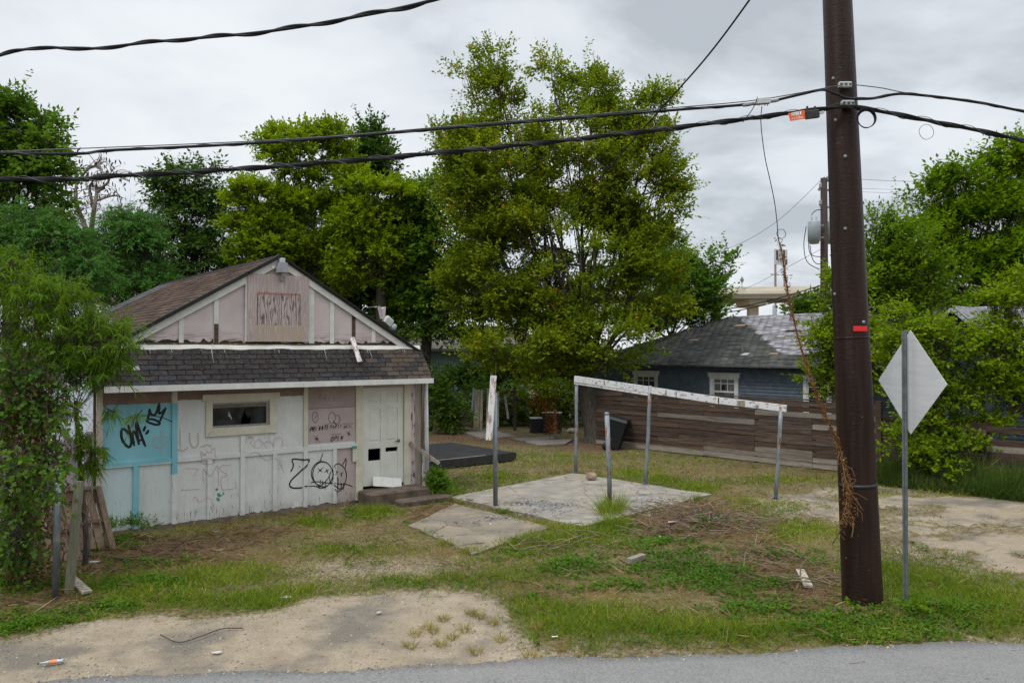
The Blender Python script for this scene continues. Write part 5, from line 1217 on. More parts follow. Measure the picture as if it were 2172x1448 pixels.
g3 = grd(58, 1225); o = empty('short_pipe', g3, 0, 'shorter grey pipe among the vines at far left', 'pipe'); MB().tube([(0,0,-.05), (0,0,1.6)], .045, 12).build('pipe', m_galv, o, True)

# ================================================================== UTILITY POLE, SIGN
PB0 = grd(1830, 1287); PT = at(1776, 0, 9.77); axis = (PT-PB0).normalized(); PTOP = PB0+axis*((10.2)/axis.z)
UP = empty('utility_pole', PB0, 0, 'thick dark brown utility pole wrapped in glossy sheathing standing at the roadside', 'utility pole')
t = NT('wrapped_pole'); n = t.noise(4, (2,2,14), 8, .7, 1.2); n2 = t.noise(2, (6,6,.5), 6, .6)
c = t.mix(t.step(n2, .35, .65), (.013,.0062,.0042), (.028,.0132,.0088)); c = t.mix(t.step(t.noise(40, (1,1,1), 2), .74, .76), c, (.2,.18,.16)); t.bump(n, .7, .012); m_pole = t.done(c, .36, .17)
def pr(z): return .236-.0088*z
pts = [PB0+axis*(k/axis.z)-PB0 for k in np.linspace(-.2, 10, 30)]
MB().tube(pts, [pr(p.z) for p in pts], 28).build('pole_shaft', m_pole, UP, True)
def on_pole(px, py, extra=0):   # point on the pole surface facing the camera
    z = CAMZ+(742-py)/F*(9.77-.2); c_ = PB0+axis*(z/axis.z); X = (px-CX)/F*(9.77-.2); dx = max(-pr(z)*.98, min(pr(z)*.98, X-c_.x)); return Vector((c_.x+dx, c_.y-math.sqrt(max(0, pr(z)**2-dx*dx))-extra, z))-PB0
def sleeve(z0, z1, ex, mat, name):
    a = axis*(z0/axis.z); b = axis*(z1/axis.z); MB().tube([a, b], [pr(z0)+ex, pr(z1)+ex], 28).build(name, mat, UP, True)
zz_ = CAMZ-(716-742)/F*-9.77
sleeve(CAMZ+(742-718)/F*9.7, CAMZ+(742-714)/F*9.7, .004, m_pole, 'wrap_seam')
sleeve(CAMZ+(742-1035)/F*9.6, CAMZ+(742-1027)/F*9.6, .003, m_black, 'strap')
def arc_plate(px0, px1, py0, py1, mat, name, n_=7, ex=.004):
    mb = MB()
    for i in range(n_+1):
        px = px0+(px1-px0)*i/n_
        for py in (py0, py1): mb.v.append(tuple(on_pole(px, py, ex)))
    mb.f = [(2*i, 2*i+1, 2*i+3, 2*i+2) for i in range(n_)]; mb.build(name, mat, UP)
arc_plate(1810, 1842, 691, 702, m_red, 'red_marker'); arc_plate(1786, 1798, 966, 981, m_black, 'black_tag', 3); arc_plate(1787, 1797, 976, 980, m_whiteprint, 'white_stripe', 3, .007)
for py in (683, 622, 484, 330, 160, 250): 
    p = on_pole(1832 if py == 683 else 1800-(py % 7)*4, py, .0); MB().lathe([(.022,0),(.022,.01),(.012,.018)], 10, Matrix.Translation(p) @ Matrix.Rotation(R(90), 4, 'X')).build('bolt', m_galv, UP, True)
for pyc, xa, xb in ((178, 1786, 1812), (218, 1790, 1818)):
    p = on_pole((xa+xb)/2-6, pyc, .03); br_ = MB(); br_.bevbox(-.075, .085, -.035, .02, -.035, .03, .012, Matrix.Translation(p)); b_ = br_.build('cable_clamp', m_plastic_grey, UP)
    for dx in (-.05, .005, .06): MB().lathe([(.017,0),(.017,.012),(.008,.02)], 8, Matrix.Translation(p+Vector((dx, -.035, 0))) @ Matrix.Rotation(R(90), 4, 'X')).build('clamp_bolt', m_galv, b_, True)
# diamond sign
SG = empty('diamond_sign', grd(1921, 1281), 0, 'back of a blank grey diamond road sign on a perforated steel post', 'road sign')
a_ = R(-80.7); sx_ = Vector((math.cos(a_), math.sin(a_), 0)); sn = Vector((-sx_.y, sx_.x, 0)); sn = sn if sn.x < 0 else sn
sc = at(1927, 810, SG.location.y+.0)-SG.location; hd = .647
MB().prism([(-hd,0),(0,-hd),(hd,0),(0,hd)], lambda a, b, d: sc+sx_*a+Vector((0,0,b))+Vector((-sx_.y, sx_.x, 0))*d, .028, .0312).build('sign_plate', simple('brushed_aluminium_back', (.58,.59,.61), (.66,.67,.68), 3, (1,1,6), .5, .4, .1), SG)
m_perf = simple('perforated_post_steel', (.085,.095,.10), (.13,.14,.15), 12, rough=.6, metal=.0)
hz_ = at(1927, 697, SG.location.y).z
pm_ = MB(); PWd = .03
side = Vector((-sx_.y, sx_.x, 0))
hw = .026
cam2 = Vector((-.48, -.87, 0)).normalized(); pxx = Vector((.78,-.62,0)).normalized(); pyy = Vector((.62,.78,0)).normalized()
pm_.prism([(-hw,-hw),(hw,-hw),(hw,hw),(-hw,hw)], lambda a, b, d: Vector((a*pxx.x+b*pyy.x, a*pxx.y+b*pyy.y, d))-side*.0, -.3, hz_-.02); pm_.build('sign_post', m_perf, SG)
holes = MB()
z = .1
while z < hz_-.06:
    for base_, ax in ((Vector((-pyy.x, -pyy.y, 0))*(hw+.0012), pxx), (Vector((-pxx.x, -pxx.y, 0))*(hw+.0012), pyy)):
        holes.add([base_+ax*(.0075*math.cos(q*math.pi/3))+Vector((0,0,z+.0075*math.sin(q*math.pi/3))) for q in range(6)], [(0,1,2,3,4,5)])
    z += .0285
holes.build('post_holes', m_darkprint, SG)['kind'] = 'stuff'
for zz in (hz_-.12, sc.z-.35): MB().lathe([(.012,0),(.012,.01)], 8, Matrix.Translation(Vector((-pyy.x, -pyy.y, 0))*(hw+.002)+Vector((0,0,zz))) @ Matrix.Rotation(R(90), 4, 'X')).build('bolt', m_galv, SG)

# ================================================================== CABLES
def cable(name, pts, r0, mat, label, cat='cable', n=12, helix=None, sides=8, parts=None):
    P = smooth_path(pts, n); O = P[0]; root = empty(name, O, 0, label, cat, {'wire': 'distant wires', 'cable': 'cables at the pole'}.get(cat))
    MB().tube([p-O for p in P], r0, sides, True).build('jacket', mat, root, True)
    if helix:
        for (rr, off, pitch, ph0, m2) in helix:
            Q = []; L = 0
            D_ = smooth_path(pts, n*10)
            for i, p in enumerate(D_):
                if i: L += (p-D_[i-1]).length
                a = L/pitch*2*math.pi+ph0; Q.append(p+Vector((0, math.cos(a), math.sin(a)))*off-O)
            MB().tube(Q, rr, 5, True).build('strand', m2, root, True)
    return root
Yp_ = 9.6
def cl(lst): return [at(*p) for p in lst]
cable('thick_cable_bundle', [Vector((-12,8.0,4.95))]+cl([(0,380,8.72),(250,373,8.8),(600,352,8.95),(1000,318,9.15),(1400,275,9.35),(1660,242,9.5),(1755,230,9.52),(1800,226,9.52),(1870,237,9.55),(2000,262,9.6),(2172,298,9.7),(2600,395,10.0)]), .022, m_black_cable, 'thickest black twisted cable bundle, lower of the two lines crossing the whole picture', helix=[(.014,.02,1.1,0,m_black_cable),(.013,.02,1.1,2.6,m_black_cable),(.004,.036,.55,1,m_steelwire)])
cable('upper_cable', [Vector((-12,8.0,5.32))]+cl([(0,325,8.72),(250,318,8.8),(600,300,8.95),(1000,268,9.15),(1400,236,9.35),(1560,224,9.45),(1600,220,9.48),(1640,214,9.5),(1700,200,9.5),(1745,191,9.48),(1775,200,9.45),(1800,209,9.45),(1850,209,9.5),(1885,202,9.55),(1930,200,9.6),(2050,214,9.65),(2172,237,9.7),(2600,330,10.0)]), .0165, m_black_cable, 'upper black cable that dips around the front of the pole', helix=[(.004,.018,.7,0,m_steelwire)])
cable('steel_messenger_wire', cl([(0,322,8.72),(600,296,8.95),(1000,264,9.15),(1400,231,9.35),(1600,213,9.48),(1755,186,9.55),(1786,181,9.5)]), .006, m_steelwire, 'thin steel messenger wire running just above the upper cable, left of the pole')
cable('steel_messenger_wire', cl([(1812,180,9.5),(1870,187,9.55),(1928,198,9.6),(2060,213,9.65),(2172,235,9.7),(2600,325,10)]), .006, m_steelwire, 'thin steel messenger wire leaving the clamp to the right of the pole')
cable('twisted_service_cable', [Vector((-9,10,5.9))]+cl([(0,118,8.6),(180,105,8.3),(340,88,8.0),(560,68,7.5),(760,35,7.0),(930,-2,6.5),(1250,-95,5.8)]), .015, m_black_cable, 'twisted pair cable across the top left corner of the sky', helix=[(.013,.018,.9,0,m_black_cable)])
cable('house_drop_cable', cl([(1700,-160,6.5),(1590,0,7.3),(1500,120,8.2),(1410,222,9.2),(1340,300,10.2),(1180,480,12.6),(1000,633,15.4),(920,676,16.8),(838,703,17.5)]), .0095, m_black_cable, 'diagonal black cable running down from the upper right to the white house roof', sides=6)
# splice box and tags
SP = empty('splice_enclosure', at(1617, 216, 9.4), 0, 'pale grey splice box on the upper cable left of the pole', 'cable box')
MB().add([Vector(p) for p in ((-.1,-.04,-.035),(.09,-.04,-.02),(.09,.04,-.02),(-.1,.04,-.035),(-.06,-.03,.03),(.08,-.03,.045),(.08,.03,.045),(-.06,.03,.03))], [(3,2,1,0),(4,5,6,7),(0,1,5,4),(1,2,6,5),(2,3,7,6),(3,0,4,7)]).build('box', m_plastic_grey, SP)
for a, b in (((-.23,0,-.045),(-.1,0,-.02)), ((.09,0,.005),(.19,0,.02))): MB().tube([a, Vector(a).lerp(Vector(b), .5), b], [.018,.024,.02], 8).build('cable_boot', m_lamp, SP, True)
MB().tube(smooth_path([(-.07,-.045,.04),(-.13,-.05,-.1),(-.24,-.02,-.25)], 5), .005, 5).build('jumper', m_black_cable, SP, True)
for dx in (-.04, .03, .06): MB().tube([(dx,0,-.02), (dx,0,-.05)], .005, 5).build('bolt', m_galv, SP)
TG = empty('orange_cable_tag', at(1690, 246, 9.3), 0, 'orange tag with the number 2615 hanging on the thick cable bundle', 'tag')
tw_ = .10; th_ = .05
def tg(a, b, d): return Vector((a*tw_, -d, b*th_+a*tw_*.16))
MB().prism([(-1.02,.75),(-.75,-1),(.95,-1.0),(1.0,-.7),(.9,1.05),(-1,.9)], tg, .0, .003).build('tag_plate', m_orange, TG)
MB().prism([(-.6,.15),(.5,.15),(.5,.92),(-.6,.92)], tg, .0035, .0045).build('number_plate', m_whiteprint, TG)
def flat_text(parent, s_, x, y, dx, cw, ch, wq, mat, fnc, d0, name):
    mb = MB(); k = 0
    for c_ in s_:
        if c_ != ' ':
            for st_ in GL[c_]:
                P = [Vector((x+a*cw, y+b*ch, 0)) for a, b in st_]
                for i in range(len(P)-1):
                    d = (P[i+1]-P[i]).normalized(); n_ = Vector((-d.y, d.x, 0))*wq/2; k += 1; a = P[i]-d*wq*.3; b = P[i+1]+d*wq*.3
                    mb.add([fnc(q.x, q.y, d0+k*.00001) for q in (a-n_, b-n_, b+n_, a+n_)], [(0,1,2,3)])
        x += dx
    return mb.build(name, mat, parent)
f2 = lambda a, b, d: Vector((a, -d, b+a*.16))
flat_text(TG, '2615', -.052, .012, .025, .018, .028, .0055, m_darkprint, f2, .005, 'tag_number')
flat_text(TG, 'AT&T', -.06, -.034, .0125, .011, .016, .0028, m_whiteprint, f2, .0035, 'tag_print'); flat_text(TG, 'fibEr'.replace('E','e'), -.004, -.036, .0175, .018, .03, .0042, m_whiteprint, f2, .0035, 'tag_print')
TB = empty('black_terminal_box', at(1723, 241, 9.3), R(0), 'small black terminal box clipped to the cable bundle beside the orange tag', 'cable box')
MB().bevbox(-.085, .075, -.03, .03, -.055, .035, .01, Matrix.Rotation(R(-7), 4, 'Y')).build('box', m_black, TB)
for dx in (-.06, .03): MB().tube([(dx,0,.03),(dx,0,.085)], .012, 7).build('clip', m_black, TB)
MB().beam((.075,-.01,.0), (.13,-.01,.015), .03, .03).build('connector', m_plastic_grey, TB)
def coil(name, px, py, rp_, thick, turns, label, mat=m_black_cable):
    c_ = at(px, py, 9.4); o = empty(name, c_, 0, label, 'cable coil', 'coils hanging from the cables'); mb = MB(); rr = rp_/F*9.4
    for k in range(turns):
        q = rr*(1-.045*k); P = [Vector((q*math.cos(a)+.004*k, .012*k+.004*math.sin(3*a), q*math.sin(a)*1.02-.003*k)) for a in np.linspace(0, 2*math.pi, 33)]; mb.tube(P, thick, 6, False)
    mb.build('coil', mat, o, True)
coil('cable_coil', 1838, 250, 20.5, .006, 4, 'thick coil of black cable hanging just right of the pole'); coil('cable_coil', 1965, 280, 15.5, .0028, 1, 'thin single loop of wire hanging from the bundle at the right'); coil('cable_coil', 1657, 496, 9.5, .0035, 1, 'small loop in the hanging drop wire against the sky')
dw_pts = [(1616,225,9.4),(1614,262,9.4),(1622,330,9.4),(1634,385,9.4),(1643,430,9.4),(1648,470,9.42),(1651,505,9.45),(1660,545,9.45),(1668,600,9.45),(1684,680,9.48),(1706,760,9.5),(1738,850,9.5),(1772,930,9.5),(1793,1000,9.5),(1800,1060,9.5),(1790,1110,9.45),(1766,1153,9.35)]
cable('hanging_drop_wire', cl(dw_pts), .005, m_black_cable, 'thin black wire hanging from the splice box down to the foot of the pole', sides=6)
# dead vine on the drop wire
vp = smooth_path(cl(dw_pts[6:16]), 14); VN = empty('dead_vine', vp[-1], 0, 'dry brown dead vine climbing the hanging wire beside the pole', 'vine'); r = np.random.default_rng(5); mb = MB()
for k in range(4):
    Q = []
    for i, p in enumerate(vp):
        f_ = i/len(vp); a = i*.5+k*1.7; o_ = .006+.03*f_**3; Q.append(p-vp[-1]+Vector((math.cos(a), math.sin(a), 0))*o_)
    mb.tube(Q[k*6:], .0035, 4, False)
for k in range(26):
    p = vp[int(len(vp)*(1-.3*random.random()))-1]-vp[-1]; q = p+Vector((random.gauss(.02,.07), random.gauss(-.05,.04), -random.uniform(.05,.3))); mb.tube(smooth_path([p, p.lerp(q,.5)+Vector((random.gauss(0,.04), -.02, .03)), q], 4), .0028, 4, False)
mb.build('stem', simple('dry_vine_stem', (.16,.08,.035), (.24,.13,.06), 9), VN)
ii = (np.clip(r.random(1500)**.7, 0, .999)*len(vp)).astype(int); Pv = np.array([vp[i] for i in ii])-np.array(vp[-1]); Pv += r.normal(size=Pv.shape)*np.array([.016,.02,.02])*(1+2.2*(ii/len(vp))**5)[:, None]
quads_obj('dry_leaves', leaves(Pv, unit(r.normal(size=Pv.shape)+np.array([0,0,-.6])), .02+.02*r.random(1500), .010+.012*r.random(1500), r), 4, LEAFQ, leafmat('dry_brown_leaf', (.10,.05,.02), (.24,.13,.055), trans=.25), VN, r.random(1500))

# ================================================================== FAR THINGS
PY = 42; p0 = at(1749, 742, PY); p0.z = 0; UP2 = empty('distant_utility_pole', p0, 0, 'distant utility pole carrying grey transformer cans behind the blue house roof', 'utility pole')
ztop = at(1749, 378, PY).z; m_pole2 = simple('brown_pole_wood', (.028,.017,.013), (.045,.03,.023), 5, (2,2,.3))
MB().tube([(0,0,0), (0,0,ztop)], [.24,.17], 12).build('pole_shaft', m_pole2, UP2, True)
def d2(px, py, dy=0): v = at(px, py, PY+dy)-p0; return v
m_can = simple('transformer_grey', (.32,.37,.39), (.27,.31,.33), 3, rough=.4)
for px, dy, sc_ in ((1727, -.3, 1.0), (1765, .4, 1.0)):
    c_ = d2(px, 512, dy); hh = (515-473)/F*PY; rr = .32
    can = MB().lathe([(rr*.75,-.12),(rr*.78,0),(rr,.02),(rr,hh*.97),(rr*.95,hh),(rr*.3,hh+.06)], 18, Matrix.Translation(c_)).build('transformer_can', m_can, UP2, True)
    for dx in (-.12, .12): MB().lathe([(.05,0),(.06,.06),(.04,.1),(.055,.16),(.02,.3)], 8, Matrix.Translation(c_+Vector((dx, 0, hh+.03)))).build('bushing', m_plastic_grey, can, True)
    for dz in (.2, hh-.2): MB().box(.3 if px < 1749 else -.5, .5 if px < 1749 else -.3, -.04, .04, dz-.04, dz+.04, Matrix.Translation(c_)).build('bracket', m_galv, can)
MB().beam(d2(1735,402), d2(1765,404), .1, .1).build('crossarm', m_galv, UP2); MB().beam(d2(1740,438), d2(1764,440), .12, .08).build('crossarm', m_galv, UP2)
for px, py in ((1741,400),(1757,385),(1741,436)): MB().lathe([(.09,0),(.11,.1),(.08,.14),(.11,.22),(.05,.3)], 8, Matrix.Translation(d2(px, py))).build('insulator', m_lamp, UP2, True)
for pts in (((1710,480),(1705,520),(1712,555),(1738,572)), ((1715,490),(1716,530),(1724,542),(1742,545)), ((1718,520),(1722,545),(1730,558),(1742,560)), ((1721,470),(1722,455),(1732,446),(1744,445)), ((1760,540),(1772,552),(1780,560),(1790,560))):
    MB().tube(smooth_path([d2(*p, -.25) for p in pts], 5), .022, 5).build('lead_wire', m_black_cable, UP2, True)
def thin(pts, label, r0=.012, name='distant_wire', mat=m_steelwire):
    cable(name, cl(pts), r0, mat, label, 'wire', 6, None, 5)
thin([(1300,530,60),(1420,540,52),(1490,537,48),(1560,521,46),(1650,468,44),(1750,374,42)], 'thin distant wire sagging leftwards from the top of the far utility pole')
thin([(1500,640,60),(1590,608,52),(1660,572,46),(1744,527,42)], 'faint distant wire above the overpass rising to the far pole')
thin([(1760,376,42),(1900,384,46),(2090,387,52),(2300,385,60)], 'highest faint wire in the sky right of the utility pole'); thin([(1760,398,42),(1900,402,46),(2060,404,52),(2300,403,60)], 'middle faint wire in the sky right of the utility pole', .009); thin([(1760,402,42),(1850,408,46),(2030,413,52),(2300,420,60)], 'lowest faint wire in the sky right of the utility pole', .009)
thin([(1300,668,52),(1500,660,48),(1620,640,44),(1740,606,42)], 'dark distant cable crossing below the overpass deck', .03, mat=m_black_cable); thin([(1300,676,52),(1500,668,48),(1640,642,44),(1740,612,42)], 'second dark distant cable crossing below the overpass deck', .03, mat=m_black_cable)
# overpass
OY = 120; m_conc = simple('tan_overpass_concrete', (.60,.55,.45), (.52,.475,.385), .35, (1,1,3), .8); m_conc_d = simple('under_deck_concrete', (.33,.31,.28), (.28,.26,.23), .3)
k = OY/F; zt, zm, zb = CAMZ+(742-608)*k, CAMZ+(742-618)*k, CAMZ+(742-632)*k
OP = empty('highway_overpass', (at(1620,742,OY).x, OY, 0), R(-4), 'tan concrete highway overpass crossing behind the blue house', 'bridge')
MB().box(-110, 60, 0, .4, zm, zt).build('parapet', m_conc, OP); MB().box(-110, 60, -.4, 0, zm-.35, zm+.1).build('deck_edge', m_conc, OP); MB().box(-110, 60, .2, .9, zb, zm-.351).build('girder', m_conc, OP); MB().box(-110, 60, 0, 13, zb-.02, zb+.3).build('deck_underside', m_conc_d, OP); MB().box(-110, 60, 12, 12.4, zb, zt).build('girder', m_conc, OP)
for x in (-90, -60, -30, -.5, 30):
    ca = MB(); ca.prism([(-1.4, zb-.03), (1.4, zb-.03), (1.2, zb-1.0), (-1.2, zb-.9)], lambda a, b, d, x=x: Vector((x+a, d, b)), 1.5, 11); ca.build('pier_cap', m_conc, OP)
    MB().bevbox(x-.75, x+.75, 4, 5.8, 0, zb-.9, .15).build('pier_column', m_conc, OP)
od = empty('overpass_diamond_marker', at(1574, 608, OY-.6), 0, 'tiny diamond marker sign on the overpass parapet', 'road sign'); MB().prism([(-.32,1.0),(0,.4),(.32,1.0),(0,1.6)], fn, 0, .05).build('sign_plate', m_lamp, od); MB().box(-.04,.04,.055,.12,-.1,1.2).build('sign_post', m_galv, od)
BY = 165; BB = empty('pylon_sign', (at(1655,742,BY).x, BY, 0), R(25), 'weathered two-legged pylon sign with missing panels standing beyond the overpass', 'sign'); kb = BY/F
zt2, zb2 = CAMZ+(742-529)*kb, CAMZ+(742-562)*kb; m_leg = simple('rusty_sign_leg', (.36,.26,.22), (.28,.2,.17), .6)
for x in (-1.25, 1.25): MB().box(x-.16, x+.16, -.16, .16, 0, zt2-.2).build('leg', m_leg, BB)
m_face = simple('faded_sign_face', (.48,.50,.51), (.42,.44,.46), .5); SW = 1.7
MB().box(-SW, SW, -.35, -.2, zb2, zt2).build('sign_frame', m_face, BB)
MB().box(-1.35, -.9, -.40, -.36, zb2+1.0, zt2-.25).build('missing_panel', m_rot, BB); MB().box(.55, 1.0, -.40, -.36, zb2+1.2, zt2-.15).build('missing_panel', m_rot, BB); MB().box(1.2, 1.55, -.40, -.36, zb2+.2, zb2+1.1).build('missing_panel', m_rot, BB)
f3 = lambda a, b, d: Vector((a, -.36-d, b))
flat_text(BB, 'STO', -.85, (zt2+zb2)/2+.05, .5, .38, .75, .12, m_lamp, f3, .01, 'sign_letters'); flat_text(BB, 'RON', -.85, (zt2+zb2)/2-1.0, .55, .38, .75, .12, m_lamp, f3, .01, 'sign_letters')
MB().beam((-2.6,0,CAMZ+(742-583)*kb), (2.6,0,CAMZ+(742-583)*kb), .08, .08).build('lamp_arm', m_leg, BB)
for x in (-2.6,-1.1,.6,2.6): MB().box(x-.3, x+.3, -.6, -.3, CAMZ+(742-584)*kb, CAMZ+(742-582)*kb).build('sign_lamp', m_lamp, BB)
o = empty('grey_street_post', at(1640, 742, 60)*1.0, 0, 'grey leaning steel post below the overpass', 'post'); o.location.z = 0; MB().tube([(-.3,0,0), (-.05,0,2.0), (.15,0,CAMZ+(742-647)/F*60)], .17, 10).build('pipe', m_lamp, o, True)
o = empty('far_left_utility_pole', (at(220,742,60).x, 60, 0), 0, 'far small grey utility pole between the dead tree and the green trees', 'utility pole'); MB().tube([(0,0,0),(0,0,CAMZ+(742-447)/F*60)], .16, 8).build('pole_shaft', m_lamp, o, True); MB().beam((-.9,0,CAMZ+(742-461)/F*60),(0,0,CAMZ+(742-463)/F*60), .1,.1).build('crossarm', m_lamp, o)
# teal house and brown roofed house behind the trees
TH = empty('teal_house', (at(960,742,39).x, 39, 0), R(20), 'pale teal house glimpsed behind the trees right of the white house', 'house')
m_teal = simple('teal_siding', (.20,.28,.30), (.25,.34,.36), 4, (1,1,8)); MB().box(-3.2, 4, 0, 5, 0, 3.2).build('wall', m_teal, TH)
MB().add([(-3.6,-.5,3.2),(4.4,-.5,3.2),(4.4,2.5,4.4),(-3.6,2.5,4.4),(4.4,5.5,3.2),(-3.6,5.5,3.2),(-3.6,-.5,3.08),(4.4,-.5,3.08)], [(0,1,2,3),(3,2,4,5),(6,7,1,0)]).build('roof', simple('brown_grey_roof', (.10,.08,.07), (.14,.12,.1), 3), TH)
for x in (-1.5, 1.2):
    f = MB().box(x-.5, x+.5, -.06, -.001, 1.1, 2.4).build('window', m_bt, TH); MB().box(x-.4, x+.4, -.07, -.061, 1.2, 2.3).build('pane', m_dark, f)

# ================================================================== TREES
def gb(px, Y): p = at(px, 742, Y); p.z = 0; return tuple(p)
mL_elm = leafmat('elm_leaf', (0.076,0.131,0.020), (0.227,0.269,0.037), (0.504,0.420,0.050), .42, .84, dead=(0.504,0.202,0.050))
mL_yg = leafmat('yellow_green_leaf', (0.083,0.143,0.018), (0.247,0.323,0.030), (0.360,0.375,0.045), .4, .9)
mL_dark = leafmat('dark_green_leaf', (0.032,0.074,0.018), (0.083,0.143,0.030), None, .35, .95)
mL_mid = leafmat('mid_green_leaf', (0.052,0.113,0.023), (0.137,0.225,0.036), (0.322,0.306,0.048), .4, .93)
mL_feather = leafmat('feathery_leaf', (0.039,0.113,0.033), (0.113,0.224,0.053), None, .4, .95)
mL_will = leafmat('willow_leaf', (0.058,0.120,0.015), (0.144,0.230,0.029), None, .42, .95)
mL_right = leafmat('fresh_green_leaf', (0.052,0.109,0.016), (0.167,0.258,0.026), (0.283,0.322,0.039), .42, .88)
mL_bright = leafmat('bright_bush_leaf', (0.081,0.144,0.017), (0.230,0.311,0.029), (0.311,0.322,0.046), .42, .9)
mL_vine = leafmat('vine_leaf', (.026,.065,.014), (.11,.19,.03), None, .35, .95)
# elm
tree('elm_tree', 'tall yellowing elm with several bare-looking limbs standing behind the concrete slab', (2.82, 27.1, 0),
     [(1190,560,190,170),(1055,385,122,150),(1225,350,120,150),(1365,400,85,140),(990,400,50,110),(1375,570,70,120),(1040,590,115,140),(1055,225,48,85),(1245,205,62,65),(1165,150,16,40),(1390,235,36,45),(960,320,32,62),(1270,735,130,72,-1),(1110,745,120,80,-1),(1425,640,35,60),(1045,130,18,36),(985,170,12,26),(1000,480,70,120),(1330,290,50,60),(1420,380,30,60),(1180,795,70,30,-1)],
     28, mL_elm, dens=11, L=.118, W=.068, lpt=10, tw=.55, up=.75, droop=.12, gap=-.6, seed=21, shoots=150, sub=.62, trunk_r=.36, gf=.9, shell=1.1, fork=.1)
# visible long elm limbs: darker tree close behind on its left
tree('hackberry_tree', 'dense dark green tree tucked behind the left side of the elm', gb(900, 31), [(905,560,85,150),(860,560,50,90),(900,450,50,90),(880,640,90,90,2),(880,470,45,90),(960,650,110,110),(880,690,80,70),(930,420,40,60),(1000,360,35,100,1.5),(1010,520,60,120,1)], 31, mL_mid, dens=7.5, L=.15, W=.09, lpt=8, tw=.5, seed=22, sub=.8, shoots=20, gap=-.7, trunk_r=.25)
tree('round_green_tree', 'broad bushy tree right of the elm in front of the overpass', gb(1420, 36), [(1400,680,80,60),(1470,640,60,55),(1500,690,40,38),(1440,590,50,50),(1505,610,22,45),(1525,570,12,35),(1395,560,60,90,2),(1500,560,10,28)], 34, mL_mid, dens=8, L=.16, W=.1, lpt=8, tw=.6, up=.7, seed=23, sub=.8, shoots=34, gap=-.5, trunk_r=.2)
# big yellow-green group
tree('oak_tree', 'large rounded yellow-green tree, middle and tallest of the crowns behind the house roof', gb(650, 31), [(640,330,95,70),(690,300,55,45),(600,320,60,55),(560,440,80,70),(640,480,100,90),(720,400,70,60),(600,560,90,60),(700,560,100,80)], 31, mL_yg, dens=10, L=.12, W=.085, lpt=8, tw=.34, up=.4, seed=31, sub=.62, group='rounded yellow-green trees behind the house', gap=-.75, trunk_r=.3, gf=1.6)
tree('oak_tree', 'low yellow-green crown at the left of the rounded trees behind the ridge', gb(540, 30), [(530,420,48,42),(520,480,42,60),(570,520,60,60),(535,560,50,40)], 29.5, mL_yg, dens=11, L=.12, W=.085, lpt=8, tw=.32, up=.4, seed=32, sub=.62, group='rounded yellow-green trees behind the house', gap=-.8, trunk_r=.2, gf=1.6)
tree('oak_tree', 'round yellow-green crown at the right of the rounded trees below the dark spire', gb(810, 30.5), [(800,420,72,62),(850,440,42,55),(760,470,55,55),(840,520,50,60),(790,560,80,70)], 30, mL_yg, dens=11, L=.12, W=.085, lpt=8, tw=.32, up=.4, seed=33, sub=.62, group='rounded yellow-green trees behind the house', gap=-.75, trunk_r=.25, gf=1.6)
tree('dark_spire_tree', 'narrow dark tree rising behind the yellow-green crowns under the cables', gb(790, 40), [(785,310,32,45),(800,350,45,40),(770,380,50,50),(790,285,15,25)], 39, mL_dark, dens=8, L=.2, W=.11, lpt=8, tw=.6, up=.6, seed=34, shoots=20, gap=-.5)
tree('dark_background_tree', 'dark green tree mass filling the gap above the right roof slope', gb(760, 35), [(690,640,100,75),(790,640,110,90),(860,600,60,90),(620,620,80,50),(700,500,130,80,2)], 35, mL_dark, dens=6.5, L=.2, W=.12, lpt=8, tw=.5, seed=35, sub=.9, gap=-.9)
tree('hackberry_tree', 'dark loose tree left of the yellow-green crowns behind the brown roof', gb(410, 33), [(395,400,68,48),(400,470,80,60),(440,540,80,60),(370,560,60,50),(360,380,22,22),(430,370,22,18),(480,620,80,60),(400,640,80,60)], 33, mL_dark, dens=7.5, L=.17, W=.09, lpt=8, tw=.65, up=.25, droop=.15, seed=36, sub=.75, shoots=14, gap=-.45)
tree('tall_left_tree', 'tall dark green tree at the left edge of the picture', gb(20, 30), [(30,270,75,70),(0,230,50,40),(70,360,70,70),(100,300,30,60),(20,420,110,70),(60,500,90,60),(-60,350,100,120)], 29, mL_mid, dens=8, L=.17, W=.1, lpt=8, tw=.5, up=.3, seed=37, sub=.75, shoots=16, gap=-.45, trunk_r=.3)
tree('background_shrub', 'dark tree behind the dead tree at far left', gb(130, 40), [(110,500,45,50),(180,570,60,40),(260,560,40,50),(310,500,22,30)], 40, mL_dark, dens=6, L=.22, W=.12, lpt=8, tw=.6, seed=38, sub=.9, gap=-.5)
# feathery trees
tree('chinaberry_tree', 'feathery fern-leaved tree at far left beyond the willow shrub', gb(80, 22), [(60,480,60,42),(20,540,60,50),(120,520,60,45),(60,600,90,60),(150,590,50,55),(190,570,30,40)], 22, mL_feather, dens=12, L=.11, W=.03, lpt=20, tw=.62, up=.12, droop=.42, seed=41, sub=.6, group='feathery trees at the left', gap=-.8, trunk_r=.1)
tree('chinaberry_tree', 'feathery fern-leaved tree in front of the dark hackberry behind the grey roof', gb(260, 25), [(280,490,50,42),(230,530,50,45),(300,540,48,45),(270,600,80,45),(200,600,50,40),(330,610,30,28),(245,460,25,20)], 24.5, mL_feather, dens=12, L=.11, W=.032, lpt=20, tw=.62, up=.12, droop=.42, seed=42, sub=.6, group='feathery trees at the left', gap=-.8, trunk_r=.1)
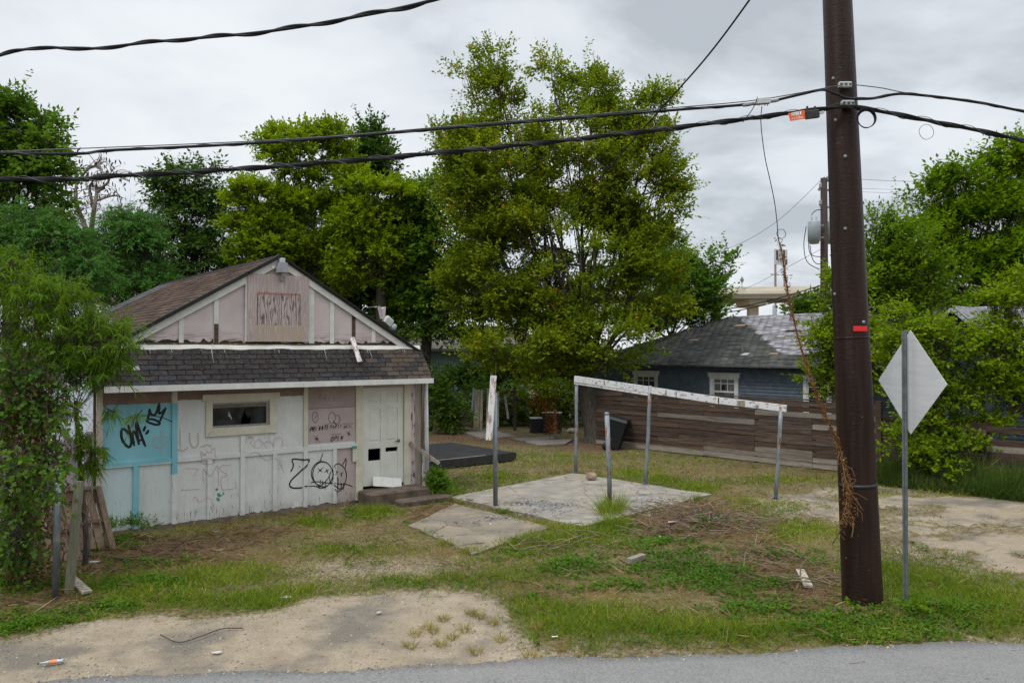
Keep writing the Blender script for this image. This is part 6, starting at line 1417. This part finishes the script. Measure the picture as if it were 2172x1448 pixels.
# dead tree
def dead_tree():
    Yd = 36; b0 = gb(190, Yd); root = empty('dead_tree', b0, 0, 'bare dead tree with a few dry seed clusters between the left trees', 'tree'); B = Vector(b0); mb = MB(); r = random.Random(4); tips = []
    def br(pts, r0, r1):
        P = smooth_path([at(px, py, Yd+r.uniform(-.3,.3))-B for px, py in pts], 6); n_ = len(P); mb.tube(P, [r0+(r1-r0)*i/(n_-1) for i in range(n_)], 7); 
        for k in range(int(n_*.9)):
            p = P[r.randint(n_//3, n_-1)]; d = Vector((r.gauss(0,1), r.gauss(0,.6), r.gauss(.1,.7))).normalized()*r.uniform(.3,1.1); q = smooth_path([p, p+d*.5+Vector((0,0,.1)), p+d+Vector((0,0,-.15*r.random()))], 3); mb.tube(q, [.02,.018,.016,.014,.012,.01,.008][:len(q)], 4, False); tips.append(p+d)
    br([(190,742),(192,560),(188,500)], .2, .17); br([(188,500),(172,460),(160,420),(163,380),(158,345)], .13, .03); br([(192,500),(200,440),(206,405),(205,395)], .12, .05); br([(205,410),(230,385),(235,370),(275,385)], .06, .02); br([(163,390),(185,360),(205,352),(215,365)], .07, .02); br([(200,445),(190,400),(200,380)], .08,.03); br([(206,425),(240,415),(262,420)], .06,.02); br([(165,400),(150,370)],.05,.02)
    mb.build('trunk', m_barkp, root, True); rr = np.random.default_rng(2); P = np.array([tuple(t_) for t_ in tips for _ in range(3)]); P += rr.normal(size=P.shape)*.12
    quads_obj('seed_clusters', leaves(P, unit(rr.normal(size=P.shape)*.4+np.array([0,0,-1.0])), np.full(len(P), .28), np.full(len(P), .08), rr), 4, LEAFQ, leafmat('dry_seed_pod', (.05,.035,.03), (.10,.07,.06), trans=.1), root, rr.random(len(P)))['kind'] = 'stuff'
dead_tree()
# willow-like shrub and vine mass at the left front
tree('willow_shrub', 'bright green shrub with narrow drooping leaves before the left corner of the house', tuple(grd(90, 1240)+Vector((0, 1.0, 0))), [(50,610,75,45),(20,680,80,60),(130,640,65,50),(130,720,85,60),(210,720,60,50),(262,735,34,38),(60,780,90,60),(170,790,70,45),(235,780,35,30),(70,870,75,50),(30,560,40,30),(250,700,35,25)], 11.6, mL_will, dens=46, L=.12, W=.014, lpt=16, tw=.28, up=.75, droop=.24, seed=51, shoots=0, gap=-.55, trunk_r=.035, gf=2.2, style='strip', cat='shrub', fork=.6, shell=1.2)
tree('willow_sprig', 'two long leafy sprigs reaching across the corner board of the house', tuple(grd(140, 1200)), [(195,955,22,8),(190,985,22,8),(235,870,9,7),(285,885,8,6),(175,930,18,12)], 11.6, mL_will, dens=190, L=.11, W=.013, lpt=11, tw=.13, up=.1, droop=.6, seed=52, gap=-2, trunk=False, style='strip', cat='shrub branch')
vb = tuple(grd(60, 1280))
tree('climbing_vine', 'tangle of heart-leaved vine covering the left edge beside the grey pipe', vb, [(30,780,55,60),(20,870,70,60),(80,860,50,60),(40,960,75,60),(30,1060,65,60),(90,980,35,60),(20,1150,50,60),(30,1240,60,40),(85,790,25,40),(125,985,24,26,-.95),(105,1040,16,30,-.9),(30,1000,60,60,-.7),(30,1130,50,70,-.7),(150,880,20,30,-.3)], 10.7, mL_vine, dens=34, L=.075, W=.07, lpt=5, tw=.2, up=.1, droop=.6, seed=53, gap=-.35, trunk=False, cat='vine', gf=2.5, shell=1.0)
r = np.random.default_rng(9); VS = empty('dry_vine_tangle', vb, 0, 'brown dead stems and dry leaves hanging inside the vine at the left edge', 'vine'); mb = MB()
for k in range(230):
    px = random.gauss(50, 45); py = random.uniform(780, 1200); a = at(px, py, 10.9+random.gauss(0, .15))-Vector(vb); q = a+Vector((random.gauss(0,.2), random.gauss(0,.1), -random.uniform(.2,.9))); q.z = max(q.z, .0); mb.tube(smooth_path([a, a.lerp(q,.5)+Vector((random.gauss(0,.12), random.gauss(0,.08), 0)), q], 4), random.uniform(.003,.009), 4, False)
mb.build('stem', simple('dead_vine_stems', (.09,.055,.035), (.15,.10,.065), 9), VS)
n = 2200; P = np.array([tuple(at(x_, y_, 10.6+d_)) for x_, y_, d_ in zip(r.normal(45,50,n), 880+430*r.random(n)**.8-90*r.random(n)**3-60*np.abs(r.normal(size=n)), r.normal(0,.15,n))])-np.array(vb)
quads_obj('dry_leaves', leaves(P, unit(r.normal(size=P.shape)+np.array([0,0,-.7])), .04+.03*r.random(n), .03+.02*r.random(n), r), 4, LEAFQ, leafmat('dry_tan_leaf', (.06,.036,.02), (.17,.11,.06), trans=.2), VS, r.random(n))
# bare twig tangle at the house corner
TW = empty('dead_twig_tangle', HO-U*.5, HA, 'tangle of thin dead twigs against the side wall at the house corner', 'twigs'); mb = MB()
for k in range(110):
    a = Vector((random.uniform(-.8,.35), random.uniform(-.25,.0), random.uniform(1.6,2.5))); d = Vector((random.gauss(0,.25), random.gauss(0,.06), random.gauss(-.15,.25))); mb.tube(smooth_path([a, a+d*.5+Vector((random.gauss(0,.05),0,random.gauss(0,.05))), a+d], 3), .0025, 3, False)
mb.build('twig_stems', simple('dark_dead_twig', (.06,.045,.035), (.09,.07,.05), 9), TW)
# right side trees
tree('hackberry_tree', 'tall dense green tree at the right edge of the picture', gb(2110, 27), [(2100,520,90,120),(2040,500,60,90),(2150,420,60,70),(2140,340,35,45),(2020,420,28,70),(2045,385,12,45),(2180,600,90,120),(2060,620,90,80),(1990,530,50,80),(2190,350,40,60),(1975,440,14,40)], 26.5, mL_right, dens=8.5, L=.15, W=.09, lpt=9, tw=.55, up=.8, seed=61, sub=.7, shoots=80, gap=-.6, trunk_r=.25)
tree('young_elm_tree', 'lighter green slender tree just right of the pole', gb(1890, 25), [(1870,560,40,70),(1905,560,60,80),(1940,530,40,60),(1860,640,50,70),(1920,660,70,70),(1850,480,10,35),(1885,490,14,40),(1990,620,60,80),(1960,580,45,60)], 24.5, mL_right, dens=8.5, L=.12, W=.065, lpt=10, tw=.55, up=.9, seed=62, shoots=40, gap=-.35, trunk_r=.1, gf=1.2)
tree('leafy_bush', 'bright green arching bush behind the diamond sign in front of the lower fence', gb(2010, 18.8), [(1990,740,70,55),(2070,760,70,60),(2130,720,55,60),(1930,760,50,50),(2050,830,70,45),(2110,820,50,40),(1960,830,50,50),(2160,640,40,60),(2120,660,40,40),(1950,900,36,34),(1905,700,40,50),(2000,900,50,30),(2080,900,50,30),(2150,860,45,45),(2165,760,40,60),(1900,830,30,30),(1900,950,30,40,-.5),(1960,960,45,30,-.5),(2040,950,40,30,-.6),(1990,1000,60,20,-.8)], 18.8, mL_bright, dens=14, L=.10, W=.055, lpt=10, tw=.38, up=.55, droop=.2, seed=63, sub=.42, shoots=16, gap=-.45, trunk_r=.07, gf=1.6, cat='bush')
tree('leafy_bush', 'bright green bush showing between the blue house roof and the left side of the pole', gb(1800, 22.0), [(1768,640,20,40),(1745,730,32,24),(1750,790,38,45),(1770,830,40,30),(1790,720,50,80),(1850,760,40,80),(1795,600,30,50),(1735,810,18,22)], 22.6, mL_bright, dens=12, L=.11, W=.06, lpt=9, tw=.42, up=.5, droop=.15, seed=64, sub=.42, shoots=14, gap=-.55, trunk_r=.07, gf=1.5, cat='bush')
tree('distant_juniper', 'dark grey-green distant tree below the overpass end', gb(1700, 58), [(1706,660,30,18),(1728,650,24,20),(1676,668,14,8)], 58, mL_dark, dens=4.5, L=.3, W=.16, lpt=8, tw=.7, up=.7, seed=65, gap=-.8)
tree('background_shrub', 'dark green mass behind the right edge trees', gb(2120, 32), [(2120,700,120,90),(2000,740,80,60),(2180,800,80,80)], 31, mL_dark, dens=6, L=.2, W=.12, lpt=7, tw=.5, seed=66, sub=.9, gap=-1)
# undergrowth behind the slab
tree('undergrowth_bush', 'leafy undergrowth at the left end of the broken picket fence', gb(940, 30), [(935,860,34,36),(965,880,30,26),(920,820,30,36),(945,905,26,16)], 30, mL_mid, dens=13, L=.12, W=.06, lpt=8, tw=.4, seed=71, group='undergrowth under the elm', gap=-.6, cat='bush', trunk=False)
tree('undergrowth_bush', 'undergrowth behind the cream pickets', gb(1050, 33.5), [(1060,865,50,36),(1010,850,36,36),(1100,880,34,30)], 33.5, mL_mid, dens=11, L=.13, W=.06, lpt=8, tw=.4, seed=72, group='undergrowth under the elm', gap=-.6, cat='bush', trunk=False)
tree('undergrowth_bush', 'bright undergrowth behind the two black boxes', gb(1200, 33.5), [(1130,850,60,40),(1200,850,55,45),(1230,880,30,34),(1165,880,40,26)], 33.5, mL_bright, dens=10, L=.13, W=.06, lpt=8, tw=.4, seed=73, group='undergrowth under the elm', gap=-.6, cat='bush', trunk=False)
tree('undergrowth_bush', 'dark thicket deep behind the picket fence in front of the teal house', gb(1100, 36), [(1080,800,90,50),(1180,790,90,50),(980,800,50,40),(1270,800,60,50)], 36.5, mL_dark, dens=6, L=.2, W=.12, lpt=7, tw=.5, seed=74, group='undergrowth under the elm', sub=.9, gap=-.8, cat='bush', trunk=False)
o = empty('dry_brown_sapling', grd(1165, 925), 0, 'withered sapling with hanging orange-brown leaves in front of the larger black box', 'sapling'); r = np.random.default_rng(8); n = 260
B = np.array(o.location); P = np.array([tuple(at(x_, y_, 27.6)) for x_, y_ in zip(np.r_[r.normal(1170,7,n//2), r.normal(1150,18,n//2)], np.r_[r.uniform(868,920,n//2), r.normal(850,12,n//2)])])-B
quads_obj('dry_leaves', leaves(P, unit(r.normal(size=P.shape)+np.array([0,0,-.9])), np.full(n,.13), np.full(n,.06), r), 4, LEAFQ, leafmat('rusty_leaf', (.14,.05,.02), (.22,.10,.035), trans=.3), o, r.random(n)); MB().tube([(0,0,0),(.05,0,.7),(-.1,0,1.3)], .015, 5).build('stem', m_bark, o)

# ================================================================== GRASS, WEEDS, LITTER LAYER
def avoid(x, y, pad=0.0):
    m = np.zeros(len(x), bool)
    Pn = np.stack([x, y, 0*x], 1); q1, q2 = .10*n3c(Pn, 3), .10*n3b(Pn, 3)
    for poly, k_ in ((SLAB1, .965), (SLAB2, .92), (DECKP, 1.0)):
        c_ = np.array(poly).mean(0); m |= inpoly(x+q1*(k_ < 1), y+q2*(k_ < 1), [tuple(c_+(np.array(p)-c_)*k_) for p in poly])
    # house footprint
    dx, dy = x-HO.x, y-HO.y; a = dx*U.x+dy*U.y; b = dx*Vv.x+dy*Vv.y; m |= (a > -.12) & (a < 6.2) & (b > -.03)
    m |= (a > 4.7) & (a < 6.5) & (b > -.66)
    m |= y < road_edge(x)+.02
    dx, dy = x-BO.x, y-BO.y; ux, uy = math.cos(BA), math.sin(BA); m |= (dx*-uy+dy*ux > -.1)&(dx*ux+dy*uy > -4)
    return m
def scatter(n, y0, y1, r, wmul=.72):
    y = y0+(y1-y0)*r.random(n); x = (r.random(n)*2-1)*(y*wmul+1.2); return x, y
def rmap(name, pieces, mat, label, nper, faces):
    V = np.concatenate([p[0] for p in pieces]); var = np.concatenate([p[1] for p in pieces]); o = quads_obj(name, V, nper, faces, mat, None, var); o['kind'] = 'stuff'; tag(o, label, 'ground plants'); return o
r = np.random.default_rng(77); green, dry, tufts = [], [], []
for (y0, y1, n, hs, wd) in ((7.4, 11.5, 250000, 1.35, .0078), (11.5, 16.5, 190000, 1.4, .011), (16.5, 24, 120000, 1.5, .016), (24, 33, 40000, 1.7, .024)):
    x, y = scatter(n, y0, y1, r); s_, th_2, br_, g_, w_ = zones(x, y); ok = ~avoid(x, y)
    P0 = np.stack([x, y, 0*x], 1); patch = .5+.5*n3c(P0, .9)
    pg = np.clip(g_*1.1*(.6+.6*patch)+.10*patch, 0, 1)*(1-th_2*.75)*(1-br_*.8); pd = np.clip(.46+.34*patch-.18*g_, 0, 1)*(1-th_2*.55)*(1-br_*.6)
    tuft = n3b(P0, 7) > .75; pg = pg*(1-s_)**1.5; pd = pd*(1-s_)**2+np.where(tuft & (n3a(P0, .8) > .2), .16, .0)*s_*(x < 3)+.012*s_
    u = r.random(n); sel_g = ok & (u < pg); sel_d = ok & ~sel_g & (r.random(n) < pd)
    for sel, lst, hh in ((sel_g, green, .085), (sel_d, dry, .06)):
        xx, yy = x[sel], y[sel]; m = len(xx); 
        if not m: continue
        P = np.stack([xx, yy, gz(xx, yy)-.006], 1); D_ = unit(r.normal(size=(m, 3))*np.array([.55,.55,0])+np.array([0,0,.85]) if lst is green else r.normal(size=(m,3))*np.array([.9,.9,0])+np.array([0,0,.6]))
        gg = g_[sel]; H_ = hh*hs*(.4+1.0*r.random(m)**1.3)*(.55+.6*np.clip(gg,0,1))*(.7+.6*np.clip(n3b(P, 2.2)*.5+.5, 0, 1)); lst.append((strips(P, D_, H_, np.full(m, wd)*(.8+.5*r.random(m)), .05+.4*r.random(m)**2, r) if lst is green else leaves(P, D_, H_*1.1, np.full(m, wd*.9), r, .0, .1), np.clip(.15+.65*patch[sel]+r.normal(size=m)*.27, 0, 1)))
# tall clumps
def clump(px, py, nb, rad, h_, ratio=1.0, yoff=0):
    c_ = grd(px, py); a = r.random(nb)*6.283; q = rad*np.sqrt(r.random(nb)); x = c_.x+q*np.cos(a)*ratio; y = c_.y+q*np.sin(a); ok = ~avoid(x, y) if rad > .2 else np.ones(nb, bool); x, y = x[ok], y[ok]; m = len(x)
    P = np.stack([x, y, gz(x, y)-.01], 1); D_ = unit(np.stack([np.cos(a[ok])*.35, np.sin(a[ok])*.35, np.ones(m)], 1)+r.normal(size=(m,3))*.25); green.append((strips(P, D_, h_*(.5+.7*r.random(m)), np.full(m, .0085), .1+.5*r.random(m)**1.5, r), np.clip(.6+.2*r.normal(size=m), 0, 1)))
for a in ((1292,1092,420,.22,.42),(1300,1112,300,.3,.26),(790,1086,420,.26,.24),(1410,1018,260,.35,.14,1.3),(1478,1034,350,.4,.15,1.3),(1345,1006,200,.4,.12),(1055,1012,220,.25,.18),(650,1106,180,.18,.16),(1130,1150,260,.35,.2),(1010,1330,0,.1,.1),(1180,1150,300,.35,.2),(1240,1135,300,.4,.2),(700,1168,120,.2,.12),(1035,1010,120,.2,.2),(1660,1075,260,.5,.16),(1570,1060,200,.35,.16),(1190,965,160,.3,.14)): clump(*a)
for _k in range(3): clump(1292+_k*4, 1094-_k*6, 170, .19, .5)
for (ax, ay, bx_, by_, k_) in ((870,1112,1004,1175,9),(1004,1175,1165,1118,12),(1165,1118,1236,1118,8),(1236,1118,1508,1050,16),(1216,1000,1508,1046,14),(953,1052,1216,1000,12),(953,1056,1165,1116,9)):
    for q_ in range(k_): f_ = (q_+random.random())/k_; clump(ax+(bx_-ax)*f_+random.gauss(0, 6), ay+(by_-ay)*f_+random.gauss(0, 3), random.randint(15, 60), random.uniform(.06, .2), random.uniform(.08, .2))
for px, py in ((905,1330),(940,1312),(1000,1300),(1018,1306),(985,1335),(960,1350),(920,1338),(880,1345),(1045,1320),(1060,1355),(870,1370),(935,1365),(1010,1380),(1125,1388),(1195,1372),(1140,1330)):
    c_ = grd(px, py); nb = 70; a = r.random(nb)*6.283; P = np.stack([c_.x+.05*np.cos(a)*r.random(nb), c_.y+.05*np.sin(a), np.full(nb, float(gz(c_.x, c_.y)[0])-.01)], 1); tufts.append((strips(P, unit(np.stack([np.cos(a)*.6, np.sin(a)*.6, np.ones(nb)], 1)+r.normal(size=(nb,3))*.2), .07+.09*r.random(nb), np.full(nb, .005), .05+.4*r.random(nb), r), .6+.4*r.random(nb)))
# tall grass along the lower fence
n = 20000; kx_ = fend+.05+r.random(n)*6.6; off = -.15-1.15*r.random(n)**1.2; x = FO.x+math.cos(FA)*kx_-(-math.sin(FA))*0+math.sin(-FA)*0; 
fx, fy = math.cos(FA), math.sin(FA); nx_, ny_ = -fy, fx
x = FO.x+fx*kx_+nx_*off; y = FO.y+fy*kx_+ny_*off; P = np.stack([x, y, gz(x, y)-.01], 1); hh = (.45+.65*r.random(n))*np.clip(1.1+off*.55, .35, 1)*np.clip(1+.45*n3a(P, 1.5)+.25*n3b(P, 4), .3, 1.6); D_ = unit(r.normal(size=(n,3))*np.array([.35,.35,0])+np.array([0,-.12,1]))
tall = (strips(P, D_, hh, np.full(n, .013), .05+.65*r.random(n)**1.5, r), np.clip(.45+.2*r.normal(size=n)+.3*n3b(P, 1.8), 0, 1))
mG = leafmat('green_grass_blade', (.075,.125,.022), (.20,.255,.045), (.34,.32,.10), .35, .8); mD = leafmat('dry_grass_blade', (.085,.105,.022), (.27,.225,.08), (.37,.30,.15), .3, .8)
rmap('green_grass', green, mG, 'fresh green grass growing over the lot and verge', 6, STRIPQ); rmap('dry_grass', dry, mD, 'yellow and straw coloured dry grass over the lot', 4, LEAFQ); rmap('grass_tufts', tufts, mD, 'small yellowish grass tufts growing out of the sandy shoulder', 6, STRIPQ)
rmap('tall_grass', [tall], leafmat('tall_grass_blade', (.035,.075,.018), (.11,.155,.045), (.25,.21,.10), .35, .8), 'tall unmown grass along the foot of the lower fence', 6, STRIPQ)
# weeds: small rosettes of broad leaves
pc = []
for (y0, y1, n, s_l) in ((7.6, 11.5, 60000, .042), (11.5, 17, 42000, .05), (17, 24, 12000, .07)):
    x, y = scatter(n, y0, y1, r); s_, th_2, br_, g_, w_ = zones(x, y); P0 = np.stack([x, y, 0*x], 1); dn = n3c(P0, 3.1); sel = (~avoid(x, y)) & (r.random(n) < np.clip(w_*.95+dn*.35-.12-.35*(br_ > .4), 0, 1)) & (s_ < .5); x, y = x[sel], y[sel]; m = len(x); z0 = gz(x, y); ht = np.clip(w_[sel]*.5+dn[sel]*.5, .1, 1.2)*.10
    for k in range(4):
        a = r.random(m)*6.283; P = np.stack([x+.012*np.cos(a), y+.012*np.sin(a), z0+.01+ht*r.random(m)], 1); D_ = unit(np.stack([np.cos(a), np.sin(a), .25+.5*r.random(m)], 1)); pc.append((leaves(P, D_, s_l*(.7+.7*r.random(m)), s_l*.62*(.7+.6*r.random(m)), r, .12, 1.6), np.clip(.5+.25*r.normal(size=m)+.2*dn[sel], 0, 1)))
rmap('leafy_weeds', pc, leafmat('weed_leaf', (.035,.085,.016), (.11,.20,.03), (.2,.26,.06), .35, .92), 'low broad-leaved weeds in patches across the verge', 4, LEAFQ)
# dead twigs / straw
n = 60000; x, y = scatter(n, 7.8, 22, r); s_, th_2, br_, g_, w_ = zones(x, y); sel = (~avoid(x, y)) & (r.random(n) < np.where(br_ > .4, .95, .14)) & (s_ < .5); x, y = x[sel], y[sel]; m = len(x); a = r.random(m)*6.283
P = np.stack([x, y, gz(x, y)+.01+.09*r.random(m)**2], 1); D_ = unit(np.stack([np.cos(a), np.sin(a), r.normal(size=m)*.3], 1)); rmap('dead_twigs', [(strips(P, D_, .08+.26*r.random(m), .006+.012*r.random(m)**2, .02+.1*r.random(m), r), r.random(m))], leafmat('brown_straw', (.06,.036,.022), (.22,.15,.09), (.36,.29,.2), trans=.1), 'brown dead twigs and straw lying in the bare patches', 6, STRIPQ)
# gravel
n = 34000; x, y = scatter(n, 7.3, 12.5, r); s_, th_2, br_, g_, w_ = zones(x, y); dn = n3b(np.stack([x, y, 0*x], 1), 1.3); near = np.exp(-np.abs(y-road_edge(x)-.02)*7); sel = (~avoid(x, y-0) | (np.abs(y-road_edge(x)) < .16)) & (y > road_edge(x)-.16) & ((s_ > .35) | (th_2 > .5) | (near > .5)) & (r.random(n) < np.clip(.3+.4*dn+near*.6, 0, 1)); x, y = x[sel], y[sel]; m = len(x); z0 = np.where(y < road_edge(x), .006, gz(x, y)); sc_ = .004+.011*r.random(m)**3
Oc = np.array([(1,0,0),(0,1,0),(-1,0,0),(0,-1,0),(.6,.6,.8),(-.6,.6,.8),(-.6,-.6,.8),(.6,-.6,.8)]); V = np.stack([x, y, z0-.002], 1)[:, None, :]+Oc[None]*(sc_[:, None, None]*(1+.35*r.normal(size=(m, 8, 1))))
o = quads_obj('gravel', V.reshape(-1, 3), 8, [(0,1,5,4),(1,2,6,5),(2,3,7,6),(3,0,4,7),(4,5,6,7)], leafmat('gravel_stone', (.17,.14,.11), (.38,.34,.29), (.5,.47,.42), 0.0, .9), None, r.random(m)); o['kind'] = 'stuff'; tag(o, 'small loose gravel stones scattered over the sandy shoulder', 'gravel')
# brush heap
mb = MB(); c0 = grd(1480, 1112); 
for k in range(360):
    q_ = random.choice(((1480,1100,.75),(1440,1085,.5),(1550,1115,.8),(1500,1140,.8),(1600,1110,.7),(1400,1085,.5),(1420,1130,.6),(1180,1160,.7),(1720,1240,.6),(1650,1200,.7))); c_ = grd(q_[0], q_[1]); x = c_.x+random.gauss(0, q_[2]*.6); y = c_.y+random.gauss(0, q_[2]*.4); z = float(gz(x, y)[0])+random.uniform(.0, .05); a = random.uniform(0, 6.28); L = random.uniform(.12, .6); d = Vector((math.cos(a)*L, math.sin(a)*L, random.uniform(-.02, .16)*L*2)); p = Vector((x, y, z+.02))
    mb.tube([p, p+d*.5+Vector((random.gauss(0,.03), random.gauss(0,.03), .03)), p+d], random.uniform(.003, .009), 4, False)
o = mb.build('brush_heap', simple('brush_wood', (.085,.058,.038), (.23,.17,.115), 1.5), None); o['kind'] = 'stuff'; tag(o, 'heap of dead brown sticks and brush between the concrete slab and the pole', 'brush')
for (px, py, s2_, mt) in ((1432,1120,.07,m_litter),(1424,1128,.05,m_plastic_grey),(1480,1096,.06,m_plastic_grey),(1520,1088,.05,m_litter),(1462,1136,.05,m_plastic_grey)): pass
litter(1428, 1124, .09, 30, 'crumpled pale plastic sheet caught in the brush heap beside the slab', m_litter, 'plastic_scrap'); litter(1560, 1098, .08, 10, 'dark grey wrapper on the far side of the brush heap', m_lamp, 'wrapper'); litter(1400, 1143, .06, 70, 'small white scrap at the front foot of the brush heap', m_litter)
tree('weed_clump', 'knee-high leafy weeds growing beside the lower concrete step', tuple(grd(940, 1062)), [(940,1046,24,20),(925,1020,18,22),(960,1052,22,12),(990,1050,18,8)], 17.0, mL_mid, dens=150, L=.05, W=.03, lpt=7, tw=.12, up=.8, seed=81, gap=-1.5, trunk=False, cat='weeds', twigs=False)
tree('weed_clump', 'small leafy weeds at the foot of the blue-edged wall corner', tuple(grd(270, 1128)), [(240,1120,26,14),(285,1112,22,14),(320,1118,16,8)], 13.3, mL_mid, dens=170, L=.045, W=.02, lpt=7, tw=.12, up=1, seed=82, gap=-1.5, trunk=False, cat='weeds', twigs=False)
tree('weed_clump', 'leafy weeds around the base of the utility pole and sign', tuple(grd(1850, 1325)), [(1800,1300,40,16),(1860,1320,50,16),(1950,1290,40,20),(2010,1300,50,18),(1760,1330,40,12),(1920,1330,60,14)], 9.3, mL_right, dens=130, L=.055, W=.034, lpt=6, tw=.09, up=.8, seed=83, gap=-.3, trunk=False, cat='weeds', twigs=False, gf=4)
tree('weed_clump', 'leafy weed patch in the middle of the verge left of the brush heap', tuple(grd(1205, 1215)), [(1190,1195,34,16),(1230,1205,30,14),(1150,1200,20,10),(1290,1190,26,10)], 11.5, mL_right, dens=130, L=.05, W=.03, lpt=6, tw=.09, up=.8, seed=84, gap=-.6, trunk=False, cat='weeds', twigs=False, gf=4)
tree('weed_clump', 'leafy green weeds growing over the brush heap beside the slab', tuple(grd(1490, 1120)), [(1450,1092,34,10,.3),(1520,1088,44,12,.5),(1590,1095,40,12,.2),(1420,1125,30,9,-.4),(1500,1135,44,10,-.6),(1640,1130,36,12,-.4),(1560,1150,40,10,-.8)], 15.2, mL_right, dens=80, L=.06, W=.03, lpt=7, tw=.13, up=.9, seed=85, gap=-.35, trunk=False, cat='weeds', twigs=False, gf=3)
# flakes and debris on slab and heap
n = 1500; cs = [(1110,1070,.45,300),(1180,1075,.5,260),(1150,1088,.5,200),(1440,1090,.7,500),(1400,1065,.5,300),(1060,1100,.4,160),(985,1110,.5,60),(1520,1120,.6,300)]; X_, Y_2 = [], []
for px, py, rd, k in cs: c_ = grd(px, py); X_.append(c_.x+r.normal(size=k)*rd*.6); Y_2.append(c_.y+r.normal(size=k)*rd*.35)
x = np.concatenate(X_); y = np.concatenate(Y_2); m = len(x); on = inpoly(x, y, SLAB1); z0 = np.where(on, .05, np.where(inpoly(x, y, SLAB2), .035, gz(x, y)+.01)); a = r.random(m)*6.283; P = np.stack([x, y, z0+.003*r.random(m)], 1)
o = quads_obj('paint_flakes', leaves(P, unit(np.stack([np.cos(a), np.sin(a), .05+0*a], 1)), .02+.07*r.random(m)**3, .015+.04*r.random(m)**2, r, .15, 6), 4, LEAFQ, leafmat('grey_flake', (.07,.065,.06), (.34,.34,.35), (.6,.61,.63), 0, .85), None, r.random(m)); o['kind'] = 'stuff'; tag(o, 'grey paint flakes and debris scattered over the slab and heap', 'debris')
print('tris', sum(len(o.data.polygons)*2 for o in bpy.data.objects if o.type == 'MESH'), 'objs', len(bpy.data.objects))
